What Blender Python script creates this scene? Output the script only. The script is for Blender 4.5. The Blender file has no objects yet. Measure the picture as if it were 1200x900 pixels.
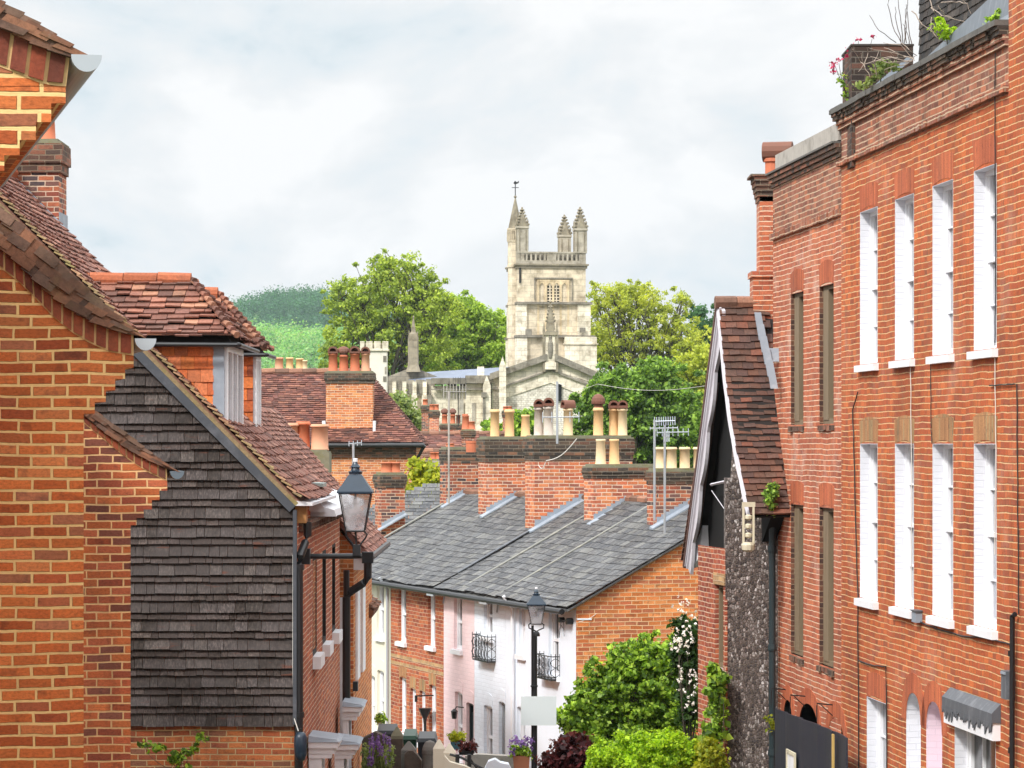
import bpy, math, random
import numpy as np
from mathutils import Vector as V, Matrix

sc = bpy.context.scene
R = random.Random(7)
F = 3600.0            # focal length in pixels of a 1200 px wide picture (108 mm lens)

# ------------------------------------------------------------------ camera
cam = bpy.data.cameras.new('camera'); camo = bpy.data.objects.new('camera', cam)
sc.collection.objects.link(camo); sc.camera = camo
camo.location = (0, 0, 0); camo.rotation_euler = (math.radians(90), 0, 0)
cam.sensor_width = 36; cam.lens = 36*F/1200; cam.shift_y = 70/1200
cam.clip_start = 0.5; cam.clip_end = 9000
# ------------------------------------------------------------------ view
sc.view_settings.view_transform = 'Standard'; sc.view_settings.look = 'None'
sc.view_settings.gamma = 1; sc.view_settings.use_curve_mapping = False
sc.view_settings.exposure = 0.46
# ------------------------------------------------------------------ node helper
class NT:
    def __init__(s, tree): s.t = tree
    def n(s, typ, ins=None, **kw):
        nd = s.t.nodes.new(typ)
        for k, v in kw.items(): setattr(nd, k, v)
        if ins:
            for k, v in ins.items(): s.put(nd.inputs[k], v)
        return nd
    def put(s, sock, v):
        if isinstance(v, bpy.types.NodeSocket): s.t.links.new(v, sock)
        elif v is not None: sock.default_value = v
    def m(s, op, a, b=None, c=None, clamp=False):
        nd = s.t.nodes.new('ShaderNodeMath'); nd.operation = op; nd.use_clamp = clamp
        for i, x in enumerate((a, b, c)):
            if x is not None: s.put(nd.inputs[i], x)
        return nd.outputs[0]
    def vm(s, op, a, b=None, sc_=None):
        nd = s.t.nodes.new('ShaderNodeVectorMath'); nd.operation = op
        s.put(nd.inputs[0], a)
        if b is not None: s.put(nd.inputs[1], b)
        if sc_ is not None: s.put(nd.inputs['Scale'], sc_)
        return nd.outputs[0]
    def sep(s, v):
        nd = s.n('ShaderNodeSeparateXYZ', {0: v}); return nd.outputs[0], nd.outputs[1], nd.outputs[2]
    def comb(s, x, y, z=0.0): return s.n('ShaderNodeCombineXYZ', {0: x, 1: y, 2: z}).outputs[0]
    def noise(s, vec, scale, detail=3, rough=.55, col=False):
        nd = s.n('ShaderNodeTexNoise', {'Vector': vec, 'Scale': scale, 'Detail': detail, 'Roughness': rough})
        return nd.outputs['Color' if col else 'Fac']
    def white(s, vec):
        nd = s.n('ShaderNodeTexWhiteNoise', {'Vector': vec}, noise_dimensions='3D'); return nd.outputs['Value']
    def ramp(s, fac, stops, mode='LINEAR'):
        nd = s.n('ShaderNodeValToRGB', {0: fac}); cr = nd.color_ramp; cr.interpolation = mode
        while len(cr.elements) < len(stops): cr.elements.new(.5)
        for e, (p, c) in zip(cr.elements, stops):
            e.position = p; e.color = (*c, 1) if len(c) == 3 else c
        return nd.outputs[0]
    def mix(s, fac, a, b, mode='MIX'):
        nd = s.n('ShaderNodeMix', data_type='RGBA', blend_type=mode)
        s.put(nd.inputs[0], fac)
        for i, x in ((6, a), (7, b)):
            if isinstance(x, tuple) and len(x) == 3: x = (*x, 1)
            s.put(nd.inputs[i], x)
        return nd.outputs[2]
    def smooth(s, x, lo, hi):
        nd = s.n('ShaderNodeMapRange', {0: x, 1: lo, 2: hi}, interpolation_type='SMOOTHSTEP'); return nd.outputs[0]
# ------------------------------------------------------------------ world: overcast day, Nishita behind broken cloud
SUN_EL, SUN_AZ = 42, 216      # azimuth clockwise from +Y (behind the camera, a little to the left)
w = bpy.data.worlds.new('World'); sc.world = w; w.use_nodes = True
wt = w.node_tree; wt.nodes.clear(); T = NT(wt)
sky = T.n('ShaderNodeTexSky', sky_type='NISHITA', sun_disc=False, sun_elevation=math.radians(SUN_EL),
          sun_rotation=math.radians(SUN_AZ), altitude=60, air_density=1.0, dust_density=2.0)
tc = T.n('ShaderNodeTexCoord').outputs['Generated']
cx, cy, cz = T.sep(tc)
vec = T.comb(T.m('MULTIPLY', cx, 1.0), cy, T.m('MULTIPLY', cz, 1.75))
warp = T.vm('SCALE', T.noise(vec, 5, 3, .5, True), None, .12)
vec2 = T.vm('ADD', vec, warp)
n1 = T.noise(vec2, 13.0, 6, .55)
n2 = T.noise(T.vm('ADD', vec2, (3.1, 1.7, .4)), 21.0, 4, .5)
dens = T.m('ADD', T.m('MULTIPLY', n1, .75), T.m('MULTIPLY', n2, .25))
cloudc = T.ramp(dens, [(.33, (5.9, 7.0, 7.6)), (.41, (7.3, 7.85, 8.2)), (.49, (8.1, 8.3, 8.45)), (.57, (9.0, 9.05, 9.1))])
zen = T.m('ADD', 1.0, T.m('MULTIPLY', T.smooth(cz, .16, .8), 1.9))     # overcast skies are brighter overhead
cloudc = T.vm('SCALE', cloudc, None, zen)
cover = T.smooth(dens, .26, .40)
skyc = T.vm('SCALE', sky.outputs[0], None, .85)
col = T.mix(T.m('ADD', T.m('MULTIPLY', cover, .3), .7), skyc, cloudc)
bg = T.n('ShaderNodeBackground', {0: col, 1: .08})
out = T.n('ShaderNodeOutputWorld'); wt.links.new(bg.outputs[0], out.inputs[0])
# ------------------------------------------------------------------ sun, veiled by cloud
sun = bpy.data.lights.new('sun', 'SUN'); suno = bpy.data.objects.new('sun', sun); sc.collection.objects.link(suno)
sun.energy = 2.5; sun.angle = math.radians(8); sun.color = (1, .965, .92)
az = math.radians(SUN_AZ); el = math.radians(SUN_EL)
sd = V((math.sin(az)*math.cos(el), math.cos(az)*math.cos(el), math.sin(el)))
suno.rotation_euler = (-sd).to_track_quat('-Z', 'Y').to_euler()
suno.location = (0, -20, 60)

# ------------------------------------------------------------------ geometry helpers
COL = sc.collection
WL = {}                      # world origin of every object that has children
def at(px, py, Y): return V(((px-600)/F*Y, Y, (520-py)/F*Y))

def uv_world(me):
    nl = len(me.loops)
    if nl == 0: return
    co = np.empty(len(me.vertices)*3); me.vertices.foreach_get('co', co); co = co.reshape(-1, 3)
    vi = np.empty(nl, dtype=np.int32); me.loops.foreach_get('vertex_index', vi)
    npn = len(me.polygons)
    no = np.empty(npn*3); me.polygons.foreach_get('normal', no); no = no.reshape(-1, 3)
    tot = np.empty(npn, dtype=np.int32); me.polygons.foreach_get('loop_total', tot)
    no = np.repeat(no, tot, axis=0)
    t = np.stack([-no[:, 1], no[:, 0], np.zeros(nl)], 1)
    L = np.linalg.norm(t, axis=1); flat = L < 1e-3
    t[flat] = (1, 0, 0); L[flat] = 1; t /= L[:, None]
    b = np.cross(no, t); b[flat] = (0, 1, 0)
    # one sign for walls that face opposite ways
    p = co[vi]
    uv = np.stack([(p*t).sum(1), (p*b).sum(1)], 1)
    lay = me.uv_layers.new(name='UVMap'); lay.data.foreach_set('uv', uv.ravel())

def link(ob, parent):
    COL.objects.link(ob)
    if parent is not None: ob.parent = parent

class MB:
    def __init__(s): s.v = []; s.f = []
    def face(s, pts):
        i = len(s.v); s.v += [tuple(p) for p in pts]; s.f.append(tuple(range(i, i+len(pts))))
    def hexa(s, p):          # 4 bottom, 4 top (ccw from above)
        i = len(s.v); s.v += [tuple(q) for q in p]
        for a in ((3,2,1,0),(4,5,6,7),(0,1,5,4),(1,2,6,5),(2,3,7,6),(3,0,4,7)): s.f.append(tuple(i+k for k in a))
    def box(s, c, a, b, d):  # centre and three half axes
        c = V(c); a = V(a); b = V(b); d = V(d)
        s.hexa([c-a-b-d, c+a-b-d, c+a+b-d, c-a+b-d, c-a-b+d, c+a-b+d, c+a+b+d, c-a+b+d])
    def bx(s, x0, x1, y0, y1, z0, z1):
        s.hexa([(x0,y0,z0),(x1,y0,z0),(x1,y1,z0),(x0,y1,z0),(x0,y0,z1),(x1,y0,z1),(x1,y1,z1),(x0,y1,z1)])
    def prism(s, poly, d):   # polygon swept by vector d
        i = len(s.v); n = len(poly); d = V(d)
        s.v += [tuple(p) for p in poly] + [tuple(V(p)+d) for p in poly]
        s.f.append(tuple(range(i, i+n))); s.f.append(tuple(reversed(range(i+n, i+2*n))))
        for k in range(n):
            k2 = (k+1) % n; s.f.append((i+k, i+n+k, i+n+k2, i+k2))
    def tube(s, pts, r, n=6, r1=None):
        pts = [V(p) for p in pts]; m_ = len(pts); i0 = len(s.v)
        for k, p in enumerate(pts):
            d = (pts[min(k+1, m_-1)] - pts[max(k-1, 0)])
            if d.length < 1e-9: d = V((0, 0, 1))
            d.normalize(); a = d.orthogonal().normalized() if abs(d.z) > .9 else d.cross(V((0, 0, 1))).normalized()
            if abs(d.z) > .9: a = V((1, 0, 0)); a = (a - d*a.dot(d)).normalized()
            b = d.cross(a)
            rr = r if r1 is None else r + (r1-r)*k/max(1, m_-1)
            for j in range(n):
                t = 2*math.pi*j/n; s.v.append(tuple(p + a*math.cos(t)*rr + b*math.sin(t)*rr))
        for k in range(m_-1):
            for j in range(n):
                j2 = (j+1) % n; a0 = i0+k*n
                s.f.append((a0+j, a0+j2, a0+n+j2, a0+n+j))
        s.f.append(tuple(i0+j for j in reversed(range(n)))); s.f.append(tuple(i0+(m_-1)*n+j for j in range(n)))
    def lathe(s, c, prof, n=14, rot=0.0):   # profile of (radius, z)
        c = V(c); i0 = len(s.v)
        for r, z in prof:
            for j in range(n):
                t = 2*math.pi*j/n + rot; s.v.append((c.x+r*math.cos(t), c.y+r*math.sin(t), c.z+z))
        for k in range(len(prof)-1):
            for j in range(n):
                j2 = (j+1) % n; a0 = i0+k*n; s.f.append((a0+j, a0+j2, a0+n+j2, a0+n+j))
        s.f.append(tuple(i0+j for j in reversed(range(n)))); s.f.append(tuple(i0+(len(prof)-1)*n+j for j in range(n)))
    def build(s, name, mat, parent=None, smooth=False, label=None, cat=None, group=None, kind=None, uv=True):
        me = bpy.data.meshes.new(name); me.from_pydata(s.v, [], s.f); me.update()
        if uv: uv_world(me)
        o = V((0, 0, 0))
        if parent is not None: o = WL.get(parent.name, V((0, 0, 0)))
        if o.length > 0: me.transform(Matrix.Translation(-o))
        if smooth: me.polygons.foreach_set('use_smooth', [True]*len(me.polygons))
        me.materials.append(mat)
        ob = bpy.data.objects.new(name, me); link(ob, parent); WL[ob.name] = o.copy()
        tag(ob, label, cat, group, kind)
        return ob
def tag(ob, label=None, cat=None, group=None, kind=None):
    if label: ob['label'] = label
    if cat: ob['category'] = cat
    if group: ob['group'] = group
    if kind: ob['kind'] = kind
def thing(name, label, cat, loc, group=None):
    o = bpy.data.objects.new(name, None); COL.objects.link(o); o.location = loc; o.empty_display_size = .3
    WL[o.name] = V(loc); tag(o, label, cat, group); return o
def single(mb, name, mat, label, cat, group=None, smooth=False, kind=None):
    return mb.build(name, mat, None, smooth, label, cat, group, kind)

class Wall:                   # a vertical plane: start point, direction on plan, outward normal
    def __init__(s, X, Y, tanv, side):
        s.P = V((X, Y, 0)); s.u = V((tanv, 1, 0)).normalized()
        s.n = V((-s.u.y, s.u.x, 0)) if side == 'L' else V((s.u.y, -s.u.x, 0))
    def t(s, px):
        k = (px-600)/F; return (k*s.P.y - s.P.x)/(s.u.x - k*s.u.y)
    def pt(s, t, z, off=0.0): p = s.P + s.u*t + s.n*off; return V((p.x, p.y, z))
    def z(s, px, py): t = s.t(px); return (520-py)/F*(s.P.y+s.u.y*t)
class Front(Wall):            # a wall seen face on: t runs to the right
    def __init__(s, X, Y, gx, gy):
        s.P = V((X, Y, 0)); s.u = V((gx, gy, 0)).normalized(); s.n = V((s.u.y, -s.u.x, 0))

def facade(mb, W, t0, t1, z0, z1, holes, depth=.15, off=0.0, reveal=True):
    ts = sorted(set([t0, t1] + [min(max(h[i], t0), t1) for h in holes for i in (0, 1)]))
    zs = sorted(set([z0, z1] + [min(max(h[i], z0), z1) for h in holes for i in (2, 3)]))
    flip = W.n.dot(V((W.u.y, -W.u.x, 0))) < 0
    for a, b in zip(ts, ts[1:]):
        for c, d in zip(zs, zs[1:]):
            tm, zm = (a+b)/2, (c+d)/2
            if any(h[0] < tm < h[1] and h[2] < zm < h[3] for h in holes): continue
            q = [W.pt(a, c, off), W.pt(b, c, off), W.pt(b, d, off), W.pt(a, d, off)]
            mb.face(q[::-1] if flip else q)
    if reveal:
        for h in holes:
            if len(h) > 4 and h[4] == 0: continue
            a, b, c, d = h[:4]
            for p, q in (((a, c), (a, d)), ((a, d), (b, d)), ((b, d), (b, c)), ((b, c), (a, c))):
                mb.face([W.pt(*p, off), W.pt(*q, off), W.pt(*q, off-depth), W.pt(*p, off-depth)])

def tiles(mb, O, U, Vv, poly, tw, gauge, th, jit=.5, surf=None, rnd=R, gapf=.04, bow=0.0):
    """overlapping tiles laid on the plane O+u*U+v*Vv inside polygon poly (u,v)"""
    U = V(U).normalized(); Vv = V(Vv).normalized(); N = U.cross(Vv)
    if N.z < 0 or (abs(N.z) < .01 and N.y > 0): N = -N
    O = V(O); vs = [p[1] for p in poly]; v0 = min(vs); r = 0
    if surf is None: surf = lambda u, v: O + U*u + Vv*v
    while v0 + r*gauge < max(vs) - gauge*.3:
        va = v0 + r*gauge; vm = va + gauge*.5; xs = []
        for (a, b), (c, d) in zip(poly, poly[1:]+poly[:1]):
            if (b-vm)*(d-vm) < 0: xs.append(a + (c-a)*(vm-b)/(d-b))
        if len(xs) >= 2:
            lo, hi = min(xs), max(xs); u = lo - (tw*.5 if r % 2 else 0) - rnd.random()*.1*tw
            wav = bow*math.sin(r*.7+lo)*gauge
            while u < hi - .01:
                wd = tw*(1 + jit*.25*(rnd.random()-.5)); a = max(u, lo); b = min(u+wd, hi)
                if b - a > tw*.15:
                    j1 = (rnd.random()-.5)*jit*gauge*.22 + wav; lift = th*(1.15+jit*.9*rnd.random()); tw_ = jit*.5*th*(rnd.random()-.5)
                    g = tw*gapf*.5; a += g; b -= g
                    vt = va + gauge*1.25
                    p0 = surf(a, va+j1); p1 = surf(b, va+j1+tw_); p2 = surf(b, vt); p3 = surf(a, vt)
                    mb.hexa([p0+N*(lift-th*.0), p1+N*(lift+tw_), p2, p3, p0+N*(lift+th), p1+N*(lift+th+tw_), p2+N*th, p3+N*th])
                u += wd
        r += 1

def npmesh(name, verts, nq, mat, parent=None, tri=False, label=None, cat=None, group=None, kind=None):
    k = 3 if tri else 4
    me = bpy.data.meshes.new(name); n = nq*k
    o = WL.get(parent.name, V((0, 0, 0))) if parent is not None else V((0, 0, 0))
    verts = np.asarray(verts, dtype=np.float32).reshape(-1, 3) - np.array(o, dtype=np.float32)
    me.vertices.add(n); me.vertices.foreach_set('co', verts.ravel())
    me.loops.add(n); me.loops.foreach_set('vertex_index', np.arange(n, dtype=np.int32))
    me.polygons.add(nq); me.polygons.foreach_set('loop_start', np.arange(0, n, k, dtype=np.int32))
    me.update(calc_edges=True); me.materials.append(mat)
    ob = bpy.data.objects.new(name, me); link(ob, parent); WL[ob.name] = o.copy(); tag(ob, label, cat, group, kind)
    return ob

def copy_child(ob, parent, loc, rz=0, sc_=None):
    """linked copy of a part and its sub-parts under another parent; loc in world"""
    c = ob.copy(); COL.objects.link(c); c.parent = parent
    c.location = V(loc) - WL.get(parent.name, V((0, 0, 0))); c.rotation_euler = (0, 0, rz)
    if sc_: c.scale = sc_
    WL[c.name] = V(loc)
    for ch in [x for x in PROTO_CH.get(ob.name, [])]:
        d = ch.copy(); COL.objects.link(d); d.parent = c; d.location = (0, 0, 0)
    PROTO_CH[c.name] = []
    return c
PROTO_CH = {}
# ------------------------------------------------------------------ materials
def newmat(name):
    m = bpy.data.materials.new(name); m.use_nodes = True; m.node_tree.nodes.clear()
    return m, NT(m.node_tree)
def finish(m, T, col, rough=.85, height=None, bstr=.5, bdist=.01, spec=.25, metal=0.0, extra=None):
    p = T.n('ShaderNodeBsdfPrincipled', {'Base Color': col if not (isinstance(col, tuple) and len(col) == 3) else (*col, 1),
            'Roughness': rough, 'Metallic': metal})
    p.inputs['Specular IOR Level'].default_value = spec
    if height is not None:
        b = T.n('ShaderNodeBump', {'Height': height, 'Strength': bstr, 'Distance': bdist}); m.node_tree.links.new(b.outputs[0], p.inputs['Normal'])
    if extra:
        for k, v in extra.items(): T.put(p.inputs[k], v)
    o = T.n('ShaderNodeOutputMaterial'); m.node_tree.links.new(p.outputs[0], o.inputs[0]); return m
def uvs(T): return T.n('ShaderNodeTexCoord').outputs['UV']
def pos(T): return T.n('ShaderNodeNewGeometry').outputs['Position']
def island(T): return T.n('ShaderNodeNewGeometry').outputs['Random Per Island']

def brick(name, pal, mortar, bw=.225, bh=.075, mt=.011, bond='stretcher', grime=.35, grimec=(.05,.045,.04), bump=.7, lime=0.0,
          wob=.006, mvar=.25, seed=0.0, bvar=.18, vdark=0.0):
    m, T = newmat(name); uv = uvs(T); P = pos(T)
    uv = T.vm('ADD', uv, (seed*3.7+100, seed*1.3+100*bh*10, 0))
    d = T.vm('SUBTRACT', T.noise(uv, 17, 2, .5, True), (.5, .5, .5))
    d2 = T.vm('SUBTRACT', T.noise(uv, 2.1, 1, .5, True), (.5, .5, .5))
    q = T.vm('ADD', T.vm('ADD', uv, T.vm('SCALE', d, None, wob*1.4)), T.vm('SCALE', d2, None, wob*4.5))
    u, v, _ = T.sep(q)
    row = T.m('FLOOR', T.m('DIVIDE', v, bh)); fv = T.m('SUBTRACT', v, T.m('MULTIPLY', row, bh))
    rw = T.white(T.comb(row, 3.3, seed)); odd = T.m('MODULO', row, 2.0)
    if bond == 'stretcher':
        sh = T.m('ADD', T.m('MULTIPLY', odd, bw*.5), T.m('MULTIPLY', rw, bw*.16))
        x = T.m('ADD', u, sh); c = T.m('FLOOR', T.m('DIVIDE', x, bw)); fu = T.m('SUBTRACT', x, T.m('MULTIPLY', c, bw))
        eu = T.m('MINIMUM', fu, T.m('SUBTRACT', bw, fu)); idn = T.comb(c, row, seed)
    else:
        per = bw*1.5; sh = T.m('ADD', T.m('MULTIPLY', odd, bw*.75), T.m('MULTIPLY', rw, bw*.12))
        x = T.m('ADD', u, sh); c = T.m('FLOOR', T.m('DIVIDE', x, per)); fu = T.m('SUBTRACT', x, T.m('MULTIPLY', c, per))
        e1 = T.m('MINIMUM', fu, T.m('SUBTRACT', per, fu)); e2 = T.m('ABSOLUTE', T.m('SUBTRACT', fu, bw))
        eu = T.m('MINIMUM', e1, e2); hd = T.m('GREATER_THAN', fu, bw)
        idn = T.comb(T.m('ADD', T.m('MULTIPLY', c, 2.0), hd), row, seed)
    ev = T.m('MINIMUM', fv, T.m('SUBTRACT', bh, fv)); e = T.m('MINIMUM', eu, ev)
    rnd = T.white(idn); rnd2 = T.white(T.vm('ADD', idn, (7.7, 3.1, 1.9)))
    mth = T.m('MULTIPLY', mt*.5, T.m('ADD', .75, T.m('MULTIPLY', rnd2, .5)))
    mask = T.smooth(T.m('SUBTRACT', e, mth), -.0012, .0028)
    n = len(pal); bc = T.ramp(rnd, [((i+.0)/n, c_) for i, c_ in enumerate(pal)], 'CONSTANT')
    fine = T.noise(T.vm('MULTIPLY', uv, (1, 1.6, 1)), 38, 4, .65)
    burn = T.m('MULTIPLY', 0.0 if bvar < .05 else 1.0, T.m('MULTIPLY', T.smooth(T.noise(T.vm('ADD', uv, idn), 9, 3, .6), .5, .68), T.m('GREATER_THAN', rnd2, .55)))
    bc = T.mix(T.m('MULTIPLY', burn, .55), bc, T.mix(1.0, bc, (.38, .42, .62), 'MULTIPLY'))
    bc = T.mix(1.0 if bvar > .05 else .08, bc, T.ramp(fine, [(.25, (.62, .62, .62)), (.5, (1, 1, 1)), (.78, (1.28, 1.25, 1.2))]), 'MULTIPLY')
    big = T.noise(uv, .55, 4, .6)
    bc = T.mix(1.0, bc, T.ramp(T.white(T.vm('ADD', idn, (2.2, 9.1, 5.5))), [(0, (1-bvar,)*3), (1, (1+bvar*.9,)*3)]), 'MULTIPLY')
    bc = T.mix(1.0, bc, T.ramp(big, [(.3, (.72, .70, .72)), (.5, (1.0, 1, 1)), (.7, (1.15, 1.2, 1.2))] if bvar > .05 else [(.3, (.97, .97, .97)), (.7, (1.02, 1.02, 1.02))]), 'MULTIPLY')
    mc = T.mix(T.noise(uv, 9, 4, .6), tuple(x*(1-mvar) for x in mortar), tuple(min(1, x*(1+mvar*.6)) for x in mortar))
    if vdark: mc = T.mix(T.m('MULTIPLY', T.m('LESS_THAN', eu, ev), vdark), mc, tuple(x*.33 for x in pal[0]))
    colr = T.mix(mask, mc, bc)
    if grime > 0:
        g = T.smooth(T.noise(T.vm('MULTIPLY', uv, (1.6, .75, 1)), 1.3, 6, .68), .50, .74)
        colr = T.mix(T.m('MULTIPLY', g, grime), colr, grimec)
    if grime > .2:
        st = T.smooth(T.noise(T.vm('MULTIPLY', uv, (3.2, .28, 1)), 1.0, 5, .7), .54, .74)
        colr = T.mix(T.m('MULTIPLY', st, grime*.8), colr, T.mix(1.0, colr, (.42, .40, .40), 'MULTIPLY'))
    if lime > 0:
        g = T.smooth(T.noise(T.vm('ADD', uv, (9, 4, 0)), .8, 6, .7), .52, .72)
        colr = T.mix(T.m('MULTIPLY', g, lime), colr, (.62, .52, .44))
    h = T.m('ADD', mask, T.m('MULTIPLY', fine, .5)); h = T.m('ADD', h, T.m('MULTIPLY', rnd2, .5))
    return finish(m, T, colr, .9, h, bump, .008)

def tilemat(name, pal, lichen=.25, lichc=(.42,.40,.30), moss=0.0, mossc=(.13,.14,.03), dirt=.35, rough=.85, spots=(.6,.78), bstr=.5, spec=.25):
    m, T = newmat(name); i = island(T); P = pos(T)
    n = len(pal); c = T.ramp(i, [((k+.0)/n, x) for k, x in enumerate(pal)], 'CONSTANT')
    fine = T.noise(P, 30, 5, .7)
    c = T.mix(1.0, c, T.ramp(fine, [(.25, (.6, .6, .6)), (.52, (1, 1, 1)), (.8, (1.4, 1.35, 1.3))]), 'MULTIPLY')
    i2 = T.m('FRACT', T.m('MULTIPLY', i, 37.7)); c = T.mix(1.0, c, T.ramp(i2, [(0, (.78, .78, .78)), (1, (1.2, 1.2, 1.2))]), 'MULTIPLY')
    dn = T.smooth(T.noise(P, 1.9, 5, .7), .45, .72); c = T.mix(T.m('MULTIPLY', dn, dirt), c, (.05, .042, .035))
    ln = T.smooth(T.noise(P, 11, 5, .75), *spots); c = T.mix(T.m('MULTIPLY', ln, lichen), c, lichc)
    if moss: c = T.mix(T.m('MULTIPLY', T.smooth(T.noise(P, 3.4, 5, .7), .52, .66), moss), c, mossc)
    return finish(m, T, c, rough, fine, bstr, .006, spec=spec)

def plain(name, c, rough=.6, var=.12, sc_=6.0, metal=0, dirt=0.0, dirtc=(.1,.09,.08), spec=.35, bump=0.0, dsc=2.5, stretch=(1, 1, 1)):
    m, T = newmat(name); P = T.vm('MULTIPLY', pos(T), stretch)
    n = T.noise(P, sc_, 5, .6)
    col = T.mix(n, tuple(x*(1-var) for x in c), tuple(min(1, x*(1+var)) for x in c))
    if dirt: col = T.mix(T.m('MULTIPLY', T.smooth(T.noise(P, dsc, 6, .7), .48, .7), dirt), col, dirtc)
    return finish(m, T, col, rough, n if bump else None, bump, .01, spec=spec, metal=metal)

def ashlar(name, base, bw=.6, bh=.3, streak=.5, seed=0, dark=(.09,.085,.075), mortar=(.4,.36,.28)):
    m, T = newmat(name); uv = uvs(T); uv = T.vm('ADD', uv, (200, 200, 0))
    b = T.n('ShaderNodeTexBrick', {'Vector': uv, 'Color1': (*base, 1), 'Color2': (*[x*.8 for x in base], 1), 'Mortar': (*mortar, 1), 'Scale': 1.0,
             'Mortar Size': .018, 'Mortar Smooth': .3, 'Bias': -.2, 'Brick Width': bw, 'Row Height': bh})
    c = T.mix(1.0, b.outputs[0], T.ramp(T.noise(uv, 1.1, 6, .65), [(.32, (.55, .52, .47)), (.5, (1, 1, 1)), (.66, (1.28, 1.27, 1.26))]), 'MULTIPLY')
    s = T.smooth(T.noise(T.vm('MULTIPLY', uv, (1.7, .35, 1)), .9, 6, .72), .5, .72)
    c = T.mix(T.m('MULTIPLY', s, streak), c, dark)
    return finish(m, T, c, .9, T.noise(uv, 6, 4, .6), .3, .03)

def leafmat(name, pal, trans=.5, rough=.55, nsc=.9, gain=1.0, namp=.25):
    m, T = newmat(name); i = island(T); n = len(pal)
    c = T.ramp(i, [((k+.0)/n, x) for k, x in enumerate(pal)], 'CONSTANT')
    c = T.mix(1.0, c, T.ramp(T.noise(pos(T), nsc, 3, .6), [(.32, (gain*(1-namp), gain*(1-namp*.8), gain*(1-namp))), (.68, (gain*(1+namp*1.2), gain*(1+namp), gain*(1+namp*.5)))]), 'MULTIPLY')
    p = T.n('ShaderNodeBsdfPrincipled', {'Base Color': c, 'Roughness': rough}); p.inputs['Specular IOR Level'].default_value = .3
    t = T.n('ShaderNodeBsdfTranslucent', {'Color': T.mix(1.0, c, (1.25, 1.2, .6), 'MULTIPLY')})
    x = T.n('ShaderNodeMixShader', {0: trans, 1: p.outputs[0], 2: t.outputs[0]})
    o = T.n('ShaderNodeOutputMaterial'); m.node_tree.links.new(x.outputs[0], o.inputs[0]); return m

def glassmat(name, c, rough=.08):
    m, T = newmat(name)
    n = T.noise(pos(T), 2.5, 3, .5)
    return finish(m, T, T.mix(n, tuple(x*.6 for x in c), tuple(x*1.3 for x in c)), rough, n, .05, .02, spec=.6)

M = {}
M['brickA'] = brick('brick_orange', [(.53,.135,.038),(.60,.17,.05),(.48,.11,.034),(.57,.155,.045),(.42,.095,.036),(.50,.14,.05),(.62,.20,.07),(.52,.125,.036),(.36,.10,.045),(.40,.14,.07),(.55,.145,.042)],
                    (.92,.58,.25), bw=.225, bh=.0745, mt=.0155, grime=.22, grimec=(.12,.06,.035), wob=.0055, bump=.9)
M['brickB'] = brick('brick_red_brown', [(.50,.13,.05),(.43,.105,.045),(.56,.16,.055),(.34,.085,.045),(.47,.13,.06),(.22,.075,.05),(.53,.145,.05)],
                    (.80,.50,.24), bw=.225, bh=.0745, mt=.013, grime=.35, seed=3)
M['brickEdge'] = tilemat('brick_on_edge', [(.26,.06,.03),(.19,.05,.03),(.33,.08,.035),(.14,.045,.03),(.30,.075,.035)], lichen=.1, dirt=.3)
M['mortar'] = plain('mortar', (.66,.43,.2), .95, .3, 20, bump=.4)
M['brickC'] = brick('brick_plinth', [(.47,.14,.05),(.40,.11,.045),(.52,.17,.06),(.34,.10,.05),(.28,.12,.07)], (.55,.38,.2), mt=.012, grime=.4, seed=5)
M['brickL'] = brick('brick_street_left', [(.50,.14,.06),(.42,.11,.05),(.56,.17,.07),(.46,.12,.06),(.36,.1,.06)], (.74,.58,.44), mt=.012, grime=.4, seed=9)
M['brickR'] = brick('brick_tall_house', [(.50,.125,.04),(.45,.105,.038),(.54,.145,.045),(.48,.115,.04),(.42,.10,.042),(.52,.14,.05),(.47,.11,.04),(.36,.10,.05)],
                    (.74,.50,.26), bond='flemish', mt=.0105, bh=.075, wob=.0075, grime=.42, grimec=(.16,.09,.06), seed=11, lime=.18, vdark=.85, bvar=.13)
M['brickR2'] = brick('brick_tall_house_end', [(.50,.145,.07),(.44,.12,.06),(.54,.17,.08),(.40,.11,.06),(.47,.15,.08)],
                    (.82,.62,.44), bond='flemish', mt=.0105, bh=.075, wob=.0075, grime=.35, grimec=(.15,.09,.07), seed=12, lime=.55, vdark=.7, bvar=.13)
M['brickPar'] = brick('brick_parapet', [(.36,.13,.075),(.28,.10,.065),(.42,.15,.08),(.22,.09,.06),(.33,.14,.09)],
                    (.60,.44,.30), bond='flemish', mt=.014, bh=.075, grime=.55, grimec=(.07,.055,.045), seed=13, lime=.35, vdark=.6)
M['revdark'] = brick('sooty_reveal_brick', [(.16,.075,.05),(.12,.06,.045),(.2,.09,.055),(.09,.05,.04)], (.30,.2,.13), bh=.075, mt=.011, grime=.5, seed=41)
M['brickDark'] = brick('brick_cornice', [(.13,.07,.05),(.10,.06,.045),(.2,.085,.055),(.08,.055,.045),(.26,.11,.07)], (.22,.17,.12), grime=.6, grimec=(.04,.037,.03), seed=14)
M['brickG'] = brick('brick_gable', [(.60,.19,.055),(.66,.22,.07),(.54,.16,.05),(.62,.2,.06),(.46,.13,.055),(.68,.26,.09),(.50,.17,.08)], (.74,.50,.28), bw=.23, mt=.012, grime=.18, grimec=(.22,.11,.07), seed=15)
M['brickT'] = brick('brick_cottage', [(.44,.12,.055),(.38,.10,.05),(.50,.15,.06),(.34,.09,.05)], (.56,.36,.23), mt=.012, bh=.078, grime=.3, seed=17)
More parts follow.
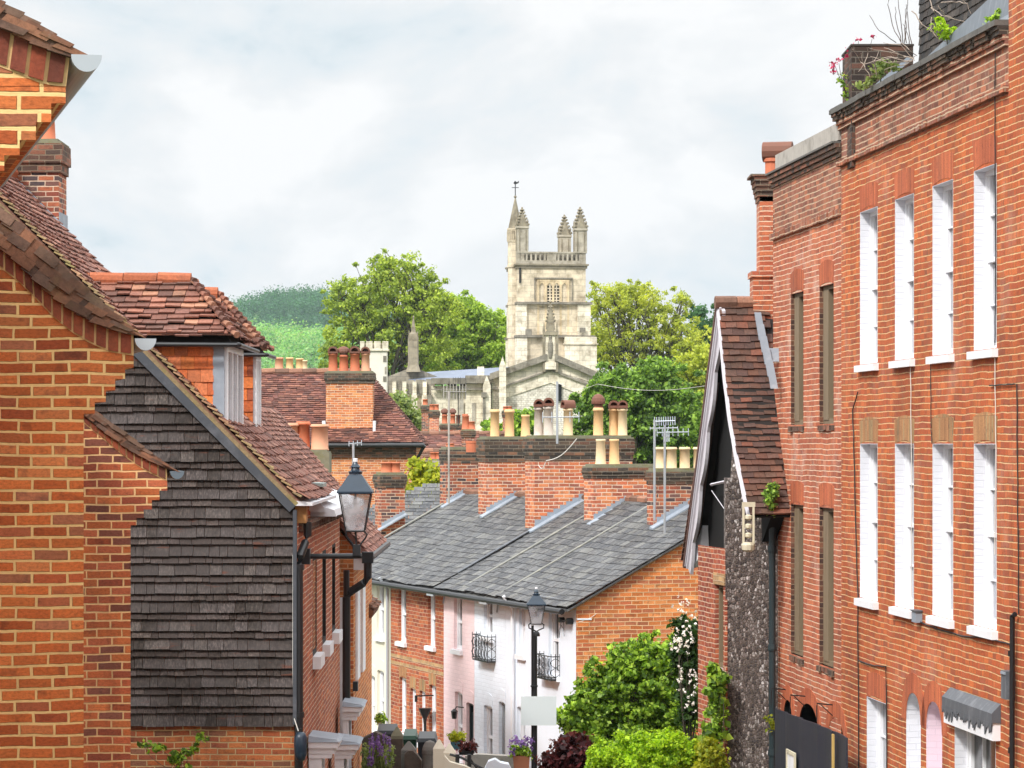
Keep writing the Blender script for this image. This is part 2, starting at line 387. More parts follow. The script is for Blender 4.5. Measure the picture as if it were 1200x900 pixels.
M['brickF'] = brick('brick_flint_house', [(.40,.10,.05),(.34,.085,.05),(.46,.13,.06),(.30,.08,.05)], (.66,.48,.34), mt=.012, grime=.35, seed=18)
M['brickS'] = brick('brick_stack', [(.58,.18,.08),(.50,.14,.07),(.64,.23,.10),(.45,.13,.07),(.36,.13,.09)], (.74,.56,.42), mt=.014, grime=.35, grimec=(.08,.06,.05), seed=21, lime=.3)
M['brickSd'] = brick('brick_stack_cap', [(.10,.07,.05),(.07,.055,.045),(.15,.08,.055),(.06,.05,.042),(.20,.10,.06)], (.20,.17,.13), mt=.012, grime=.6, grimec=(.035,.034,.028), seed=22)
M['brickN'] = brick('brick_old_stack', [(.40,.12,.07),(.30,.09,.06),(.48,.16,.08),(.20,.10,.08),(.10,.07,.07),(.44,.14,.07)], (.62,.46,.34), mt=.013, grime=.45, seed=23)
M['brickM'] = brick('brick_middle_house', [(.60,.20,.075),(.52,.16,.065),(.66,.25,.09),(.56,.18,.07),(.42,.15,.08)], (.72,.54,.38), bw=.24, bh=.078, mt=.014, grime=.35, grimec=(.13,.08,.06), seed=25)
def paintbrick(name, c, seed, grime=.12):
    return brick(name, [c, tuple(x*.97 for x in c), tuple(min(1, x*1.02) for x in c)], tuple(x*.9 for x in c), mt=.009, bh=.078, grime=grime, grimec=(.45,.43,.40), bump=.3, seed=seed, mvar=.05, bvar=.015)
M['pink'] = paintbrick('painted_brick_pink', (.86,.66,.67), 31)
M['whiteb'] = paintbrick('painted_brick_white', (.80,.87,.96), 32)
M['creamb'] = paintbrick('painted_brick_cream', (.82,.83,.84), 33)
M['white2'] = plain('white_render', (.80,.87,.96), .8, .03, 3, dirt=.15, dirtc=(.6,.6,.6), bump=.15)
M['cream'] = plain('cream_render', (.78,.74,.60), .8, .04, 3, dirt=.15, dirtc=(.6,.55,.42), bump=.15)
M['wpaint'] = plain('white_paint', (.82,.83,.86), .45, .05, 4, dirt=.25, dirtc=(.5,.5,.5))
M['wreveal'] = brick('white_painted_reveal', [(.74,.75,.80),(.72,.73,.78)], (.66,.67,.72), bh=.075, mt=.009, grime=.12, grimec=(.4,.4,.42), bump=.35, mvar=.03, seed=36, bvar=.015)
M['pinkrev'] = brick('lilac_painted_reveal', [(.80,.66,.74),(.78,.64,.72)], (.7,.58,.66), bh=.075, mt=.008, grime=.1, grimec=(.45,.38,.42), bump=.2, mvar=.03, seed=37, bvar=.015)
M['lintel'] = brick('rubbed_brick_lintel', [(.46,.12,.055),(.42,.11,.05),(.50,.14,.06)], (.32,.11,.06), bw=.062, bh=3.0, mt=.004, grime=.3, grimec=(.2,.1,.07), bump=.3, seed=38)
M['lintelY'] = brick('buff_brick_lintel', [(.44,.22,.10),(.40,.2,.09),(.36,.24,.12)], (.3,.16,.08), bw=.062, bh=3.0, mt=.005, grime=.3, bump=.3, seed=39)
M['band'] = brick('buff_brick_band', [(.52,.33,.16),(.46,.28,.14)], (.5,.38,.25), mt=.01, grime=.3, seed=40)
M['tileA'] = tilemat('roof_tile_dark_brown', [(.17,.085,.055),(.22,.10,.06),(.13,.075,.055),(.20,.12,.085),(.26,.12,.07)], lichen=.4, lichc=(.36,.32,.27), dirt=.4, moss=.15)
M['tileC'] = tilemat('roof_tile_brown', [(.27,.12,.088),(.22,.10,.076),(.32,.15,.11),(.18,.088,.068),(.29,.14,.108),(.38,.20,.15),(.24,.115,.09)], lichen=.45, lichc=(.50,.40,.33), dirt=.4, moss=.0)
M['tileD'] = tilemat('dormer_tile', [(.23,.095,.065),(.18,.078,.056),(.28,.12,.082),(.14,.068,.052),(.36,.175,.11),(.20,.092,.07)], lichen=.4, lichc=(.42,.36,.31), dirt=.5)
M['tileF'] = tilemat('flint_house_tile', [(.12,.06,.042),(.09,.05,.038),(.16,.075,.05),(.10,.055,.045),(.15,.07,.05),(.13,.07,.05),(.11,.06,.05),(.14,.065,.045),(.10,.055,.045),(.12,.065,.05),(.22,.085,.055)], lichen=.25, lichc=(.32,.27,.22), dirt=.5)
M['ridge'] = tilemat('ridge_tile', [(.42,.13,.06),(.34,.105,.05)], lichen=.4, dirt=.5)
M['ridgeG'] = tilemat('ridge_tile_brown', [(.24,.12,.08),(.18,.10,.07),(.28,.14,.09)], lichen=.3, dirt=.4)
M['hungO'] = tilemat('hung_tile_orange', [(.62,.17,.05),(.56,.14,.045),(.68,.20,.06),(.50,.13,.05),(.36,.10,.05),(.6,.19,.08)], lichen=.1, dirt=.25)
M['mossyverge'] = tilemat('mossy_verge_tile', [(.34,.24,.12),(.28,.2,.11),(.38,.22,.13)], lichen=.6, lichc=(.45,.38,.22), moss=.5, mossc=(.26,.24,.07), dirt=.2)
M['slate'] = tilemat('slate', [(.085,.087,.092),(.105,.106,.11),(.068,.071,.078),(.13,.13,.125),(.09,.093,.098),(.055,.057,.064)], lichen=.45, lichc=(.27,.262,.24), dirt=.55, rough=.6, spots=(.47,.68), bstr=.3)
M['slateD'] = tilemat('slate_dark', [(.06,.06,.06),(.075,.072,.07),(.05,.052,.055),(.09,.085,.08)], lichen=.25, lichc=(.2,.2,.18), dirt=.3, rough=.6)
def shinglemat(name='weathered_wood_shingle', tint=(.62,.57,.54), brown=.8):
    m, T = newmat(name); i = island(T); P = pos(T)
    pal = [(.075,.068,.064),(.10,.09,.088),(.06,.052,.048),(.13,.118,.112),(.085,.075,.072),(.055,.048,.044),(.11,.10,.10),(.07,.062,.058)]
    c = T.ramp(i, [(k/8, x) for k, x in enumerate(pal)], 'CONSTANT')
    gr = T.noise(T.vm('MULTIPLY', P, (60, 60, 5)), 1, 4, .7)
    c = T.mix(1.0, c, T.ramp(gr, [(.3, (.4, .4, .4)), (.5, (1, 1, 1)), (.7, (2.5, 2.45, 2.4))]), 'MULTIPLY')
    lo = T.smooth(T.noise(T.vm('MULTIPLY', P, (1, 1, 1.6)), .8, 4, .6), .38, .62)
    c = T.mix(T.m('MULTIPLY', lo, .45), c, (.15, .14, .145))
    st = T.smooth(T.noise(T.vm('MULTIPLY', P, (2, 1, 14)), 1.0, 3, .6), .62, .70)
    r2 = T.m('FRACT', T.m('MULTIPLY', i, 91.3)); c = T.mix(T.m('MULTIPLY', T.m('MULTIPLY', st, .8), T.m('GREATER_THAN', r2, .35)), c, (.19, .085, .06))
    c = T.mix(1.0, c, tint, 'MULTIPLY')
    return finish(m, T, c, .9, gr, .6, .004)
M['shingle'] = shinglemat()
M['shingleN'] = shinglemat('brown_wood_shingle', (.55, .47, .43))
def flintmat():
    m, T = newmat('knapped_flint'); P = pos(T); uv = uvs(T)
    q = T.vm('ADD', T.vm('MULTIPLY', uv, (30, 17, 1)), T.vm('SCALE', T.noise(uv, 9, 2, .5, True), None, .9))
    v = T.n('ShaderNodeTexVoronoi', {'Vector': q, 'Scale': 1.0}, feature='F1', voronoi_dimensions='2D')
    e = T.n('ShaderNodeTexVoronoi', {'Vector': q, 'Scale': 1.0}, feature='DISTANCE_TO_EDGE', voronoi_dimensions='2D')
    r, g, b = T.sep(v.outputs['Color'])
    c = T.ramp(r, [(0, (.06,.05,.05)), (.18, (.11,.09,.085)), (.34, (.19,.16,.15)), (.5, (.08,.068,.066)), (.64, (.28,.25,.235)), (.78, (.13,.105,.095)), (.90, (.46,.43,.42)), (.96, (.2,.16,.145))], 'CONSTANT')
    c = T.mix(1.0, c, T.ramp(T.noise(uv, 34, 3, .7), [(.3, (.5,.5,.5)), (.5, (1,1,1)), (.68, (2.2,2.1,2.1))]), 'MULTIPLY')
    c = T.mix(T.smooth(e.outputs['Distance'], .02, .16), (.16,.125,.10), c)
    return finish(m, T, c, .6, T.smooth(e.outputs['Distance'], .0, .2), .8, .02)
M['flint'] = flintmat()
M['flintC'] = ashlar('church_flint', (.70,.66,.57), bw=.28, bh=.17, streak=.35, mortar=(.40,.36,.29))
M['stone'] = ashlar('church_stone', (.76,.69,.55), bw=.9, bh=.42, streak=.22, mortar=(.42,.37,.28), dark=(.17,.14,.11))
M['stoneP'] = ashlar('tower_stone', (.64,.55,.41), bw=1.0, bh=.5, streak=.4, mortar=(.40,.34,.26), dark=(.20,.155,.11))
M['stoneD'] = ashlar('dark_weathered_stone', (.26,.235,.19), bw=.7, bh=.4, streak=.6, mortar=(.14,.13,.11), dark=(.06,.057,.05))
M['stoneG'] = ashlar('lichened_pinnacle_stone', (.27,.235,.17), bw=.7, bh=.5, streak=.4, mortar=(.2,.18,.15), dark=(.14,.12,.08))
M['lead'] = plain('lead', (.27,.31,.36), .55, .2, 5, dirt=.5, dirtc=(.42,.45,.48), spec=.4)
M['lichenlead'] = plain('lichened_lead', (.20,.20,.18), .8, .3, 7, dirt=.7, dirtc=(.36,.34,.27), dsc=5)
M['tileP'] = tilemat('plain_tile_purple_brown', [(.20,.085,.065),(.16,.07,.055),(.25,.11,.08),(.13,.065,.055),(.29,.13,.09),(.18,.075,.06)], lichen=.35, lichc=(.34,.28,.24), dirt=.45)
M['leadD'] = plain('dark_lead', (.10,.11,.125), .55, .2, 4, dirt=.5, dirtc=(.25,.26,.28), stretch=(3, 3, 1))
M['leadW'] = plain('whitened_lead', (.68,.68,.71), .6, .12, 5, dirt=.4, dirtc=(.4,.38,.36), bump=.5)
M['leadB'] = plain('blue_lead_roof', (.15,.18,.25), .45, .2, .8, dirt=.4, dirtc=(.3,.33,.4), stretch=(1, .3, 1))
M['iron'] = plain('black_iron', (.012,.013,.015), .4, .3, 8, spec=.5)
M['ironB'] = plain('blue_black_paint', (.015,.03,.05), .35, .25, 8, spec=.5)
M['pipe'] = plain('dark_teal_pipe', (.02,.035,.04), .45, .2, 3, spec=.5)
M['gutterW'] = plain('grey_gutter', (.40,.43,.46), .45, .06, 3)
M['gutterB'] = plain('grey_blue_gutter', (.12,.15,.18), .4, .1, 3)
M['barge'] = plain('weathered_bargeboard', (.58,.56,.60), .7, .15, 14, dirt=.4, dirtc=(.30,.28,.30), stretch=(6, 1, .6), dsc=4)
M['bargeD'] = plain('slate_grey_bargeboard', (.06,.066,.078), .6, .2, 6, dirt=.3, dirtc=(.2,.2,.22))
M['darkwood'] = plain('dark_old_timber', (.022,.018,.016), .9, .4, 8)
M['void'] = plain('dark_interior', (.008,.008,.008), .95, .1)
M['brownwood'] = plain('brown_window_wood', (.21,.155,.095), .75, .2, 10, dirt=.5, dirtc=(.1,.075,.05), stretch=(4, 4, .5))
M['rustwood'] = plain('orange_brown_block', (.42,.20,.07), .8, .4, 9, dirt=.6, dirtc=(.16,.08,.04))
M['tin'] = plain('cream_painted_metal', (.62,.57,.42), .6, .15, 9, dirt=.3)
M['potY'] = plain('buff_clay_pot', (.78,.50,.25), .75, .1, 3, dirt=.35, dirtc=(.55,.38,.2))
M['potC'] = plain('cream_clay_pot', (.80,.62,.38), .75, .1, 3, dirt=.35, dirtc=(.55,.4,.24))
M['potR'] = plain('red_clay_pot', (.55,.17,.085), .75, .15, 3, dirt=.4, dirtc=(.3,.1,.06))
M['potP'] = plain('pale_terracotta_pot', (.68,.34,.21), .75, .12, 3, dirt=.4, dirtc=(.5,.36,.26))
M['potG'] = plain('weathered_grey_pot', (.62,.55,.48), .8, .12, 3, dirt=.5, dirtc=(.42,.3,.2))
M['hood'] = plain('dark_red_cowl', (.17,.07,.045), .7, .2, 6, dirt=.3)
M['capstone'] = plain('mossy_mortar_cap', (.20,.19,.13), .95, .3, 14, dirt=.6, dirtc=(.17,.16,.03), bump=.8, dsc=3)
M['leadM'] = plain('mid_grey_lead', (.15,.17,.195), .6, .25, 6, dirt=.5, dirtc=(.26,.28,.30), stretch=(3, 3, 1))
M['soot'] = plain('sooty_brown_brick', (.06,.048,.042), .95, .4, 9, dirt=.5, dirtc=(.13,.10,.08), bump=.8)
M['slateB'] = tilemat('slate_brown_black', [(.05,.045,.042),(.065,.055,.05),(.04,.038,.038),(.08,.068,.06)], lichen=.2, lichc=(.2,.18,.15), dirt=.3)
M['brickVD'] = brick('sooty_stub_brick', [(.07,.045,.035),(.05,.036,.03),(.10,.055,.04),(.045,.034,.03),(.14,.07,.05)], (.13,.11,.09), mt=.012, grime=.6, grimec=(.025,.024,.022), seed=51)
M['greycap'] = plain('weathered_cement', (.40,.37,.33), .95, .2, 8, dirt=.5, dirtc=(.14,.13,.11), bump=.6)
M['coping'] = plain('dark_cement_coping', (.12,.115,.105), .9, .25, 9, dirt=.5, dirtc=(.22,.21,.19), bump=.8)
M['glass'] = glassmat('window_glass', (.05,.055,.06))
M['glassL'] = glassmat('pale_window_glass', (.34,.35,.38), .12)
M['glassD'] = glassmat('dark_window_glass', (.015,.014,.013))
M['alu'] = plain('aluminium', (.55,.58,.62), .35, .1, 8, metal=.6)
M['wire'] = plain('dark_cable', (.02,.02,.02), .6, .1)
M['wireW'] = plain('pale_cable', (.62,.60,.55), .6, .1)
M['hoard'] = plain('navy_hoarding_sheet', (.022,.025,.038), .55, .2, 2, bump=.3)
M['ochre'] = plain('ochre_timber', (.52,.35,.11), .7, .2, 6)
M['sign'] = plain('blank_white_board', (.62,.68,.69), .5, .02, 2)
M['bark'] = plain('bark', (.075,.065,.045), .95, .3, 3)
M['asphalt'] = plain('asphalt', (.05,.05,.05), .9, .25, 20)
M['paving'] = plain('paving', (.22,.21,.19), .9, .2, 6)
M['kerb'] = plain('kerb_stone', (.3,.29,.27), .9, .15, 6)
M['ground'] = plain('ground_grass', (.06,.085,.03), .95, .35, .15)
M['paintline'] = plain('road_paint', (.75,.6,.1), .7, .1, 6)
M['binG'] = plain('green_bin', (.01,.06,.03), .4, .2, 4)
M['binD'] = plain('black_bin', (.016,.018,.022), .4, .2, 4)
M['greystone'] = plain('grey_gatepost_stone', (.17,.16,.145), .95, .25, 9, dirt=.5, dirtc=(.08,.08,.07), bump=.5)
M['brownstone'] = plain('dark_garden_wall', (.10,.075,.06), .95, .4, 12, dirt=.5, dirtc=(.05,.045,.035), bump=.8)
M['creamwall'] = plain('cream_painted_wall', (.80,.74,.60), .8, .05, 4, dirt=.3, dirtc=(.5,.45,.34))
M['teal'] = plain('teal_planter', (.08,.2,.25), .5, .1, 4)
M['terra'] = plain('terracotta_planter', (.38,.15,.08), .8, .2, 6, dirt=.3)
M['skylight'] = plain('grey_green_metal', (.3,.36,.34), .4, .1)
M['stoneM'] = ashlar('parapet_stone', (.40,.36,.29), bw=.5, bh=.4, streak=.5, dark=(.13,.11,.09))
M['stoneY'] = ashlar('golden_tower_stone', (.64,.51,.33), bw=1.0, bh=.5, streak=.2, mortar=(.5,.4,.25), dark=(.3,.22,.13))
M['flint2'] = ashlar('grey_flint_panel', (.36,.33,.29), bw=.2, bh=.14, streak=.4)
M['white3'] = plain('pale_turret_render', (.70,.66,.57), .85, .08, 1.5, dirt=.3, dirtc=(.45,.42,.35))
G1 = [(.12,.155,.022),(.09,.125,.018),(.16,.20,.03),(.065,.095,.016),(.20,.24,.045),(.13,.165,.026)]
M['leafA'] = leafmat('leaf_plane_tree', G1, nsc=.35, gain=2.7)
M['leafB'] = leafmat('leaf_yellow_green', [(.21,.235,.032),(.165,.19,.028),(.26,.28,.05),(.11,.135,.022),(.23,.26,.04)], nsc=.35, gain=2.2)
M['leafB2'] = leafmat('leaf_mid_green', [(.125,.18,.024),(.10,.15,.02),(.165,.225,.032),(.07,.11,.018),(.21,.27,.045)], nsc=.35, gain=2.6)
M['leafD2'] = leafmat('leaf_blue_green', [(.06,.16,.06),(.045,.13,.05),(.08,.2,.075)])
M['leafD3'] = leafmat('leaf_rose', [(.04,.09,.02),(.03,.07,.016),(.06,.12,.025)])
M['leafD'] = leafmat('leaf_deep_green', [(.055,.10,.018),(.038,.072,.014),(.085,.145,.026),(.026,.05,.012),(.13,.20,.038)], nsc=.6, gain=2.5, namp=.35)
M['leafS'] = leafmat('leaf_shrub', [(.125,.20,.026),(.085,.15,.02),(.17,.26,.035),(.055,.10,.016),(.25,.34,.055),(.038,.07,.012)], rough=.4, nsc=1.6, gain=2.1, namp=.35)
M['leafH'] = leafmat('leaf_bright_hedge', [(.25,.37,.02),(.18,.29,.018),(.33,.45,.03),(.11,.19,.014)], gain=1.7, nsc=1.6)
M['leafY'] = leafmat('leaf_yellow_shrub', [(.42,.44,.03),(.34,.38,.03),(.5,.5,.05),(.25,.32,.03)])
M['leafR'] = leafmat('leaf_copper', [(.075,.018,.022),(.05,.012,.016),(.11,.025,.03),(.03,.01,.012)], rough=.4, gain=1.6)
M['leafW'] = leafmat('leaf_willow', [(.30,.36,.14),(.24,.31,.11),(.36,.42,.18),(.18,.25,.08)])
M['leafK'] = leafmat('leaf_hill_dark', [(.05,.15,.085),(.038,.12,.07),(.07,.19,.10),(.028,.09,.055)], nsc=.05, gain=1.2, namp=.45)
M['leafL'] = leafmat('leaf_hill_light', [(.16,.36,.10),(.12,.29,.085),(.21,.42,.13),(.26,.42,.18),(.10,.25,.09),(.24,.33,.16)], nsc=.045, gain=1.2, namp=.45)
M['petal'] = leafmat('white_rose_petal', [(.85,.80,.80),(.9,.88,.88),(.85,.74,.76)], trans=.05)
M['lav'] = leafmat('purple_flower', [(.24,.13,.44),(.32,.18,.52),(.18,.09,.35)], trans=.1)
M['valer'] = leafmat('red_valerian_flower', [(.5,.02,.10),(.38,.015,.08),(.6,.05,.15)], trans=.1)
M['straw'] = plain('dry_stem', (.42,.34,.28), .9, .2, 5)
M['twigD'] = plain('dark_stem', (.09,.06,.05), .9, .2, 5)
# ================================================================== the setting: ground, street
GH = [(-30, -.9), (0, -1.75), (20, -3.9), (39, -5.9), (55, -7.4), (75, -8.6), (120, -9.6), (180, -10), (260, -8), (500, -6), (900, -5), (7000, -5)]
def gz(Y):
    for (a, b), (c, d) in zip(GH, GH[1:]):
        if a <= Y <= c: return b + (d-b)*(Y-a)/(c-a)
    return GH[0][1] if Y < GH[0][0] else GH[-1][1]
mb = MB(); ys = [-60, -30, 0, 10, 20, 30, 39, 47, 55, 65, 75, 95, 120, 180, 260, 380, 500, 700, 900, 1100, 1300, 1400, 1500, 2500, 3500, 7000]
xs = [-4000, -1000, -300, -80, -30, -8, 0, 8, 30, 80, 300, 1000, 4000]
for a, b in zip(ys, ys[1:]):
    for c, d in zip(xs, xs[1:]):
        mb.face([(c, a, gz(a)-.25), (d, a, gz(a)-.25), (d, b, gz(b)-.25), (c, b, gz(b)-.25)])
single(mb, 'ground', M['ground'], 'open ground below and around the town', None, kind='structure'); 
RC = [(1.6, -12), (1.5, 0), (1.35, 12), (1.1, 22), (.8, 32), (.6, 38), (.2, 44), (-.6, 50), (-2.6, 56.5), (-4.6, 62), (-7.6, 70), (-11, 80)]
def ribbon(mb, off0, off1, h, lift0=0, thick=0):
    L = []
    for k, (x, y) in enumerate(RC):
        a = V(RC[max(k-1, 0)]); b = V(RC[min(k+1, len(RC)-1)]); d = (b-a).normalized(); n = V((d.y, -d.x))
        L.append(((x+n.x*off0, y+n.y*off0), (x+n.x*off1, y+n.y*off1), gz(y)))
    for (a0, a1, az_), (b0, b1, bz_) in zip(L, L[1:]):
        if thick: mb.hexa([(a0[0],a0[1],az_+h-thick),(a1[0],a1[1],az_+h-thick),(b1[0],b1[1],bz_+h-thick),(b0[0],b0[1],bz_+h-thick),
                           (a0[0],a0[1],az_+h),(a1[0],a1[1],az_+h),(b1[0],b1[1],bz_+h),(b0[0],b0[1],bz_+h)])
        else: mb.face([(a0[0],a0[1],az_+h),(a1[0],a1[1],az_+h),(b1[0],b1[1],bz_+h),(b0[0],b0[1],bz_+h)])
mb = MB(); ribbon(mb, -1.9, 1.9, -.12); mb.build('road', M['asphalt'], kind='structure')
mb = MB(); ribbon(mb, -3.6, -2.04, 0, thick=.3); mb.build('pavement', M['paving'], kind='structure')
mb = MB(); ribbon(mb, 2.04, 3.4, 0, thick=.3); mb.build('pavement', M['paving'], kind='structure')
mb = MB(); ribbon(mb, -2.035, -1.9, .005, thick=.3); ribbon(mb, 1.9, 2.035, .005, thick=.3); mb.build('kerb', M['kerb'], kind='structure')
mb = MB(); ribbon(mb, -1.72, -1.64, -.116); ribbon(mb, 1.64, 1.72, -.116); mb.build('road_marking', M['paintline'], kind='structure')

# ================================================================== near brick gables on the left
DIR = V((-.226, .974, 0)).normalized()
def resample(pl, n):
    d = [0]
    for a, b in zip(pl, pl[1:]): d.append(d[-1] + (b-a).length)
    out = []
    for k in range(n+1):
        s = d[-1]*k/n; i = 0
        while i < len(pl)-2 and d[i+1] < s: i += 1
        f = (s-d[i])/max(1e-9, d[i+1]-d[i]); out.append(pl[i].lerp(pl[i+1], f))
    return out, d[-1]
def near_gable(label, Y, xc, steps, low, up, top, depth, bmat, gut, ridge_run, zbot, gutmat, seed, tilem):
    """steps: wall outline up the kneeler in px; low/up: lower and upper edge of the brick-on-edge course; top: tile edge"""
    rr = random.Random(seed)
    W = Front((xc-600)/F*Y, Y, .974, .226)
    P = lambda px, py, off=0: W.pt(W.t(px), W.z(px, py), off)
    root = thing('brick_house', label, 'house', W.pt(-2, zbot))
    # extend the curve to the ridge
    sl = (V(low[0]) - V(low[1])).normalized()
    def ext(pl, run):
        a = P(*pl[0]); b = P(*pl[1]); d = (a-b).normalized(); return a + d*run
    ridge_low = ext(low, ridge_run)
    outline = [P(xc, 900)]; outline[0].z = zbot
    outline += [P(*p) for p in steps] + [P(*p) for p in reversed(low)] + [ridge_low]
    rt = (ridge_low - W.P).dot(W.u); hw = rt  # mirrored left side
    left_t = rt - (0 - rt)
    outline += [W.pt(left_t-.2, P(*low[-1]).z), W.pt(left_t, P(*low[-1]).z-.3), W.pt(left_t, zbot)]
    mb = MB(); mb.prism([p for p in outline], DIR*depth); mb.build('wall', bmat, root)
    # mortar bed, then the bricks on edge in front of it
    lo = [P(*p) for p in low]; lo = [ext(low, 1.2)] + lo
    hi = [P(*p) for p in up]; hi = [ext(up, 1.2)] + hi
    tp = [P(*p) for p in top]; tp = [ext(top, 1.2)] + tp
    n = 60; a, La = resample(lo, n); b, Lb = resample(hi, n)
    mb = MB()
    for i in range(n): mb.prism([a[i]+W.n*.004, a[i+1]+W.n*.004, b[i+1]+W.n*.004, b[i]+W.n*.004], DIR*.2)
    mb.build('mortar_bed', M['mortar'], root)
    nb = int(La/.081); a, _ = resample(lo, nb*8); b, _ = resample(hi, nb*8); mb = MB()
    for i in range(nb):
        j = i*8; o = W.n*(.010+.010*rr.random())
        sk = rr.random()*.6
        q = [a[j]+o, a[j+6].lerp(a[j+7],.35)+o, b[j+6].lerp(b[j+7],.35)+o, b[j]+o]
        ins = (q[2]-q[1]).normalized()*(.006+.006*rr.random())
        mb.prism([q[0]+ins, q[1]+ins*1.2, q[2]-ins*.5, q[3]-ins*.5], DIR*.1)
    mb.build('brick_on_edge_course', M['brickEdge'], root)
    # roof tiles: rows seen by their edges at the verge, running back over the house
    full_hi = [ext(up, 9.0 if ridge_run > 3 else ridge_run)] + [P(*p) for p in up]
    full_tp = [ext(top, 9.0 if ridge_run > 3 else ridge_run)] + [P(*p) for p in top]
    rid = ridge_low + V((0, 0, .25))
    mb = MB(); hh, Lh = resample([ext(up, ridge_run)]+[P(*p) for p in up], max(10, int((ridge_run+1.5)/.1)))
    tt, _ = resample([ext(top, ridge_run)]+[P(*p) for p in top], len(hh)-1)
    for i in range(len(hh)-1, 0, -1):
        p0, p1, q0, q1 = hh[i], hh[i-1], tt[i], tt[i-1]
        dirr = (p0-p1).normalized(); th = (q0-p0)
        for lay, (f0, f1) in enumerate(((.0, .30), (.36, .62), (.66, .98))):
            d0 = 0.0; L = [.17, .17, depth-.3]
            for seg, l in enumerate(L):
                o = W.n*(.05 + (rr.random()-.5)*.03 if seg == 0 else .05)
                s = DIR*(d0 if seg else 0)
                ovh = dirr*(.02+.025*rr.random())
                x0 = p0 + th*f0 + ovh; x1 = p1 + (q1-p1)*(f0-.12) - dirr*.02
                y0 = p0 + th*(f0+.35) + ovh; y1 = p1 + (q1-p1)*(f0+.24) - dirr*.02
                mb.prism([x0+o+s, y0+o+s, y1+o+s, x1+o+s], DIR*(l*.98)); d0 += l
    # far slope as one run of tiles
    r2 = W.pt(left_t-.45, P(*low[-1]).z+.1)
    mb.prism([hh[0]+V((0, 0, .1)), tt[0]+V((0, 0, .12)), r2+V((0, 0, .12)), r2], DIR*depth)
    mb.build('roof', tilem, root)
    # half-round gutter along the eaves
    gx0, gy0, gx1 = gut; c0 = P(gx0, gy0, .06); c1 = P(gx1, gy0, .06); rad = (c1-c0).length/2; c = (c0+c1)/2; c = c + DIR*0
    mb = MB(); ax = W.u
    ring = [c + ax*(rad*math.cos(t)) + V((0, 0, rad*1.12*math.sin(t))) for t in [math.pi + math.pi*k/14 for k in range(15)]]
    mb.prism(ring, DIR*(depth+.05))
    mb.build('gutter', gutmat, root, smooth=False)
    return root
s3 = lambda L: [(x/3, y/3) for x, y in L]
zz = lambda L: [(x/2.8125, 280+y/2.8125) for x, y in L]
near_gable('nearest brick house, just its tiled verge and white gutter in the top left corner', 13.04, -14,
    [(-14, 221), (-14, 200), (5, 200), (5, 182), (23, 182), (23, 164), (42, 164), (42, 143), (60, 143), (60, 121), (77, 121), (77, 100)],
    s3([(0, 235), (60, 258), (130, 288), (180, 300), (232, 304)]), s3([(0, 95), (55, 120), (110, 152), (180, 180), (245, 203)]),
    s3([(0, 5), (80, 50), (150, 95), (220, 145), (285, 192)]), 6.2, M['brickA'], (82, 66, 118), 4.2, -3.0, M['gutterW'], 1, M['tileA'])
near_gable('orange brick gable house filling the left edge, swept tiled verge, white gutter end', 19.67, 98,
    [(98, 484.6), (111, 484.6), (111, 471), (124, 471), (124, 457.5), (135, 457.5), (135, 444), (146.6, 444), (146.6, 431), (156.6, 431), (156.6, 418)],
    zz([(0, 95), (60, 140), (120, 200), (180, 262), (240, 310), (300, 345), (360, 372), (440, 385)]),
    zz([(0, 20), (60, 75), (120, 135), (180, 190), (250, 240), (320, 280), (400, 308), (440, 316)]),
    zz([(0, -108), (60, -60), (130, 6), (200, 78), (270, 146), (340, 208), (400, 262), (468, 326)]), 7.0, M['brickA'], (157, 397, 182), 4.0, -5.5, M['gutterW'], 2, M['tileA'])
near_gable('darker brick gable house between the orange gable and the grey shingled wall', 27.7, 153,
    [(153, 615.5), (160, 615.5), (160, 607), (168.5, 607), (168.5, 597), (178, 597), (178, 586), (187, 586), (187, 575), (196, 575), (196, 563.5)],
    zz([(200, 545), (280, 610), (340, 660), (400, 710), (450, 745), (500, 775), (550, 797)]),
    zz([(200, 515), (280, 583), (350, 640), (420, 690), (480, 725), (550, 757)]),
    zz([(200, 455), (300, 552), (360, 600), (420, 640), (480, 690), (540, 735), (578, 762)]), 7.0, M['brickB'], (198.5, 552, 215), 2.2, -6.5, M['gutterB'], 3, M['tileA'])

# ================================================================== shingled house with two dormers
TV = -.0083
CU = V((TV, 1, 0)).normalized()
CW = Front((345-600)/F*38.3, 38.3, 1, -TV)
cottage = thing('shingled_house', 'house with grey wood-shingled gable wall, red tiled roof and two orange tile-hung dormers', 'house', (-5, 38.3, -6.6))
CX = CW.P.x; EZ = (520-588)/F*38.3         # wall corner and eaves
slope = math.tan(math.radians(45.2)); RX = -7.2
def cz_(X, e=EZ): return e + (CX+.03-X)*slope
# wall body: brick plinth and core
zpl = (520-848)/F*38.3
mb = MB(); body = [V((CX, 38.3, -7)), V((CX, 38.3, EZ-.12)), V((RX, 38.3, cz_(RX)-.12)), V((RX-4.4, 38.3, EZ-.12)), V((RX-4.4, 38.3, -7))]
mb.prism(body, CU*5.7); mb.build('wall', M['brickC'], cottage)
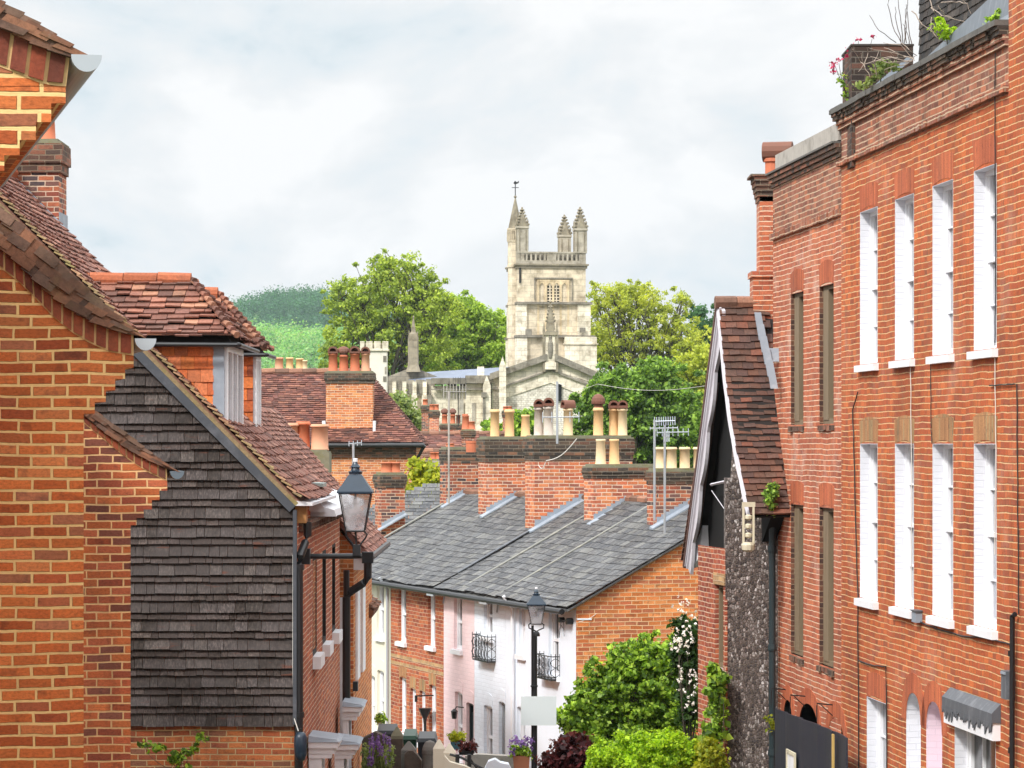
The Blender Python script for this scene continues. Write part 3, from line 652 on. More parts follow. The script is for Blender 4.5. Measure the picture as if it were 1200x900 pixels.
# shingles
mbs = [MB(), MB()]; z = zpl-.03; k = 0
while z < 3.2:
    mb = mbs[k % 2]
    h = .148 if k % 2 == 0 else .086
    h *= 1+.05*(R.random()-.5)
    if k == 0: h = .17
    zm = z+h*.5; hi = min(CX+.012, CX+.03-(zm-EZ+.10)/slope); lo = max(RX, -6.6)
    x = hi
    while x > lo:
        wd = R.choice([.10,.13,.15,.17,.2,.22,.27,.32]) * (1 if k % 2 == 0 else .9); a = max(x-wd, lo)
        j = (R.random()-.5)*.012; l = (.030 if k % 2 == 0 else .026)+.012*R.random(); tl = (R.random()-.5)*.008
        y0 = 38.3-.03-l
        mb.hexa([(a+.003, y0+tl, z+j), (x-.003, y0-tl, z+j+tl), (x-.003, 38.3-.006, z+j+tl), (a+.003, 38.3-.006, z+j),
                 (a+.003, 38.3-.014, z+h*1.12), (x-.003, 38.3-.014, z+h*1.12), (x-.003, 38.3-.004, z+h*1.12), (a+.0015, 38.3-.004, z+h*1.12)])
        x -= wd
    z += h; k += 1
mbs[0].build('shingle_cladding', M['shingle'], cottage); mbs[1].build('narrow_shingle_courses', M['shingleN'], cottage)
mb = MB(); mb.bx(CX-.012, CX+.035, 38.19, 38.3, zpl, EZ-.1); mb.build('corner_board', M['bargeD'], cottage)
# bargeboard
SU = V((-1, 0, slope)).normalized(); SN = V((slope, 0, 1)).normalized()
e0 = V((CX+.02, 38.17, EZ-.05)); e1 = e0 + SU*6.6
mb = MB(); mb.prism([e0-SN*.105, e0-SN*.0, e1-SN*.0, e1-SN*.105], CU*.045); mb.build('bargeboard', M['bargeD'], cottage)
mb = MB(); mb.prism([e0-SN*.02+V((0,.05,0)), e0+SN*.05+V((0,.05,0)), e1+SN*.05+V((0,.05,0)), e1-SN*.02+V((0,.05,0))], CU*.1)
O = V((CX+.07, 38.12, EZ+.03)); tiles(mb, O, CU, SU, [(0, 0), (.13, 0), (.13, 6.8), (0, 6.8)], .13, .1, .02, jit=1.3)
mb.build('verge', M['mossyverge'], cottage)
# roof
mb = MB(); O = V((CX+.12, 38.24, EZ-.02)); LR = (CX+.12-RX)/SU.x*-1 if SU.x < 0 else 0
def sagg(u, v):
    p = O + CU*u + SU*v
    p.z -= .035*math.sin(max(0, min(1, u/5.9))*math.pi)*1.0
    if v < .7: p += SN*(.07*((.7-v)/.7)**2)
    return p
tiles(mb, O, CU, SU, [(0, 0), (5.9, 0), (5.9, LR), (0, LR)], .185, .14, .017, jit=1.3, surf=sagg, gapf=.07)
back = [V((RX, 38.2, cz_(RX)-.1)), V((RX-4.7, 38.2, EZ-.3)), V((RX-4.7, 38.2, EZ-.2)), V((RX, 38.2, cz_(RX)+.02))]
mb.prism(back, CU*5.9)
mb.prism([O-SN*.05, O-SN*.015, O+SU*LR-SN*.015, O+SU*LR-SN*.05], CU*5.85)
roofC = mb.build('roof', M['tileC'], cottage)
mb = MB(); mb.tube([(RX, 38.15+i*.35, cz_(RX)+.06) for i in range(18)], .12, 8); mb.build('ridge_tiles', M['ridge'], cottage)
# chimney on the back gable
def stack(parent, x0, x1, y0, y1, z0, z1, mat, capmat, corb=.05, caph=.28, pots=(), rot=None, flash=False, capn=3, top=None, name='chimney', topmat=None):
    """brick stack with corbelled head; axes x (right) and y (back) unless rot=(u,v,origin) given"""
    if rot: U, Vv, OO = rot
    else: U, Vv, OO = V((1, 0, 0)), V((0, 1, 0)), V((0, 0, 0))
    def bb(mb, a, b, c, d, e, f):
        p = lambda x, y, z: OO + U*x + Vv*y + V((0, 0, z))
        mb.hexa([p(a,c,e), p(b,c,e), p(b,d,e), p(a,d,e), p(a,c,f), p(b,c,f), p(b,d,f), p(a,d,f)])
    mb = MB(); bb(mb, x0, x1, y0, y1, z0, z1-caph+.01)
    ch = mb.build(name, mat, parent)
    mb = MB(); h = caph/capn
    for k in range(capn):
        o = corb*((k+1)/capn) if k < capn-1 or capn < 3 else corb*.62
        bb(mb, x0-o, x1+o, y0-o, y1+o, z1-caph+h*k+ (.0 if k else 0), z1-caph+h*(k+1)-.001)
    mb.build('chimney_head', capmat, ch)
    mb = MB(); bb(mb, x0-corb*.4, x1+corb*.4, y0-corb*.4, y1+corb*.4, z1, z1+.03); bb(mb, x0+.02, x1-.02, y0+.02, y1-.02, z1+.03, z1+.07)
    mb.build('mortar_cap', topmat or M['capstone'], ch)
    for (fx, fy, h, r, m_, style) in pots:
        c = OO + U*(x0+(x1-x0)*fx) + Vv*(y0+(y1-y0)*fy); c.z = z1+.05
        mb = MB(); rt = r*.86
        if style == 'taper': prof = [(r*1.12, 0), (r*1.1, h*.05), (r, h*.08), (r*.84, h*.9), (r*.92, h*.91), (r*.94, h*.99), (r*.8, h), (r*.78, h*.9)]
        else: prof = [(r*1.06, 0), (r*1.06, h*.04), (r, h*.06), (r*.93, h*.88), (r*1.1, h*.885), (r*1.1, h*.95), (r*1.0, h*.96), (r*1.0, h), (r*.82, h), (r*.80, h*.85)]
        mb.lathe(c, prof, 16); pot = mb.build('chimney_pot', M[m_], ch)
        pot.data.polygons.foreach_set('use_smooth', [len(p.vertices) == 4 for p in pot.data.polygons])
        if style in ('hood', 'hoodx'):
            mb = MB(); n = 9; rr_ = r*1.12; ax = V((0, 1, 0)) if style == 'hood' else (V((.9, .43, 0)))
            sx = V((ax.y, -ax.x, 0)); b0 = c + V((0, 0, h-.01)); L = r*1.25
            for k in range(n):
                t0 = math.pi*k/n; t1 = math.pi*(k+1)/n
                q = [b0 - ax*L + sx*(rr_*math.cos(t)) + V((0, 0, rr_*1.05*math.sin(t)+.05)) for t in (t0, t1)]
                q2 = [b0 - ax*L + sx*(rr_*.66*math.cos(t)) + V((0, 0, rr_*.68*math.sin(t)+.05)) for t in (t0, t1)]
                mb.prism([q[0], q[1], q2[1], q2[0]], ax*2*L)
            mb.prism([b0 + ax*L*.3 + sx*(rr_*.66*math.cos(math.pi*k/8)) + V((0, 0, rr_*.68*math.sin(math.pi*k/8)+.05)) for k in range(9)], ax*.02)
            mb.prism([b0 - ax*L - sx*rr_ + V((0,0,.0)), b0 - ax*L + sx*rr_, b0 - ax*L + sx*rr_ + V((0,0,.055)), b0 - ax*L - sx*rr_ + V((0,0,.055))], ax*2*L)
            mb.build('cowl', M['hood'], ch)
        elif style == 'dome':
            mb = MB(); mb.lathe(c+V((0, 0, h)), [(r*.9, 0), (r*.9, .07), (r*1.35, .08), (r*1.4, .13), (r*1.25, .2), (r*.8, .26), (r*.2, .29)], 14); mb.build('cowl', M['hood'], ch)
    if flash:
        pass
    return ch
chY = 44.15
cx0 = (5-600)/F*chY; cx1 = (69-600)/F*chY
ch = stack(cottage, cx0, cx1, chY, chY+.75, 1.5, (520-168)/F*chY, M['brickN'], M['brickDark'], corb=.09, caph=.42, pots=((.72, .4, .45, .13, 'potR', 'taper'),))
# stepped lead flashing at the chimney
mb = MB()
for k in range(7):
    x = cx1 - k*.11; z = cz_(x)-.1; mb.prism([(x+.02, chY-.012, z-.1), (x+.02, chY-.012, z+.14), (x-.12, chY-.012, z+.14), (x-.12, chY-.012, z+.02)], (0, .008, 0))
mb.bx(cx1+.003, cx1+.012, chY-.01, chY+.8, cz_(cx1)-.3, cz_(cx1)+.2)
mb.prism([(cx1+.3, chY-.35, cz_(cx1+.3)-.0), (cx1-.8, chY-.35, cz_(cx1-.8)), (cx1-.8, chY-.02, cz_(cx1-.8)+.06), (cx1+.3, chY-.02, cz_(cx1+.3)+.06)], SN*.012)
mb.build('flashing', M['lead'], ch)

def dormer(Y0, Y1, lead=True):
    lw = .12 if lead else -.01
    Xf = -3.64; z0 = cz_(Xf)-.02; z1 = 1.27; xb = CX+.03-(z1-EZ)/slope-.25
    mb = MB()
    mb.hexa([(xb, Y0, -0.3), (Xf, Y0, z0-.3), (Xf, Y1, z0-.3), (xb, Y1, -.3), (xb, Y0, z1), (Xf, Y0, z1), (Xf, Y1, z1), (xb, Y1, z1)])
    d = mb.build('dormer', M['darkwood'], cottage)
    # tile hanging on the near cheek
    mb = MB(); O = V((xb, Y0-.004, z0-.6))
    z = z0-.1; k = 0
    while z < z1-.05:
        h = .165; x = Xf-lw
        a0 = Xf-lw
        while a0 > xb:
            wd = .165; a = a0-wd if not (k % 2 and a0 == Xf-lw) else a0-wd*.5
            l = .018+.01*R.random(); j = (R.random()-.5)*.008
            mb.hexa([(a+.002, Y0-l-.012, z+j), (a0-.002, Y0-l-.012, z+j), (a0-.002, Y0-.002, z+j), (a+.002, Y0-.002, z+j),
                     (a+.002, Y0-.016, z+h*1.2), (a0-.002, Y0-.016, z+h*1.2), (a0-.002, Y0-.002, z+h*1.2), (a+.002, Y0-.002, z+h*1.2)])
            a0 = a
        z += h; k += 1
    mb.build('hung_tiles', M['hungO'], d)
    if lead: mb = MB(); mb.bx(Xf-.13, Xf+.012, Y0-.03, Y0+.012, z0-.06, z1); mb.build('lead_corner', M['lead'], d)
    mb = MB(); mb.bx(Xf+.002, Xf+.05, Y0+.02, Y0+.14, z0-.05, z1); mb.bx(Xf+.002, Xf+.05, Y1-.14, Y1-.02, z0-.05, z1); mb.bx(Xf+.002, Xf+.048, Y0+.14, Y1-.14, z1-.1, z1)
    mb.bx(Xf+.002, Xf+.09, Y0+.0, Y1-.0, z0-.12, z0-.05)
    for q in range(1, 3): yq = Y0+.14+(Y1-Y0-.28)*q/3; mb.bx(Xf+.002, Xf+.045, yq-.05, yq+.05, z0-.05, z1-.1)
    mb.build('window_frame', M['wpaint'], d)
    mb = MB(); mb.bx(Xf+.001, Xf+.012, Y0+.1, Y1-.1, z0-.04, z1-.05); mb.build('pane', M['glassL'], d)
    # hipped roof
    ym = (Y0+Y1)/2; er = Xf+.17; ez = z1-.0; ry = 2.10; rxr = -4.17; a = Y0-.22; b = Y1+.22
    rl = CX+.03-(ry-EZ)/slope-.3; el_ = CX+.03-(ez-EZ)/slope-.3
    mb = MB()
    Vn = V((0, ym-a, ry-ez)); Ls = Vn.length; rise = Vn.normalized()
    def sf(O_, U_, V_):
        def f(u, v):
            p = O_ + U_*u + V_*v
            p.z += .05*(max(0, .35-v)/.35)**2 - .03*math.sin(min(1, v/Ls)*math.pi)
            return p
        return f
    O1 = V((er, a, ez)); U1 = V((-1, 0, 0)); poly = [(0, 0), (er-el_, 0), (er-rl, Ls), (er-rxr, Ls)]
    tiles(mb, O1, U1, rise, poly, .19, .15, .022, jit=1.5, surf=sf(O1, U1, rise))
    rise2 = V((0, ym-b, ry-ez)).normalized(); O2 = V((er, b, ez)); tiles(mb, O2, U1, rise2, poly, .19, .15, .022, jit=1.5, surf=sf(O2, U1, rise2))
    Vh = V((rxr-er, 0, ry-ez)); Lh = Vh.length; O3 = V((er, a, ez)); U3 = V((0, 1, 0)); Vh.normalize()
    tiles(mb, O3, U3, Vh, [(0, 0), (b-a, 0), (ym-a+.01, Lh), (ym-a-.01, Lh)], .19, .15, .022, jit=1.5, surf=lambda u, v: O3+U3*u+Vh*v+V((0, 0, .05*(max(0, .35-v)/.35)**2)))
    # bonnet hips
    for yy in (a, b):
        p0 = V((er+.02, yy, ez+.05)); p1 = V((rxr, ym, ry+.03))
        for k in range(12):
            q0 = p0.lerp(p1, k/12); q1 = p0.lerp(p1, (k+1.3)/12)
            mb.tube([q0+V((0, 0, .045)), q1+V((0, 0, .0))], .045, 6, .03)
    rf = mb.build('dormer_roof', M['tileD'], d)
    mb = MB(); mb.hexa([(rl, a+.05, ez-.02), (er-.04, a+.05, ez-.02), (er-.04, b-.05, ez-.02), (rl, b-.05, ez-.02), (rl, ym-.02, ry-.03), (rxr, ym-.02, ry-.03), (rxr, ym+.02, ry-.03), (rl, ym+.02, ry-.03)])
    mb.build('roof_lining', M['darkwood'], d)
    mb = MB(); x = rxr
    while x > rl: mb.tube([(x, ym, ry+.02), (x-.43, ym, ry+.02+R.random()*.015)], .10+.006*R.random(), 10); x -= .44
    mb.build('ridge_tiles', M['ridge'], d)
    mb = MB(); mb.tube([(el_, a-.03, ez-.02), (er+.03, a-.03, ez-.03), (er+.05, a, ez-.03), (er+.05, b, ez-.03)], .03, 8); mb.build('gutter', M['iron'], d)
    return d
dormer(38.75, 41.1); dormer(43.1, 44.0, False)
# window, sill, soffit block on the street side
LW = Wall(CX, 38.3, TV, 'R')          # street wall of the shingled house and its neighbour
# ================================================================== windows
WPROTO = {}
def window(parent, W, t, z, w, h, rec=.15, style='sash', sill=True, frame='wpaint', glass='glassL', side='R', revmat=None, sillmat=None, bars=(1, 1)):
    """t = end of the opening that appears on the left of the picture; local x right, y inward, z up"""
    key = (round(w, 3), round(h, 3), rec, style, sill, frame, glass, revmat, sillmat, bars)
    X = -W.u if W.n.dot(V((W.u.y, -W.u.x, 0))) < 0 else W.u
    if side == 'left': X = W.u
    rz = math.atan2(X.y, X.x); loc = W.pt(t, z)
    if key in WPROTO: return copy_child(WPROTO[key], parent, loc, rz)
    f = .055; y0 = rec-.045; y1 = rec+.03
    def mk(name, fn, mat, par):
        mb = MB(); fn(mb); me = bpy.data.meshes.new(name); me.from_pydata(mb.v, [], mb.f); me.update(); uv_world(me); me.materials.append(M[mat])
        ob = bpy.data.objects.new(name, me); COL.objects.link(ob); ob.parent = par; return ob
    def fr(mb):
        mb.bx(0, f, y0, y1, 0, h)
        if style != 'boarded': mb.bx(w-f, w, y0, y1, 0, h)
        mb.bx(f, w-f, y0, y1, h-f, h); mb.bx(f, w-f, y0, y1, 0, f*1.3)
        if style == 'sash':
            mb.bx(f, w-f, y0+.012, y1+.01, h*.5-.025, h*.5+.025)
            mb.bx(f, f+.035, y0+.03, y1+.02, f, h-f); mb.bx(w-f-.035, w-f, y0+.03, y1+.02, f, h-f)
            for k in range(1, bars[0]+1): x = w*k/(bars[0]+1); mb.bx(x-.012, x+.012, y0+.03, y1+.02, f, h-f)
            for k in range(bars[1]):
                for q in (.25, .75): mb.bx(f, w-f, y0+.032, y1+.018, h*q-.01, h*q+.01)
        elif style == 'boarded':
            mb.bx(f, w*.42, y0-.01, y1, f, h-f)
        elif style == 'door':
            mb.bx(f, w-f, y0+.03, y1+.02, f, h*.94-f); mb.bx(w*.46, w*.54, y0+.02, y1, f, h*.9)
    ob = mk('door' if style == 'door' else 'window', fr, frame, parent)
    ob.location = loc - WL.get(parent.name, V((0, 0, 0))); ob.rotation_euler = (0, 0, rz); WL[ob.name] = loc
    ch = []
    ch.append(mk('pane', lambda m_: m_.bx(f*.5, w-f*.5, rec+.022, rec+.06, f*.5, h-f*.5) if style != 'door' else m_.bx(w*.2, w*.8, rec-.012, rec-.004+.03, h*.6, h*.82), glass, ob))
    if sill: ch.append(mk('sill', lambda m_: m_.hexa([(-.06, -.07, -.10), (w+.06, -.07, -.10), (w+.06, rec, -.10), (-.06, rec, -.10), (-.06, -.07, -.015), (w+.06, -.07, -.015), (w+.06, rec, .012), (-.06, rec, .012)]), sillmat or frame, ob))
    if revmat:
        def rv(m_):
            e = .006
            m_.bx(.0, e, -.002, y0, 0, h); m_.bx(w-e, w, -.002, y0, 0, h); m_.bx(e, w-e, -.002, y0, h-e, h)
        ch.append(mk('painted_reveal', rv, revmat, ob))
    PROTO_CH[ob.name] = ch; WPROTO[key] = ob
    return ob
def lintel(mb, W, t0, t1, zb, zt, rise=.045, off=.004, splay=.04, th=.03):
    """flat segmental arch: t0 left end on the picture"""
    n = 8; s = (t1-t0)
    bot = [W.pt(t0+s*k/n, zb+rise*.9*math.sin(math.pi*k/n), off) for k in range(n+1)]
    sp = splay*(1 if t1 > t0 else -1)
    top = [W.pt(t0-sp+(s+2*sp)*k/n, zt+rise*1.2*math.sin(math.pi*k/n), off) for k in range(n+1)]
    for k in range(n): mb.prism([bot[k], bot[k+1], top[k+1], top[k]], W.n*-th)

# ================================================================== tall brick house on the right
RW = Wall((1017-600)/F*39.13, 39.13, -.0944, 'L')
tall = thing('tall_brick_house', 'long tall red brick house on the right, white windows near and brown windows beyond', 'house', RW.pt(0, -7))
tR = lambda px: RW.t(px)
tend = tR(906); tn = -15.0; tdiv = tR(986)
ZC = 4.42                       # underside of the near coping
holes = []; jobs = []
cols = [(1008, 1028.5), (1049, 1071), (1093, 1117), (1141.5, 1168)]
for a, b in cols:
    ta, tb = tR(a), tR(b)
    for zs, zt in ((1.02, 2.98), (-1.98, .0)):
        holes.append((tb, ta, zs, zt, 0)); jobs.append((ta, zs, ta-tb, zt-zs))
for k in (1, 2, 3):             # the same bays carried on toward the camera, out of the frame
    for zs, zt in ((1.02, 2.98), (-1.98, .0)):
        ta = tR(1141.5) - 2.1*k - .35; holes.append((ta-1.05, ta, zs, zt, 0)); jobs.append((ta, zs, 1.05, zt-zs))
bcols = [(927, 941.5), (960.5, 977)]
bjobs = []
for a, b in bcols:
    ta, tb = tR(a), tR(b); zs = RW.z(941, 497); zt = RW.z(941, 350)
    for zs, zt in ((.27, 2.16), (-3.03, -.87)):
        holes.append((tb, ta, zs, zt)); holes[-1] = holes[-1]+(0,); bjobs.append((ta, zs, ta-tb, zt-zs))
# ground floor
ta, tb = tR(1016), tR(1038.5); gz1 = RW.z(1016, 816); holes.append((tb, ta, -5.2, gz1, 0)); gjob = (ta, -5.2, ta-tb, gz1+5.2)
ts_, te_ = tR(1119), tR(1167); zsh = RW.z(1119, 846); holes.append((te_, ts_, -6.0, zsh, 0))
niches = [(tR(1062), tR(1079), RW.z(1070, 812)), (tR(1085.5), tR(1104), RW.z(1094, 822))]
for a, b, zt in niches: holes.append((b, a, -6.0, zt, 0))
darkn = [(tR(918.5), tR(928.5), RW.z(923, 820)), (tR(936), tR(960), RW.z(948, 825)), (tR(971), tR(989), RW.z(980, 841))]
for a, b, zt in darkn: holes.append((b, a, -6.0, zt, 0))
def pointed(W, a, b, zt, zb, grow=0.0, n=7):
    """outline of a pointed opening between a and b (a left on picture), apex zt"""
    w_ = abs(a-b)/2; c = (a+b)/2; rise = .30 if abs(a-b) < 1.2 else .45; rise = rise if zt-rise > zb else .3
    pts = []
    for k in range(n+1):
        x = k/n; pts.append((c + (w_+grow)*(1-x**1.9)*(1 if a > b else -1), (zt-rise*1.15) + (rise*1.15+grow)*math.sin(x*math.pi/2)**.85))
    right = [(2*c-p[0], p[1]) for p in reversed(pts[:-1])]
    return pts + right
def spandrels(mb, W, a, b, zt):
    o = pointed(W, a, b, zt, -9); m_ = len(o)//2
    L = o[:m_+1]; mb.face([W.pt(*p) for p in L] + [W.pt(a, zt)])
    Rr = o[m_:]; mb.face([W.pt(*p) for p in Rr] + [W.pt(b, zt)])
zstring = 3.68; tp = tR(1182)
mb = MB(); facade(mb, RW, tn, tdiv, -8, zstring-.02, [h for h in holes if h[0] < tdiv], depth=.17)
for q_ in niches: spandrels(mb, RW, *q_)
mb.face([RW.pt(tn, -8, 0), RW.pt(tn, -8, -9), RW.pt(tn, ZC, -9), RW.pt(tn, ZC, 0)])
mb.face([RW.pt(tend, -8, 0), RW.pt(tend, 3.5, 0), RW.pt(tend, 3.5, -9), RW.pt(tend, -8, -9)])
mb.face([RW.pt(tn, -8, -9), RW.pt(tend, -8, -9), RW.pt(tend, 3.5, -9), RW.pt(tn, 3.5, -9)])
facade(mb, RW, tn, tp, zstring-.02, 5.2, [])
mb.face([RW.pt(tp, zstring), RW.pt(tp, 5.2), RW.pt(tp, 5.2, -.5), RW.pt(tp, zstring, -.5)])
mb.build('wall', M['brickR'], tall)
ztop2 = RW.z(940, 268)          # lower string of the far part
mb = MB(); facade(mb, RW, tdiv, tend, -8, ztop2, [h for h in holes if h[0] >= tdiv-.01], depth=.17)
for q_ in darkn: spandrels(mb, RW, *q_)
mb.build('wall', M['brickR2'], tall)
zc2 = RW.z(908, 205)
mb = MB(); facade(mb, RW, tdiv, tend, ztop2, zc2, []); mb.build('parapet_wall', M['brickPar'], tall)
mb = MB(); facade(mb, RW, tp, tdiv, zstring-.02, ZC-.25, [])
mb.build('parapet_wall', M['brickPar'], tall)
def band(mb, W, t0, t1, z0, z1, off, back=.0):
    mb.hexa([W.pt(t0, z0, off), W.pt(t1, z0, off), W.pt(t1, z0, -back), W.pt(t0, z0, -back), W.pt(t0, z1, off), W.pt(t1, z1, off), W.pt(t1, z1, -back), W.pt(t0, z1, -back)])
# string courses: broken line of projecting bricks
mb = MB(); t = tp
while t < tdiv+.05:
    l = .1+.12*R.random(); o = .045+.025*R.random()
    band(mb, RW, t, min(t+l-.006, tdiv+.05), zstring, zstring+.068, o, .0); t += l
mb.build('string_course', M['brickPar'], tall)
mb = MB(); t = tdiv+.02
while t < tend-.02:
    l = .1+.12*R.random(); band(mb, RW, t, min(t+l-.006, tend), ztop2-.02, ztop2+.075, .035+.03*R.random(), 0); t += l
mb.build('string_course', M['brickPar'], tall)
mb = MB()
band(mb, RW, tp, tdiv+.06, ZC-.255, ZC-.20, .04, .2)
t = tp
while t < tdiv+.06:     # rubbed brick courses stepping out, the upper ones dark and broken
    l = .11+.02*R.random(); o = .02*R.random()
    band(mb, RW, t, min(t+l, tdiv+.07)-.008, ZC-.197, ZC-.14, .055+o, .2); t += l
mb.build('cornice', M['brickPar'], tall)
mb = MB(); t = tp
while t < tdiv+.08:
    l = .10+.14*R.random(); o = .035*R.random()
    band(mb, RW, t, min(t+l, tdiv+.09)-.007, ZC-.137, ZC-.09, .075+o, .2)
    
    band(mb, RW, t, min(t+l, tdiv+.09)-.004, ZC-.087, ZC-.048, .10+o*.8, .2); t += l
mb.build('cornice_dentils', M['brickSd'], tall)
mb = MB(); t = tp
while t < tdiv+.1:
    l = .5+.3*R.random(); band(mb, RW, t, min(t+l, tdiv+.12)-.006, ZC-.045, ZC+.015+.012*R.random(), .14+.015*R.random(), .35); t += l
mb.build('coping', M['coping'], tall)
# far part: lower cornice and pale rendered parapet
mb = MB()
for k, o in enumerate((.03, .06, .085)):
    band(mb, RW, tdiv-.02, tend+.05, zc2+.003-.19+k*.062, zc2-.19+k*.062+.056, o, .2)
mb.build('cornice', M['brickDark'], tall)
mb = MB(); band(mb, RW, tdiv+.1, tend+.06, zc2+.003, zc2+.03, .11, .3); mb.build('coping', M['coping'], tall)
mb = MB(); zpr = RW.z(985, 143); band(mb, RW, tdiv+.1, tR(910), zc2+.045, zpr, .02, .12); mb.build('rendered_parapet', M['greycap'], tall)
# leave no hole above: flat roof
mb = MB(); mb.face([RW.pt(tn, 3.6, -.0), RW.pt(tend, 3.3, -.0), RW.pt(tend, 3.3, -9), RW.pt(tn, 3.6, -9)]); mb.build('roof_deck', M['leadD'], tall)
for (ta, zs, w_, h_) in jobs: window(tall, RW, ta, zs, w_, h_, .17, 'sash', True, 'wpaint', 'glassL', revmat='wreveal')
for (ta, zs, w_, h_) in bjobs: window(tall, RW, ta, zs, w_, h_, .095, 'boarded', False, 'brownwood', 'void', revmat='revdark')
ta, zs, w_, h_ = gjob; window(tall, RW, ta, zs, w_, h_, .17, 'sash', True, 'wpaint', 'glassL', revmat='wreveal', bars=(1, 1))
for (ta, zs, w_, h_) in jobs:
    mb = MB(); lintel(mb, RW, ta, ta-w_, zs+h_, zs+h_+.29); mb.build('window_arch', M['lintel' if zs > 0 else 'lintelY'], tall)
for (ta, zs, w_, h_) in bjobs+[gjob]:
    mb = MB(); lintel(mb, RW, ta, ta-w_, zs+h_, zs+h_+.29); mb.build('window_arch', M['lintel'], tall)
for (ta, zs, w_, h_) in bjobs:
    mb = MB()
    for k in range(5):
        a_ = ta-w_-.05+(w_+.1)*k/5; band(mb, RW, a_, a_+(w_+.1)/5-.01, zs-.11+.03*R.random(), zs-.02, .012+.03*R.random(), .15)
    mb.build('worn_sill', M['brickDark'], tall)
# pointed arches: niche backs, arch rings
def arch_ring(mb, W, a, b, zt, ring, zb, off=.005):
    i = pointed(W, a, b, zt, zb); o = pointed(W, a, b, zt, zb, ring)
    for k in range(len(i)-1):
        mb.prism([W.pt(*i[k], off), W.pt(*i[k+1], off), W.pt(*o[k+1], off), W.pt(*o[k], off)], W.n*-.02)
for (lst, mat) in ((niches[:1], 'wreveal'), (niches[1:], 'pinkrev'), (darkn, 'void')):
    for a, b, zt in lst:
        o = pointed(RW, a, b, zt, -6); dp_ = .22 if mat != 'void' else .3; mb = MB()
        full = [(a, -6)] + o + [(b, -6)]
        mb.face([RW.pt(p[0], p[1], -dp_) for p in full])
        for p, q in zip(full, full[1:]): mb.face([RW.pt(*p), RW.pt(*q), RW.pt(*q, -dp_), RW.pt(*p, -dp_)])
        mb.build('arched_recess', M[mat], tall)
for a, b, zt in niches: mb = MB(); arch_ring(mb, RW, a, b, zt, .24, -6); mb.build('pointed_arch', M['lintel'], tall)
for a, b, zt in darkn: mb = MB(); arch_ring(mb, RW, a, b, zt, .22, -6); mb.build('pointed_arch', M['lintel'], tall)
# shop window: lead hood, white fascia, mullioned frame
mb = MB(); t0, t1 = tR(1114), tR(1173); z1 = RW.z(1116, 806); z0 = RW.z(1116, 827)
q = lambda t, z, o: RW.pt(t, z, o)
mb.hexa([q(t1,z0,.10),q(t0,z0,.10),q(t0,z0,0),q(t1,z0,0),q(t1,z0+.10,.10),q(t0,z0+.10,.10),q(t0,z1,.003),q(t1,z1,.003)])
t = t1
while t < t0-.02:
    l = .05+.05*R.random(); dz = .03+.13*R.random(); mb.prism([q(t,z0,.103),q(min(t+l,t0),z0,.103),q(min(t+l*.8,t0),z0-dz,.103),q(t+l*.3,z0-dz*.7,.103)], RW.n*-.012); t += l*.8
hood = mb.build('lead_hood', M['leadD'], tall)
mb = MB(); zf = RW.z(1119, 848); band(mb, RW, t1+.02, t0-.02, zf, z0-.003, .085, -.0); mb.build('fascia', M['wpaint'], tall)
window(tall, RW, ts_, -6.0, ts_-te_, zsh+6.0, .18, 'sash', False, 'wpaint', 'glass', revmat='wreveal', bars=(2, 0))
# small vent stains below sills are left to the brick's grime; the services follow
def cable(name, label, pts, r, mat='wire', cat='cable', grp=None):
    mb = MB(); mb.tube([RW.pt(RW.t(x), RW.z(x, y), o) for x, y, o in pts], r, 5); single(mb, name, M[mat], label, cat, grp)
def sag(L, off=.02):
    out = []
    for (x0, y0), (x1, y1) in zip(L, L[1:]):
        for k in range(5): f = k/5; out.append((x0+(x1-x0)*f+R.uniform(-.4, .4), y0+(y1-y0)*f+R.uniform(-.4, .4), off))
    out.append((*L[-1], off)); return out
cable('cable', 'thin black cable running down beside the nearest white windows', sag([(1168, 62), (1168, 180), (1169, 330), (1168, 405)]), .007)
cable('cable', 'pale thin cable hanging between the upper and lower nearest windows', sag([(1168, 408), (1169, 520), (1168, 650)]), .006, 'wireW')
cable('cable', 'black cable on the brick wall between the brown and white windows', sag([(1007, 459), (1001, 480), (1003, 560), (1007, 700), (1008, 900)]), .009)
cable('cable', 'black cable dropping past the left edge of the arched niches', sag([(1008, 774), (1024, 780), (1040, 781), (1041, 900)]), .009)
cable('cable', 'black cable sagging under the lower white sills to the drainpipe', sag([(1060, 722), (1078, 728), (1100, 737), (1130, 745), (1160, 748), (1186, 755), (1190, 768), (1188, 785)]), .009)
cable('cable', 'pale thin cable beside the third white window column', sag([(1069, 418), (1070, 520), (1070, 700)]), .006, 'wireW')
cable('cable', 'short black cable looping right of the nearest upper sill', sag([(1162, 452), (1178, 451), (1194, 450), (1195, 600), (1196, 720)]), .008)
cable('cable', 'black cable hanging straight under the second nearest upper sill', sag([(1093, 418), (1093, 500), (1094, 520)]), .006)
pr = thing('drainpipe', 'thin black drainpipe with grey cable box on the near end of the tall brick wall', 'drainpipe', RW.pt(tR(1194), -7))
mb = MB(); mb.tube([RW.pt(tR(1195), RW.z(1195, 720), .05), RW.pt(tR(1193), RW.z(1195, 722)+.0, .06), RW.pt(tR(1192), -7, .06)], .028, 8); mb.build('pipe', M['iron'], pr)
for k in range(4):
    mb = MB(); z = -2.2-k*1.0; mb.lathe(RW.pt(tR(1192), z, .06), [(.036, 0), (.036, .06)], 8); mb.build('collar', M['iron'], pr)
jb = thing('junction_box', 'grey plastic cable box fixed beside the black drainpipe', 'cable box', RW.pt(tR(1186), RW.z(1186, 820)))
mb = MB(); band(mb, RW, tR(1190), tR(1184), RW.z(1187, 819), RW.z(1187, 786), .1, -.002); mb.build('case', M['leadD'], jb)
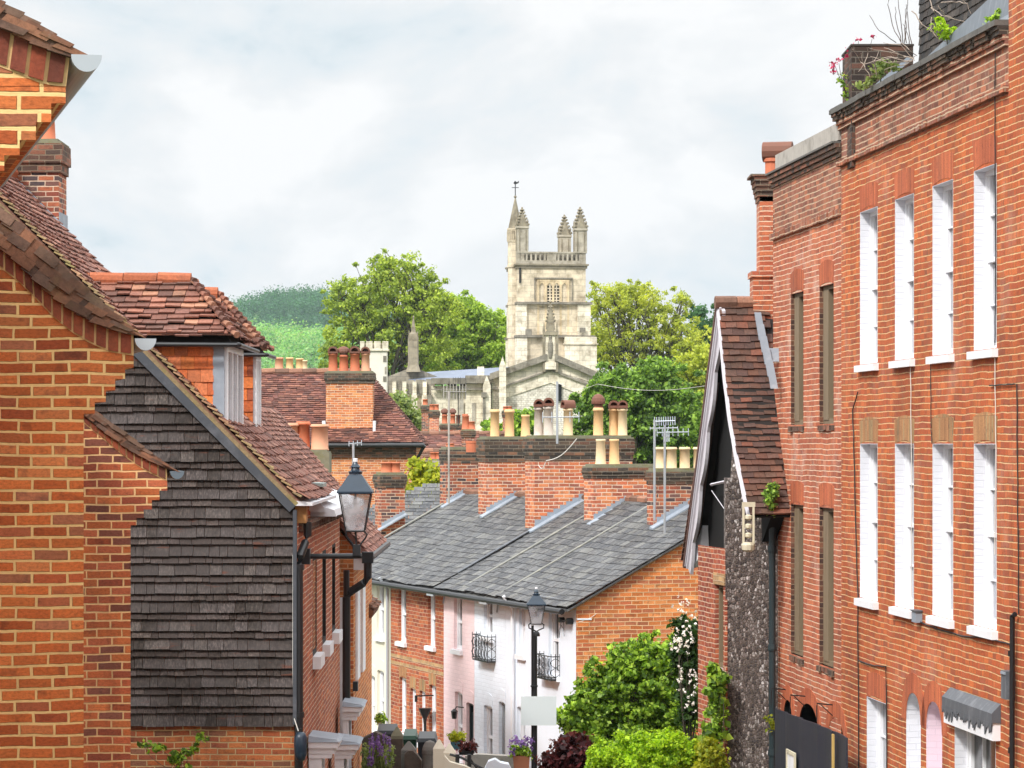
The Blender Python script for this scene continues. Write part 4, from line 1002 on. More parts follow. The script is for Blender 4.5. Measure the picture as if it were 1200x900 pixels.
mb = MB(); band(mb, RW, tR(1189.5), tR(1184.5), RW.z(1187, 790), RW.z(1187, 787), .112, -.1); mb.build('lid', M['lead'], jb)
jb = thing('junction_box', 'small grey box on the bricks right of the second lower white window', 'cable box', RW.pt(tR(1078), RW.z(1078, 730)))
mb = MB(); band(mb, RW, tR(1081), tR(1076), RW.z(1078, 729), RW.z(1078, 716), .08, -.002); mb.build('case', M['lead'], jb)
mb = MB(); band(mb, RW, tR(1081.5), tR(1075.5), RW.z(1078, 716), RW.z(1078, 714.5), .095, -.002); mb.build('lid', M['leadD'], jb)
# hoarding and brackets in front of the far ground floor
hd = thing('hoarding', 'dark navy sheet hoarding with ochre battens against the far ground floor arches', 'hoarding', RW.pt(tR(940), -7, .5))
HW = Wall(RW.pt(0,0,.35).x, RW.pt(0,0,.35).y, -.0944, 'L')
mb = MB(); xs_ = [908, 922, 938, 958, 974, 994]; 
for k in range(5):
    a, b = HW.t(xs_[k]), HW.t(xs_[k+1]); za, zb = HW.z(xs_[k], 829+ (xs_[k]-908)*.42), HW.z(xs_[k+1], 829+(xs_[k+1]-908)*.42)
    n = 6
    for j in range(n):
        f0, f1 = j/n, (j+1)/n; o0, o1 = .03*math.sin(f0*math.pi+k), .03*math.sin(f1*math.pi+k)
        A, B = a+(b-a)*f0, a+(b-a)*f1
        mb.prism([HW.pt(A, -7, o0), HW.pt(B, -7, o1), HW.pt(B, za+(zb-za)*f1, o1), HW.pt(A, za+(zb-za)*f0, o0)], HW.n*-.02)
mb.build('sheet', M['hoard'], hd)
mb = MB(); a = HW.t(979); mb.prism([HW.pt(a, -7, .05), HW.pt(a-.09, -7, .05), HW.pt(a-.09, HW.z(979, 860), .05), HW.pt(a, HW.z(979, 860), .05)], HW.n*-.02); mb.build('batten', M['ochre'], hd)
ns = thing('notice_frame', 'small cream framed panel fixed low on the navy hoarding', 'frame', HW.pt(HW.t(933), -5.0, .06))
mb = MB(); a, b = HW.t(928), HW.t(938); zt = HW.z(933, 880)
for (p, q_, z0_, z1_) in ((a, a-.05, zt-.6, zt), (b+.05, b, zt-.6, zt), (a-.05, b+.05, zt-.05, zt), (a-.05, b+.05, zt-.6, zt-.55)): band(mb, HW, q_, p, z0_, z1_, .085, -.06)
mb.build('frame', M['tin'], ns)
mb = MB(); band(mb, HW, b+.05, a-.05, zt-.55, zt-.05, .07, -.06); mb.build('panel', M['wpaint'], ns)
for px, py in ((921, 808), (944, 816), (976, 826)):
    mb = MB(); t = tR(px); z = RW.z(px, py)
    mb.tube([RW.pt(t, z, .0), RW.pt(t, z+.02, .22)], .01, 5); mb.tube([RW.pt(t, z, .22), RW.pt(t, z-.22, .22)], .008, 5); mb.tube([RW.pt(t, z-.15, 0), RW.pt(t, z, .16)], .007, 5)
    single(mb, 'wall_bracket', M['iron'], {921: 'small black iron bracket above the leftmost dark arch', 944: 'small black iron bracket above the middle dark arch', 976: 'small black iron bracket above the rightmost dark arch'}[px], 'bracket', 'iron brackets above the dark arches')
# buttress-like chimney at the far corner
cs = thing('corner_chimney', 'slender corbelled red brick chimney at the far corner of the tall house, round clay cowl', 'chimney', (3.7, 46.2, -2))
Yc = 46.6; X0 = (882.5-600)/F*Yc; X1 = (912-600)/F*Yc
z = lambda py: (520-py)/F*Yc
mb = MB(); mb.bx(X0+.10, X1, Yc, Yc+.6, -3, z(212)); mb.bx(X0-.0, X1, Yc-.04, Yc+.64, -3, z(322)); mb.bx(X0-.03, X1, Yc-.07, Yc+.67, z(325), z(318))
st = mb.build('stack', M['brickR2'], cs)
mb = MB()
for k in range(5): o = .02*k; mb.bx(X0+.08-o*.8, X1, Yc-o, Yc+.6+o, z(236)+k*.075, z(236)+(k+1)*.075-.003)
mb.bx(X0-.04, X1, Yc-.10, Yc+.7, z(236)+.375, z(236)+.41); mb.build('stack_head', M['brickDark'], cs)
mb = MB(); c = V(((907-600)/F*Yc, Yc+.3, z(213))); mb.lathe(c, [(.11, 0), (.11, .32), (.14, .33), (.14, .38)], 14); mb.build('chimney_pot', M['potR'], cs, smooth=False)
mb = MB(); ax = V((1, -.25, 0)).normalized(); sx = V((.25, 1, 0)).normalized(); b0 = c+V((0, 0, .42)); n = 12
ringo = [b0 + sx*(.155*math.cos(2*math.pi*k/n)) + V((0, 0, .155*math.sin(2*math.pi*k/n)+.06)) for k in range(n)]
mb.prism([p - ax*.14 for p in ringo], ax*.45); mb.build('cowl', M['hood'], cs)

# roofs, valley, weeds behind the parapet
rs = thing('roof_dormer', 'dark slate-hung roof structure with lead apron rising behind the near brick parapet', 'roof dormer', RW.pt(-5, 3.6, -1.5))
mb = MB(); 
A = lambda px, py, off: (lambda W2: W2.pt(W2.t(px), W2.z(px, py)))(Wall(RW.pt(0, 0, off).x, RW.pt(0, 0, off).y, -.0944, 'L'))
BW = Wall(RW.pt(0, 0, -.55).x, RW.pt(0, 0, -.55).y, -.0944, 'L')
ta_, tb_ = BW.t(1079), -12.0
mb.hexa([BW.pt(tb_, 3.5), BW.pt(ta_, 3.5), BW.pt(ta_, 3.5, -3), BW.pt(tb_, 3.5, -3), BW.pt(tb_, 6.2), BW.pt(ta_, BW.z(1079, -30)), BW.pt(ta_, BW.z(1079, -30), -3), BW.pt(tb_, 6.2, -3)])
core = mb.build('core', M['darkwood'], rs)
mb = MB(); L = ta_-tb_; tiles(mb, BW.pt(tb_, 3.9, .005), BW.u, V((0, 0, 1)), [(0, 0), (L, 0), (L, 2.1), (0, 2.1)], .2, .1, .01, jit=.9, gapf=.02)
G = V((BW.n.y*-1, BW.n.x, 0))
tiles(mb, BW.pt(ta_+.02, 3.9, -3), BW.n, V((0, 0, 1)), [(0, 0), (3, 0), (3, 2.1), (0, 2.1)], .2, .1, .01, jit=.9)
mb.build('slate_cladding', M['slateB'], rs)
mb = MB()   # lead apron with the slope of the valley gutter
t0, t1 = tR(1072), tR(1178)
mb.hexa([RW.pt(t1-9, ZC+.03, -.02), RW.pt(t0, ZC+.03, -.02), RW.pt(t0, ZC+.03, -.4), RW.pt(t1-9, ZC+.03, -.4), RW.pt(t1-9, ZC+1.5, -.30), RW.pt(t0, ZC+.17, -.14), RW.pt(t0, ZC+.17, -.4), RW.pt(t1-9, ZC+1.5, -.4)])
mb.build('lead_apron', M['leadM'], rs)
vb = thing('brick_stub', 'dark brick roof stub with flat top behind the weeds on the parapet', 'roof stub', RW.pt(tR(1000), 4, -.8))
a = V(((998-600)/F*39.9, 39.9, 0)); s_ = 3600/39.9
mb = MB(); mb.bx(a.x, a.x+.80, 39.9, 41.0, 3.6, (520-54)/s_); mb.build('wall', M['brickVD'], vb)
mb = MB(); mb.bx(a.x-.01, a.x+.81, 39.89, 41.05, (520-54)/s_+.003, (520-51.5)/s_); mb.build('coping', M['soot'], vb)
mb = MB(); mb.prism([(a.x+.02, 39.8, 4.42), (a.x+.07, 39.8, 4.40), (a.x+.78, 39.8, 4.98), (a.x+.72, 39.8, 5.02)], (0, .03, 0)); mb.build('flashing', M['lead'], vb)
# ================================================================== flint house between the brick terrace and the tall house
fl = thing('flint_house', 'steep dark-tiled house with flint wall and weathered white bargeboard', 'house', (3.5, 46, -8))
P1 = at(881, 604, 44.4); P2 = at(805, 662, 48.8); AP = at(844, 357, 46.6)
gdir = (V((P2.x, P2.y, 0))-V((P1.x, P1.y, 0))).normalized(); rdir = V((gdir.y, -gdir.x, 0))     # along the gable; along the ridge (to the right)
if rdir.x < 0: rdir = -rdir
rdir = V((.985, .10, 0)).normalized()
YW = 45.45; XW = (850-600)/F*YW; XR = (909-600)/F*YW+.4
# flint wall facing the camera
mb = MB(); mb.bx(XW, XR, YW, YW+.3, -8.5, (520-560)/F*YW); mb.bx(XW+1.0, XR, YW, YW+3, -8.5, -1)
mb.build('flint_wall', M['flint'], fl)
# gable wall over the street: flint in front, dark opening behind
gz_ = lambda p: p
a = at(850, 640, YW); b = at(862, 500, 46.2); c = at(868, 470, 46.3); d = at(879, 600, YW+.05)
mb = MB()
N_ = rdir
mb.prism([a, at(855, 575, YW+.35), b, at(856, 440, 46.4)+N_*.1, at(861, 470, 46.2)+N_*.15, at(874, 600, YW)+N_*.1, V((d.x, YW+.02, -1.3))], V((.25, .02, 0)))
mb.build('gable_wall', M['flint'], fl)
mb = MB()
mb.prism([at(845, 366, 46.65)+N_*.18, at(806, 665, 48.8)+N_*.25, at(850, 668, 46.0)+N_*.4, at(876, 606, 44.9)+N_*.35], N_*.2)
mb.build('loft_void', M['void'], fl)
# tie and strut in the opening
mb = MB(); mb.tube([at(833, 568, 47.6), at(851, 564, 46.4)], .022, 4); mb.tube([at(834, 575, 47.5), at(852, 601, 46.3)], .007, 5); mb.build('tie_beam', M['barge'], fl)
# brick street wall
GW = Wall(XW, YW, -.18, 'L')
tb = GW.t(818)
wh = (GW.t(849), GW.t(842.5), GW.z(846, 775), GW.z(846, 683))
tw0 = .02; tw1 = GW.t(841.5)
mb = MB(); facade(mb, GW, .0, tb, -8.5, -1.55, [(.12, .62, -3.35, -2.1)], depth=.12)
mb.build('brick_wall', M['brickF'], fl)
window(fl, GW, .62, -3.35, .5, 1.25, .1, 'plain', True, 'brownwood', 'glassD', sillmat='greycap')
mb = MB(); band(mb, GW, .0, .68, -2.1, -1.93, .02, 0); mb.build('stone_lintel', M['band'], fl)
mb = MB(); band(mb, GW, 0, .7, -3.9, -3.75, .03, 0); mb.build('stone_band', M['band'], fl)
mb = MB()
for k in range(40): zq = -8.3+k*.15; mb.bx(XW-.012, XW+.03, YW-.012, YW+.05, zq, zq+.068)
for k in range(40): zq = -8.3+k*.15+.075; mb.bx(XW-.012, XW+.03, YW-.012, YW+.05, zq, zq+.068)
mb.build('brick_quoin', M['brickF'], fl)
# roof: slope to the camera, tiles overhanging the gable with the tilt of the old verge
E0 = V((P1.x, P1.y, P1.z)); top = V((AP.x, AP.y, AP.z))
Vr = (top-E0); 
def fsurf(u, v):      # v 0 at eaves, 1 at the ridge
    p = E0.lerp(top, v/Vr.length) + rdir*u
    b_ = v/Vr.length; p.z -= .10*math.sin(b_*math.pi) ; p += V((-.06*math.sin(b_*math.pi), 0, 0))
    return p
mb = MB(); Lr = Vr.length
class _S: pass
Nn = rdir.cross(Vr.normalized()); Nn = -Nn if Nn.y > 0 else Nn
v = 0; g = .118; r_ = 0
while v < Lr-.02:
    u = -.03 + R.random()*.02 - (0 if r_ % 2 else .0); first = True
    while u < 1.45 and (fsurf(u, v)-RW.P).dot(RW.n) > .03:
        wd = (.085 if first and r_ % 2 else .17)*(1+.08*(R.random()-.5)); first = False
        j = (R.random()-.5)*.02; l = .028+.016*R.random(); tl = (R.random()-.5)*.014
        p0, p1, p2, p3 = fsurf(u+.002, v+j), fsurf(u+wd-.002, v+j+tl), fsurf(u+wd-.002, v+g*1.3), fsurf(u+.002, v+g*1.3)
        mb.hexa([p0+Nn*l*.3, p1+Nn*(l*.3+tl), p2, p3, p0+Nn*(l+.012), p1+Nn*(l+.012+tl), p2+Nn*.014, p3+Nn*.014])
        u += wd
    v += g; r_ += 1
rf = mb.build('roof', M['tileF'], fl)
mb = MB(); k = 0; u = -.08
while u < 1.2:
    mb.tube([top+rdir*u+V((0, 0, .03)), top+rdir*(u+.32)+V((0, 0, .03+.01*R.random()))], .10, 8); u += .33
mb.build('ridge_tiles', M['ridgeG'], rf)
mb = MB(); mb.prism([fsurf(0, 0)-Nn*.03, fsurf(0, Lr)-Nn*.03, fsurf(1.4, Lr)-Nn*.03, fsurf(1.4, 0)-Nn*.03], -Nn*.03)
P2b = P2; mb.prism([top-V((0,0,.02)), P2b, P2b+rdir*1.8, top+rdir*1.8-V((0,0,.02))], V((0, .02, .05))); mb.build('roof_lining', M['darkwood'], fl)
mb = MB(); O_ = P2b+V((-.1, .02, .05)); Vb = (top-O_); tiles(mb, O_, rdir, Vb, [(0, 0), (1.7, 0), (1.7, Vb.length), (0, Vb.length)], .17, .115, .014, jit=1.5); mb.build('rear_roof', M['tileF'], fl)
# bargeboards: carved, wavy lower edge
def barge(p_top, p_bot, w0, wavy, name='bargeboard', mat='barge', th=.05, lip=True, offn=.0):
    n = 44; mb = MB(); d = (p_bot-p_top); dn = d.normalized(); side = N_.cross(dn)
    inw = side if side.z < 0 else -side
    # inward = towards the middle of the gable
    mid = (P1+P2)/2; inw = (mid-p_bot) - dn*((mid-p_bot).dot(dn)); inw.normalize()
    o = -N_*offn
    for k in range(n):
        f0, f1 = k/n, (k+1)/n
        wv = lambda f: w0*(1+ (wavy*abs(math.sin(f*math.pi*4.5)) if wavy else 0))
        a, b = p_top+d*f0+o, p_top+d*f1+o
        mb.prism([a, b, b+inw*wv(f1), a+inw*wv(f0)], N_*th)
    return mb, d, inw
mb, d_, inw = barge(AP+V((0, 0, -.02)), P2, .17, .7); mb.build('bargeboard', M['barge'], fl)
for (oo, ww, nn) in ((-.0, .05, .045), (.085, .035, .03)):
    m2 = MB(); a = AP+inw*oo-N_*nn; b = P2+inw*oo-N_*nn; m2.prism([a, b, b+inw*ww, a+inw*ww], N_*nn); m2.build('bargeboard_moulding', M['barge'], fl)
mb = MB(); a, b = AP-inw*.07-N_*.06, P2-inw*.07-N_*.06-V((0, 0, .05)); mb.prism([a, b, b+inw*.07, a+inw*.07], N_*.2); mb.build('verge_tiles', M['tileF'], fl)
# fat moulded end of the far bargeboard
mb = MB(); e = P2+inw*.02; mb.prism([e+V((0,0,.75)), e+V((-.02,0,0)), e+V((.09,-.2,-.02)), e+V((.17,-.35,.16)), e+V((.25,-.3,.85))], N_*.14); mb.build('bargeboard_foot', M['wpaint'], fl)
mb = MB(); 
n = 30
for k in range(n):
    f0, f1 = k/n, (k+1)/n; A_ = fsurf(-.035, Lr*(1-f0)); B_ = fsurf(-.035, Lr*(1-f1))
    wv = lambda f: .065+.035*abs(math.sin(f*math.pi*5))
    mb.prism([A_, B_, B_-V((.02, 0, wv(f1)*1.1)), A_-V((.02, 0, wv(f0)*1.1))], N_*.035)
mb.build('near_bargeboard', M['barge'], fl)
mb = MB(); c = at(877, 590, 44.3); mb.bx(c.x-.09, c.x+.10, c.y, c.y+.05, c.z-.05, c.z+.02)
for x_ in (-.085, .06): mb.bx(c.x+x_, c.x+x_+.03, c.y, c.y+.05, c.z-.58, c.z-.05)
for k in range(3): mb.lathe(V((c.x, c.y+.03, c.z-.2-k*.13)), [(.02, -.04), (.055, -.02), (.055, .02), (.02, .04)], 8)
mb.lathe(V((c.x, c.y+.03, c.z-.66)), [(.04, -.04), (.09, -.01), (.10, .06), (.08, .1)], 10)
mb.build('carved_bracket', M['tin'], fl)
# lead flashings beside the corner chimney
mb = MB()
for k in range(5):
    p = at(884+k*3.4, 366+k*14, 46.2-k*.28); mb.prism([p, p+V((.10, 0, 0)), p+V((.17, -.1, -.42)), p+V((.06, -.1, -.42))], V((0, .02, 0)))
p = at(896, 408, 45.4); mb.prism([p, p+V((.3, 0, 0)), p+V((.3, -.05, -.2)), p+V((.02, -.05, -.2))], V((0, .02, 0)))
mb.build('flashing', M['lead'], fl)
dp = thing('drainpipe', 'dark teal drainpipe in the corner between the flint wall and the tall brick house', 'drainpipe', (at(904, 700, 45.2).x, 45.2, -8))
mb = MB(); x = at(905, 700, 45.2).x; mb.tube([(x, 45.2, (520-585)/F*45.2), (x, 45.2, -8)], .05, 10); mb.build('pipe', M['pipe'], dp)
for z_ in (-1.6, -3.05, -4.6): mb = MB(); mb.lathe(V((x, 45.2, z_)), [(.062, 0), (.068, .03), (.062, .1)], 10); mb.build('collar', M['pipe'], dp)
# ================================================================== terrace of cottages
TW = Wall((675-600)/F*55.4, 55.4, -.339, 'L')
GD = V((TW.u.y, -TW.u.x, 0))              # along the gable, to the right
EZT = -2.85; PIT = .543; SR = 3.1; ZR = EZT+PIT*SR
def roofp(s, t, h=0.0): p = TW.pt(t, EZT+PIT*s+h) + GD*s; return p
def roof_hit(px, py):
    # ray through the pixel meets the near slope
    d = V(((px-600)/F, 1, (520-py)/F)); n = GD.cross(TW.u); 
    e = TW.u; f_ = (GD + V((0, 0, PIT))); nn = e.cross(f_); P0 = roofp(0, 0); k = P0.dot(nn)/d.dot(nn); p = d*k - P0
    t = p.dot(TW.u); s = p.dot(GD); return s, t
tt = lambda px: TW.t(px)
bounds = [0, tt(593), tt(556), tt(520), tt(458), 16.4]
cot = []
info = [('whitewashed end cottage with an iron balcony, nearest the orange brick gable', 'white2', 'cottage'),
        ('white painted brick cottage with an iron balcony, joined to the pink one', 'whiteb', 'cottage'),
        ('pale pink painted brick cottage in the middle of the terrace', 'pink', 'cottage'),
        ('bare red brick cottage with white sash windows and a buff band', 'brickT', 'cottage'),
        ('cream rendered cottage at the far end of the terrace', 'cream', 'cottage')]
GRD = -8.4
OP = {  # openings per cottage: px left, px right, py bottom at left, py top at left, kind
 0: [(643, 655, 790, 708, 'w'), (608, 615.5, 766, 700, 'w'), (606, 615.5, 900, 828, 'w')],
 1: [(567, 577, 745, 697, 'w'), (567, 577, 900, 826, 'w'), (584.5, 592, 905, 822, 'd')],
 2: [(532, 541.5, 760, 697, 'w'), (533, 542, 890, 810, 'w'), (546.5, 555, 890, 823, 'd')],
 3: [(467, 476, 751, 687, 'w'), (501.5, 510, 756, 693, 'w'), (468, 476, 857, 793, 'w'), (480.5, 487.5, 870, 806, 'w'), (491.5, 498.5, 870, 809, 'w'), (503, 511, 862, 802, 'w')],
 4: [(441.5, 450, 745, 682, 'w'), (432.5, 439.5, 860, 791, 'w'), (442, 450, 855, 785, 'w')],
}
for i, (lab, mt_, cat) in enumerate(info):
    t0, t1 = bounds[i], bounds[i+1]
    c = thing('terrace_cottage', lab, cat, TW.pt((t0+t1)/2, GRD), 'cottages of the terrace'); cot.append(c)
    hs = []; wj = []
    for (xa, xb, pb, pt_, kd) in OP[i]:
        a, b = tt(xa), tt(xb); zb_ = TW.z(xa, pb); zt_ = TW.z(xa, pt_)
        zt_ = min(zt_, EZT-.13)
        if kd == 'd': zb_ = GRD+.9
        a = min(a, t1-.05); hs.append((b, a, zb_, zt_)); wj.append((a, zb_, a-b, zt_-zb_, kd))
    mb = MB(); facade(mb, TW, t0+(.004 if i else 0), t1, GRD, EZT+.02, hs, depth=.13)
    back = [TW.pt(t1, GRD), TW.pt(t1, EZT), roofp(SR, t1, -.04), TW.pt(t1, EZT)+GD*2*SR, TW.pt(t1, GRD)+GD*2*SR]
    mb.face(back); mb.face([TW.pt(t0, GRD)+GD*2*SR, TW.pt(t1, GRD)+GD*2*SR, TW.pt(t1, EZT)+GD*2*SR, TW.pt(t0, EZT)+GD*2*SR])
    mb.build('wall', M[mt_], c)
    for (a, zb_, w_, h_, kd) in wj:
        if kd == 'w': window(c, TW, a, zb_, round(w_, 2), round(h_, 2), .11, 'sash', True, 'wpaint', 'glass', bars=(1 if i < 2 else 0, 0 if i < 2 else 0))
        else: window(c, TW, a, zb_, round(w_, 2), round(h_, 2), .11, 'door', False, 'gutterW' if i == 1 else 'pipe', 'glass')
        if zb_+h_ > EZT-.45: continue
        mb = MB(); lm = {0: 'white2', 1: 'whiteb', 2: 'pink', 3: 'lintelY', 4: 'cream'}[i]
        lintel(mb, TW, a, a-w_, zb_+h_-.02, zb_+h_+.2, rise=.05, off=.006, splay=.03); mb.build('window_arch', M[lm], c)
    # roof
    mb = MB(); dz = [0, .02, -.01, .015, 0][i]
    O = TW.pt(t0, EZT+.02+dz) - GD*.22 - V((0, 0, .22*PIT)); Vs = (GD+V((0, 0, PIT))).normalized(); Ls = (SR+.22)*math.hypot(1, PIT)
    sg = (lambda O, w_, ph: (lambda u, v: O + TW.u*u + Vs*v + V((0, 0, -.035*math.sin(min(1, max(0, v/Ls))*math.pi)-.02*math.sin(u*1.1+ph)))))(O, t1-t0, i*2.0)
    ua = -.12 if i == 0 else .0
    tiles(mb, O, TW.u, Vs, [(ua, 0), (t1-t0-.01, 0), (t1-t0-.01, Ls), (ua, Ls)], .26, .2, .009, jit=.7, gapf=.055, surf=sg)
    Ob = TW.pt(t0, EZT+dz)+GD*2*SR+GD*.2-V((0, 0, .2*PIT)); Vb_ = (-GD+V((0, 0, PIT))).normalized()
    mb.hexa([TW.pt(t0+ua, EZT-.03)+GD*2*SR, TW.pt(t1, EZT-.03)+GD*2*SR, roofp(SR, t1, -.04), roofp(SR, t0+ua, -.04), TW.pt(t0+ua, EZT+.0)+GD*2*SR, TW.pt(t1, EZT)+GD*2*SR, roofp(SR, t1, .0), roofp(SR, t0+ua, .0)])
    mb.prism([roofp(-.2, t0+ua, -.06), roofp(-.2, t1-.01, -.06), roofp(SR, t1-.01, -.06), roofp(SR, t0+ua, -.06)], (0, 0, .03))
    rf = mb.build('roof', M['slate'], c)
    mb = MB(); t = t0+ua
    while t < t1-.05: l = .42; mb.tube([roofp(SR, t, .03+dz), roofp(SR, min(t+l, t1), .03+dz+.012*R.random())], .085, 7); t += l+.01
    mb.build('ridge_tiles', M['ridgeG'], rf)
    mb = MB(); mb.tube([roofp(-.27, t0, -.03), roofp(-.27, t1, -.03)], .055, 8); mb.build('gutter', M['iron'], c)
    mb = MB(); band(mb, TW, t0, t1-.005, EZT-.1, EZT+.0, .05, -.002); mb.build('fascia', M['darkwood' if i in (3,) else 'bargeD'], c)
# gable end of the end cottage
mb = MB(); gp = [TW.pt(0, GRD), TW.pt(0, EZT), roofp(SR, 0, -.05), TW.pt(0, EZT)+GD*2*SR, TW.pt(0, GRD)+GD*2*SR]
mb.face([p-TW.u*.004 for p in gp]); mb.build('gable_wall', M['brickG'], cot[0])
mb = MB(); mb.prism([roofp(-.15, 0, -.10)-TW.u*.05, roofp(SR, 0, -.10)-TW.u*.05, roofp(SR, 0, -.03)-TW.u*.05, roofp(-.15, 0, -.03)-TW.u*.05], TW.u*.05); mb.build('verge_mortar', M['band'], cot[0])
mb = MB()
for k in range(2): z_ = TW.z(490, 774+k*8.5); band(mb, TW, bounds[3]+.01, bounds[4]-.01, z_-.05, z_+.03, .004, -.001)
mb.build('buff_band', M['band'], cot[3])
# downpipes between cottages
for i, px, m_ in ((3, 457.5, 'gutterW'), (0, 604.5, 'wpaint')):
    mb = MB(); t = tt(px); mb.tube([TW.pt(t, EZT-.05, .25), TW.pt(t, EZT-.3, .07), TW.pt(t, GRD, .07)], .035, 7); mb.build('downpipe', M[m_], cot[i])
# lead strips down the roof under the stacks
def strip(c, t, s0, s1, w_, mat='lead', h=.035, name='flashing'):
    mb = MB(); mb.hexa([roofp(s0, t-w_, h-.02), roofp(s0, t+w_, h-.02), roofp(s1, t+w_, h-.02), roofp(s1, t-w_, h-.02), roofp(s0, t-w_, h), roofp(s0, t+w_, h), roofp(s1, t+w_, h), roofp(s1, t-w_, h)]); mb.build(name, M[mat], c)
# ridge stacks: lower left corner of the front face on the roof, right edge, top
stacks = [
 (4, (447, 620), 474.5, 557, .55, [(.35, .5, .26, .13, 'potR', ''), (.72, .5, .26, .13, 'potR', '')], 'brickN', .3, .07),
 (3, (523, 592), 569, 527, .5, [(.18, .5, .1, .1, 'potR', '')], 'brickN', .32, .03),
 (3, (569.5, 603), 627, 515, .55, [(.25, .45, .62, .10, 'potY', ''), (.55, .45, .62, .105, 'potY', ''), (.88, .45, .50, .105, 'potY', 'taper')], 'brickS', .5, .06),
 (2, (626.5, 620), 741, 514, .6, [(.10, .6, .62, .10, 'potG', 'hood'), (.17, .3, .64, .105, 'potG', 'hood'), (.38, .4, .60, .10, 'potC', 'hoodx'), (.69, .4, .6, .105, 'potY', 'dome'), (.87, .6, .6, .10, 'potY', 'hood'), (.93, .3, .6, .10, 'potC', 'hood')], 'brickS', .46, .06),
 (1, (695.5, 612), 771, 548, .55, [(.17, .4, .52, .105, 'potC', 'taper'), (.38, .4, .52, .105, 'potY', 'taper')], 'brickS', .22, .06),
 (0, (769.5, 616), 834, 553, .5, [(.18, .6, .42, .10, 'potC', ''), (.34, .4, .42, .10, 'potC', ''), (.58, .4, .42, .10, 'potC', ''), (.85, .5, .42, .1, 'potC', '')], 'brickN', .24, .04)]
for ci, (x0, y0), x1, ytop, dep, pots, mt_, caph, corb in stacks:
    s0, t0 = roof_hit(x0, y0); p = roofp(s0, t0)
    # width so that the front face ends at px x1
    lo, hi = .2, 5
    for _ in range(40):
        m_ = (lo+hi)/2; q_ = p+GD*m_
        if 600+F*q_.x/q_.y < x1: lo = m_
        else: hi = m_
    wd = lo; ztop = (520-ytop)/F*p.y
    O_ = V((p.x, p.y, 0))
    stack(cot[ci], 0, wd, 0, dep, p.z-.6, ztop, M[mt_], M['brickSd'], corb=corb, caph=caph, pots=pots, rot=(GD, TW.u, O_), capn=4)
    # stepped lead flashing along the foot and a lead strip down the party line
    mb = MB(); n = 8
    for k in range(n):
        a = s0 + min(wd, SR-s0)*k/n; b = s0 + min(wd, SR-s0)*(k+1)/n
        mb.prism([roofp(a, t0, .0)-TW.u*.012, roofp(b, t0, .0)-TW.u*.012, roofp(b, t0, .12)-TW.u*.012, roofp(a, t0, .12+PIT*(b-a))-TW.u*.012], TW.u*.008)
    mb.hexa([roofp(s0-.15, t0-.2, .01), roofp(s0-.15, t0-.01, .01), roofp(min(SR, s0+wd), t0-.01, .01), roofp(min(SR, s0+wd), t0-.2, .01), roofp(s0-.15, t0-.2, .04), roofp(s0-.15, t0-.01, .06), roofp(min(SR, s0+wd), t0-.01, .06), roofp(min(SR, s0+wd), t0-.2, .04)])
    mb.build('flashing', M['lead'], cot[ci])
strip(cot[1], bounds[1]+.02, -.1, 3.0, .05, 'lichenlead', .045); strip(cot[3], bounds[3]+.03, .3, 3.0, .05, 'leadD', .05); strip(cot[2], bounds[2]+.5, -.1, 2.9, .06, 'lichenlead', .04, 'party_line')
strip(cot[4], bounds[5]-.1, -.2, 3.1, .07, 'lichenlead', .05)
# slate roof rising behind the far end
bk = thing('slate_outbuilding', 'small low slate-roofed block behind the far end of the terrace', 'outbuilding', (-2.5, 74, -8))
a = at(478, 610, 74); b = at(524, 571, 76); mb = MB(); mb.bx(a.x-1.5, b.x+1.5, 74.3, 78, -8, a.z-.1); mb.build('wall', M['brickN'], bk)
mb = MB(); O = V((a.x-2, 74, a.z-.15)); Vv = V((0, 1, .48)).normalized(); tiles(mb, O, V((1, 0, 0)), Vv, [(0, 0), (5.4, 0), (3.9, 2.2), (2.3, 2.2)], .26, .19, .01); mb.build('roof', M['slate'], bk)

# balconies
def balcony(label, px0, px1, py_bot, py_top):
    t1, t0 = tt(px0), tt(px1); z0, z1 = TW.z(px0, py_bot), TW.z(px0, py_top); pr_ = .17
    b = thing('balcony', label, 'balcony', TW.pt((t0+t1)/2, z0), 'iron balconies'); r = .008
    mb = MB(); band(mb, TW, t0, t1, z0-.03, z0, pr_, -.0); mb.build('floor', M['iron'], b)
    mb = MB()
    for z_ in (z0+.03, z1): mb.tube([TW.pt(t0, z_, 0), TW.pt(t0, z_, pr_), TW.pt(t1, z_, pr_), TW.pt(t1, z_, 0)], r*1.3, 5)
    for t in (t0, t1):
        for o in (.0, pr_*.5, pr_): mb.tube([TW.pt(t, z0, o), TW.pt(t, z1+.05, o)], r, 5)
    n = 5
    for k in range(1, n): t = t0+(t1-t0)*k/n; mb.tube([TW.pt(t, z0, pr_), TW.pt(t, z1, pr_)], r, 5)
    mb.build('railing', M['iron'], b)
    mb = MB(); w_ = (t1-t0)/n; h = z1-z0
    for k in range(n):
        c = t0+w_*(k+.5)
        for sgn in (1, -1):
            pts = [TW.pt(c+sgn*w_*.32*math.sin(f*2*math.pi)*(1-f*.3), z0+h*(.08+.84*f), pr_+.005) for f in [q/12 for q in range(13)]]
            mb.tube(pts, r*.75, 4)
    for t in (t0, t1):
        for sgn in (1, -1): mb.tube([TW.pt(t, z0+h*(.08+.84*f), pr_*.5+sgn*.1*math.sin(f*2*math.pi)) for f in [q/12 for q in range(13)]], r*.75, 4)
    mb.build('scrollwork', M['iron'], b)
balcony('black iron window balcony beside the pink cottage', 563, 581, 771, 743)
balcony('black iron window balcony right of the tall street lamp', 637.5, 656, 792, 766)
# ================================================================== left side of the street beyond the shingled house
zL = lambda px, py: LW.z(px, py)
def Xat(X, Y): return 600+F*X/Y
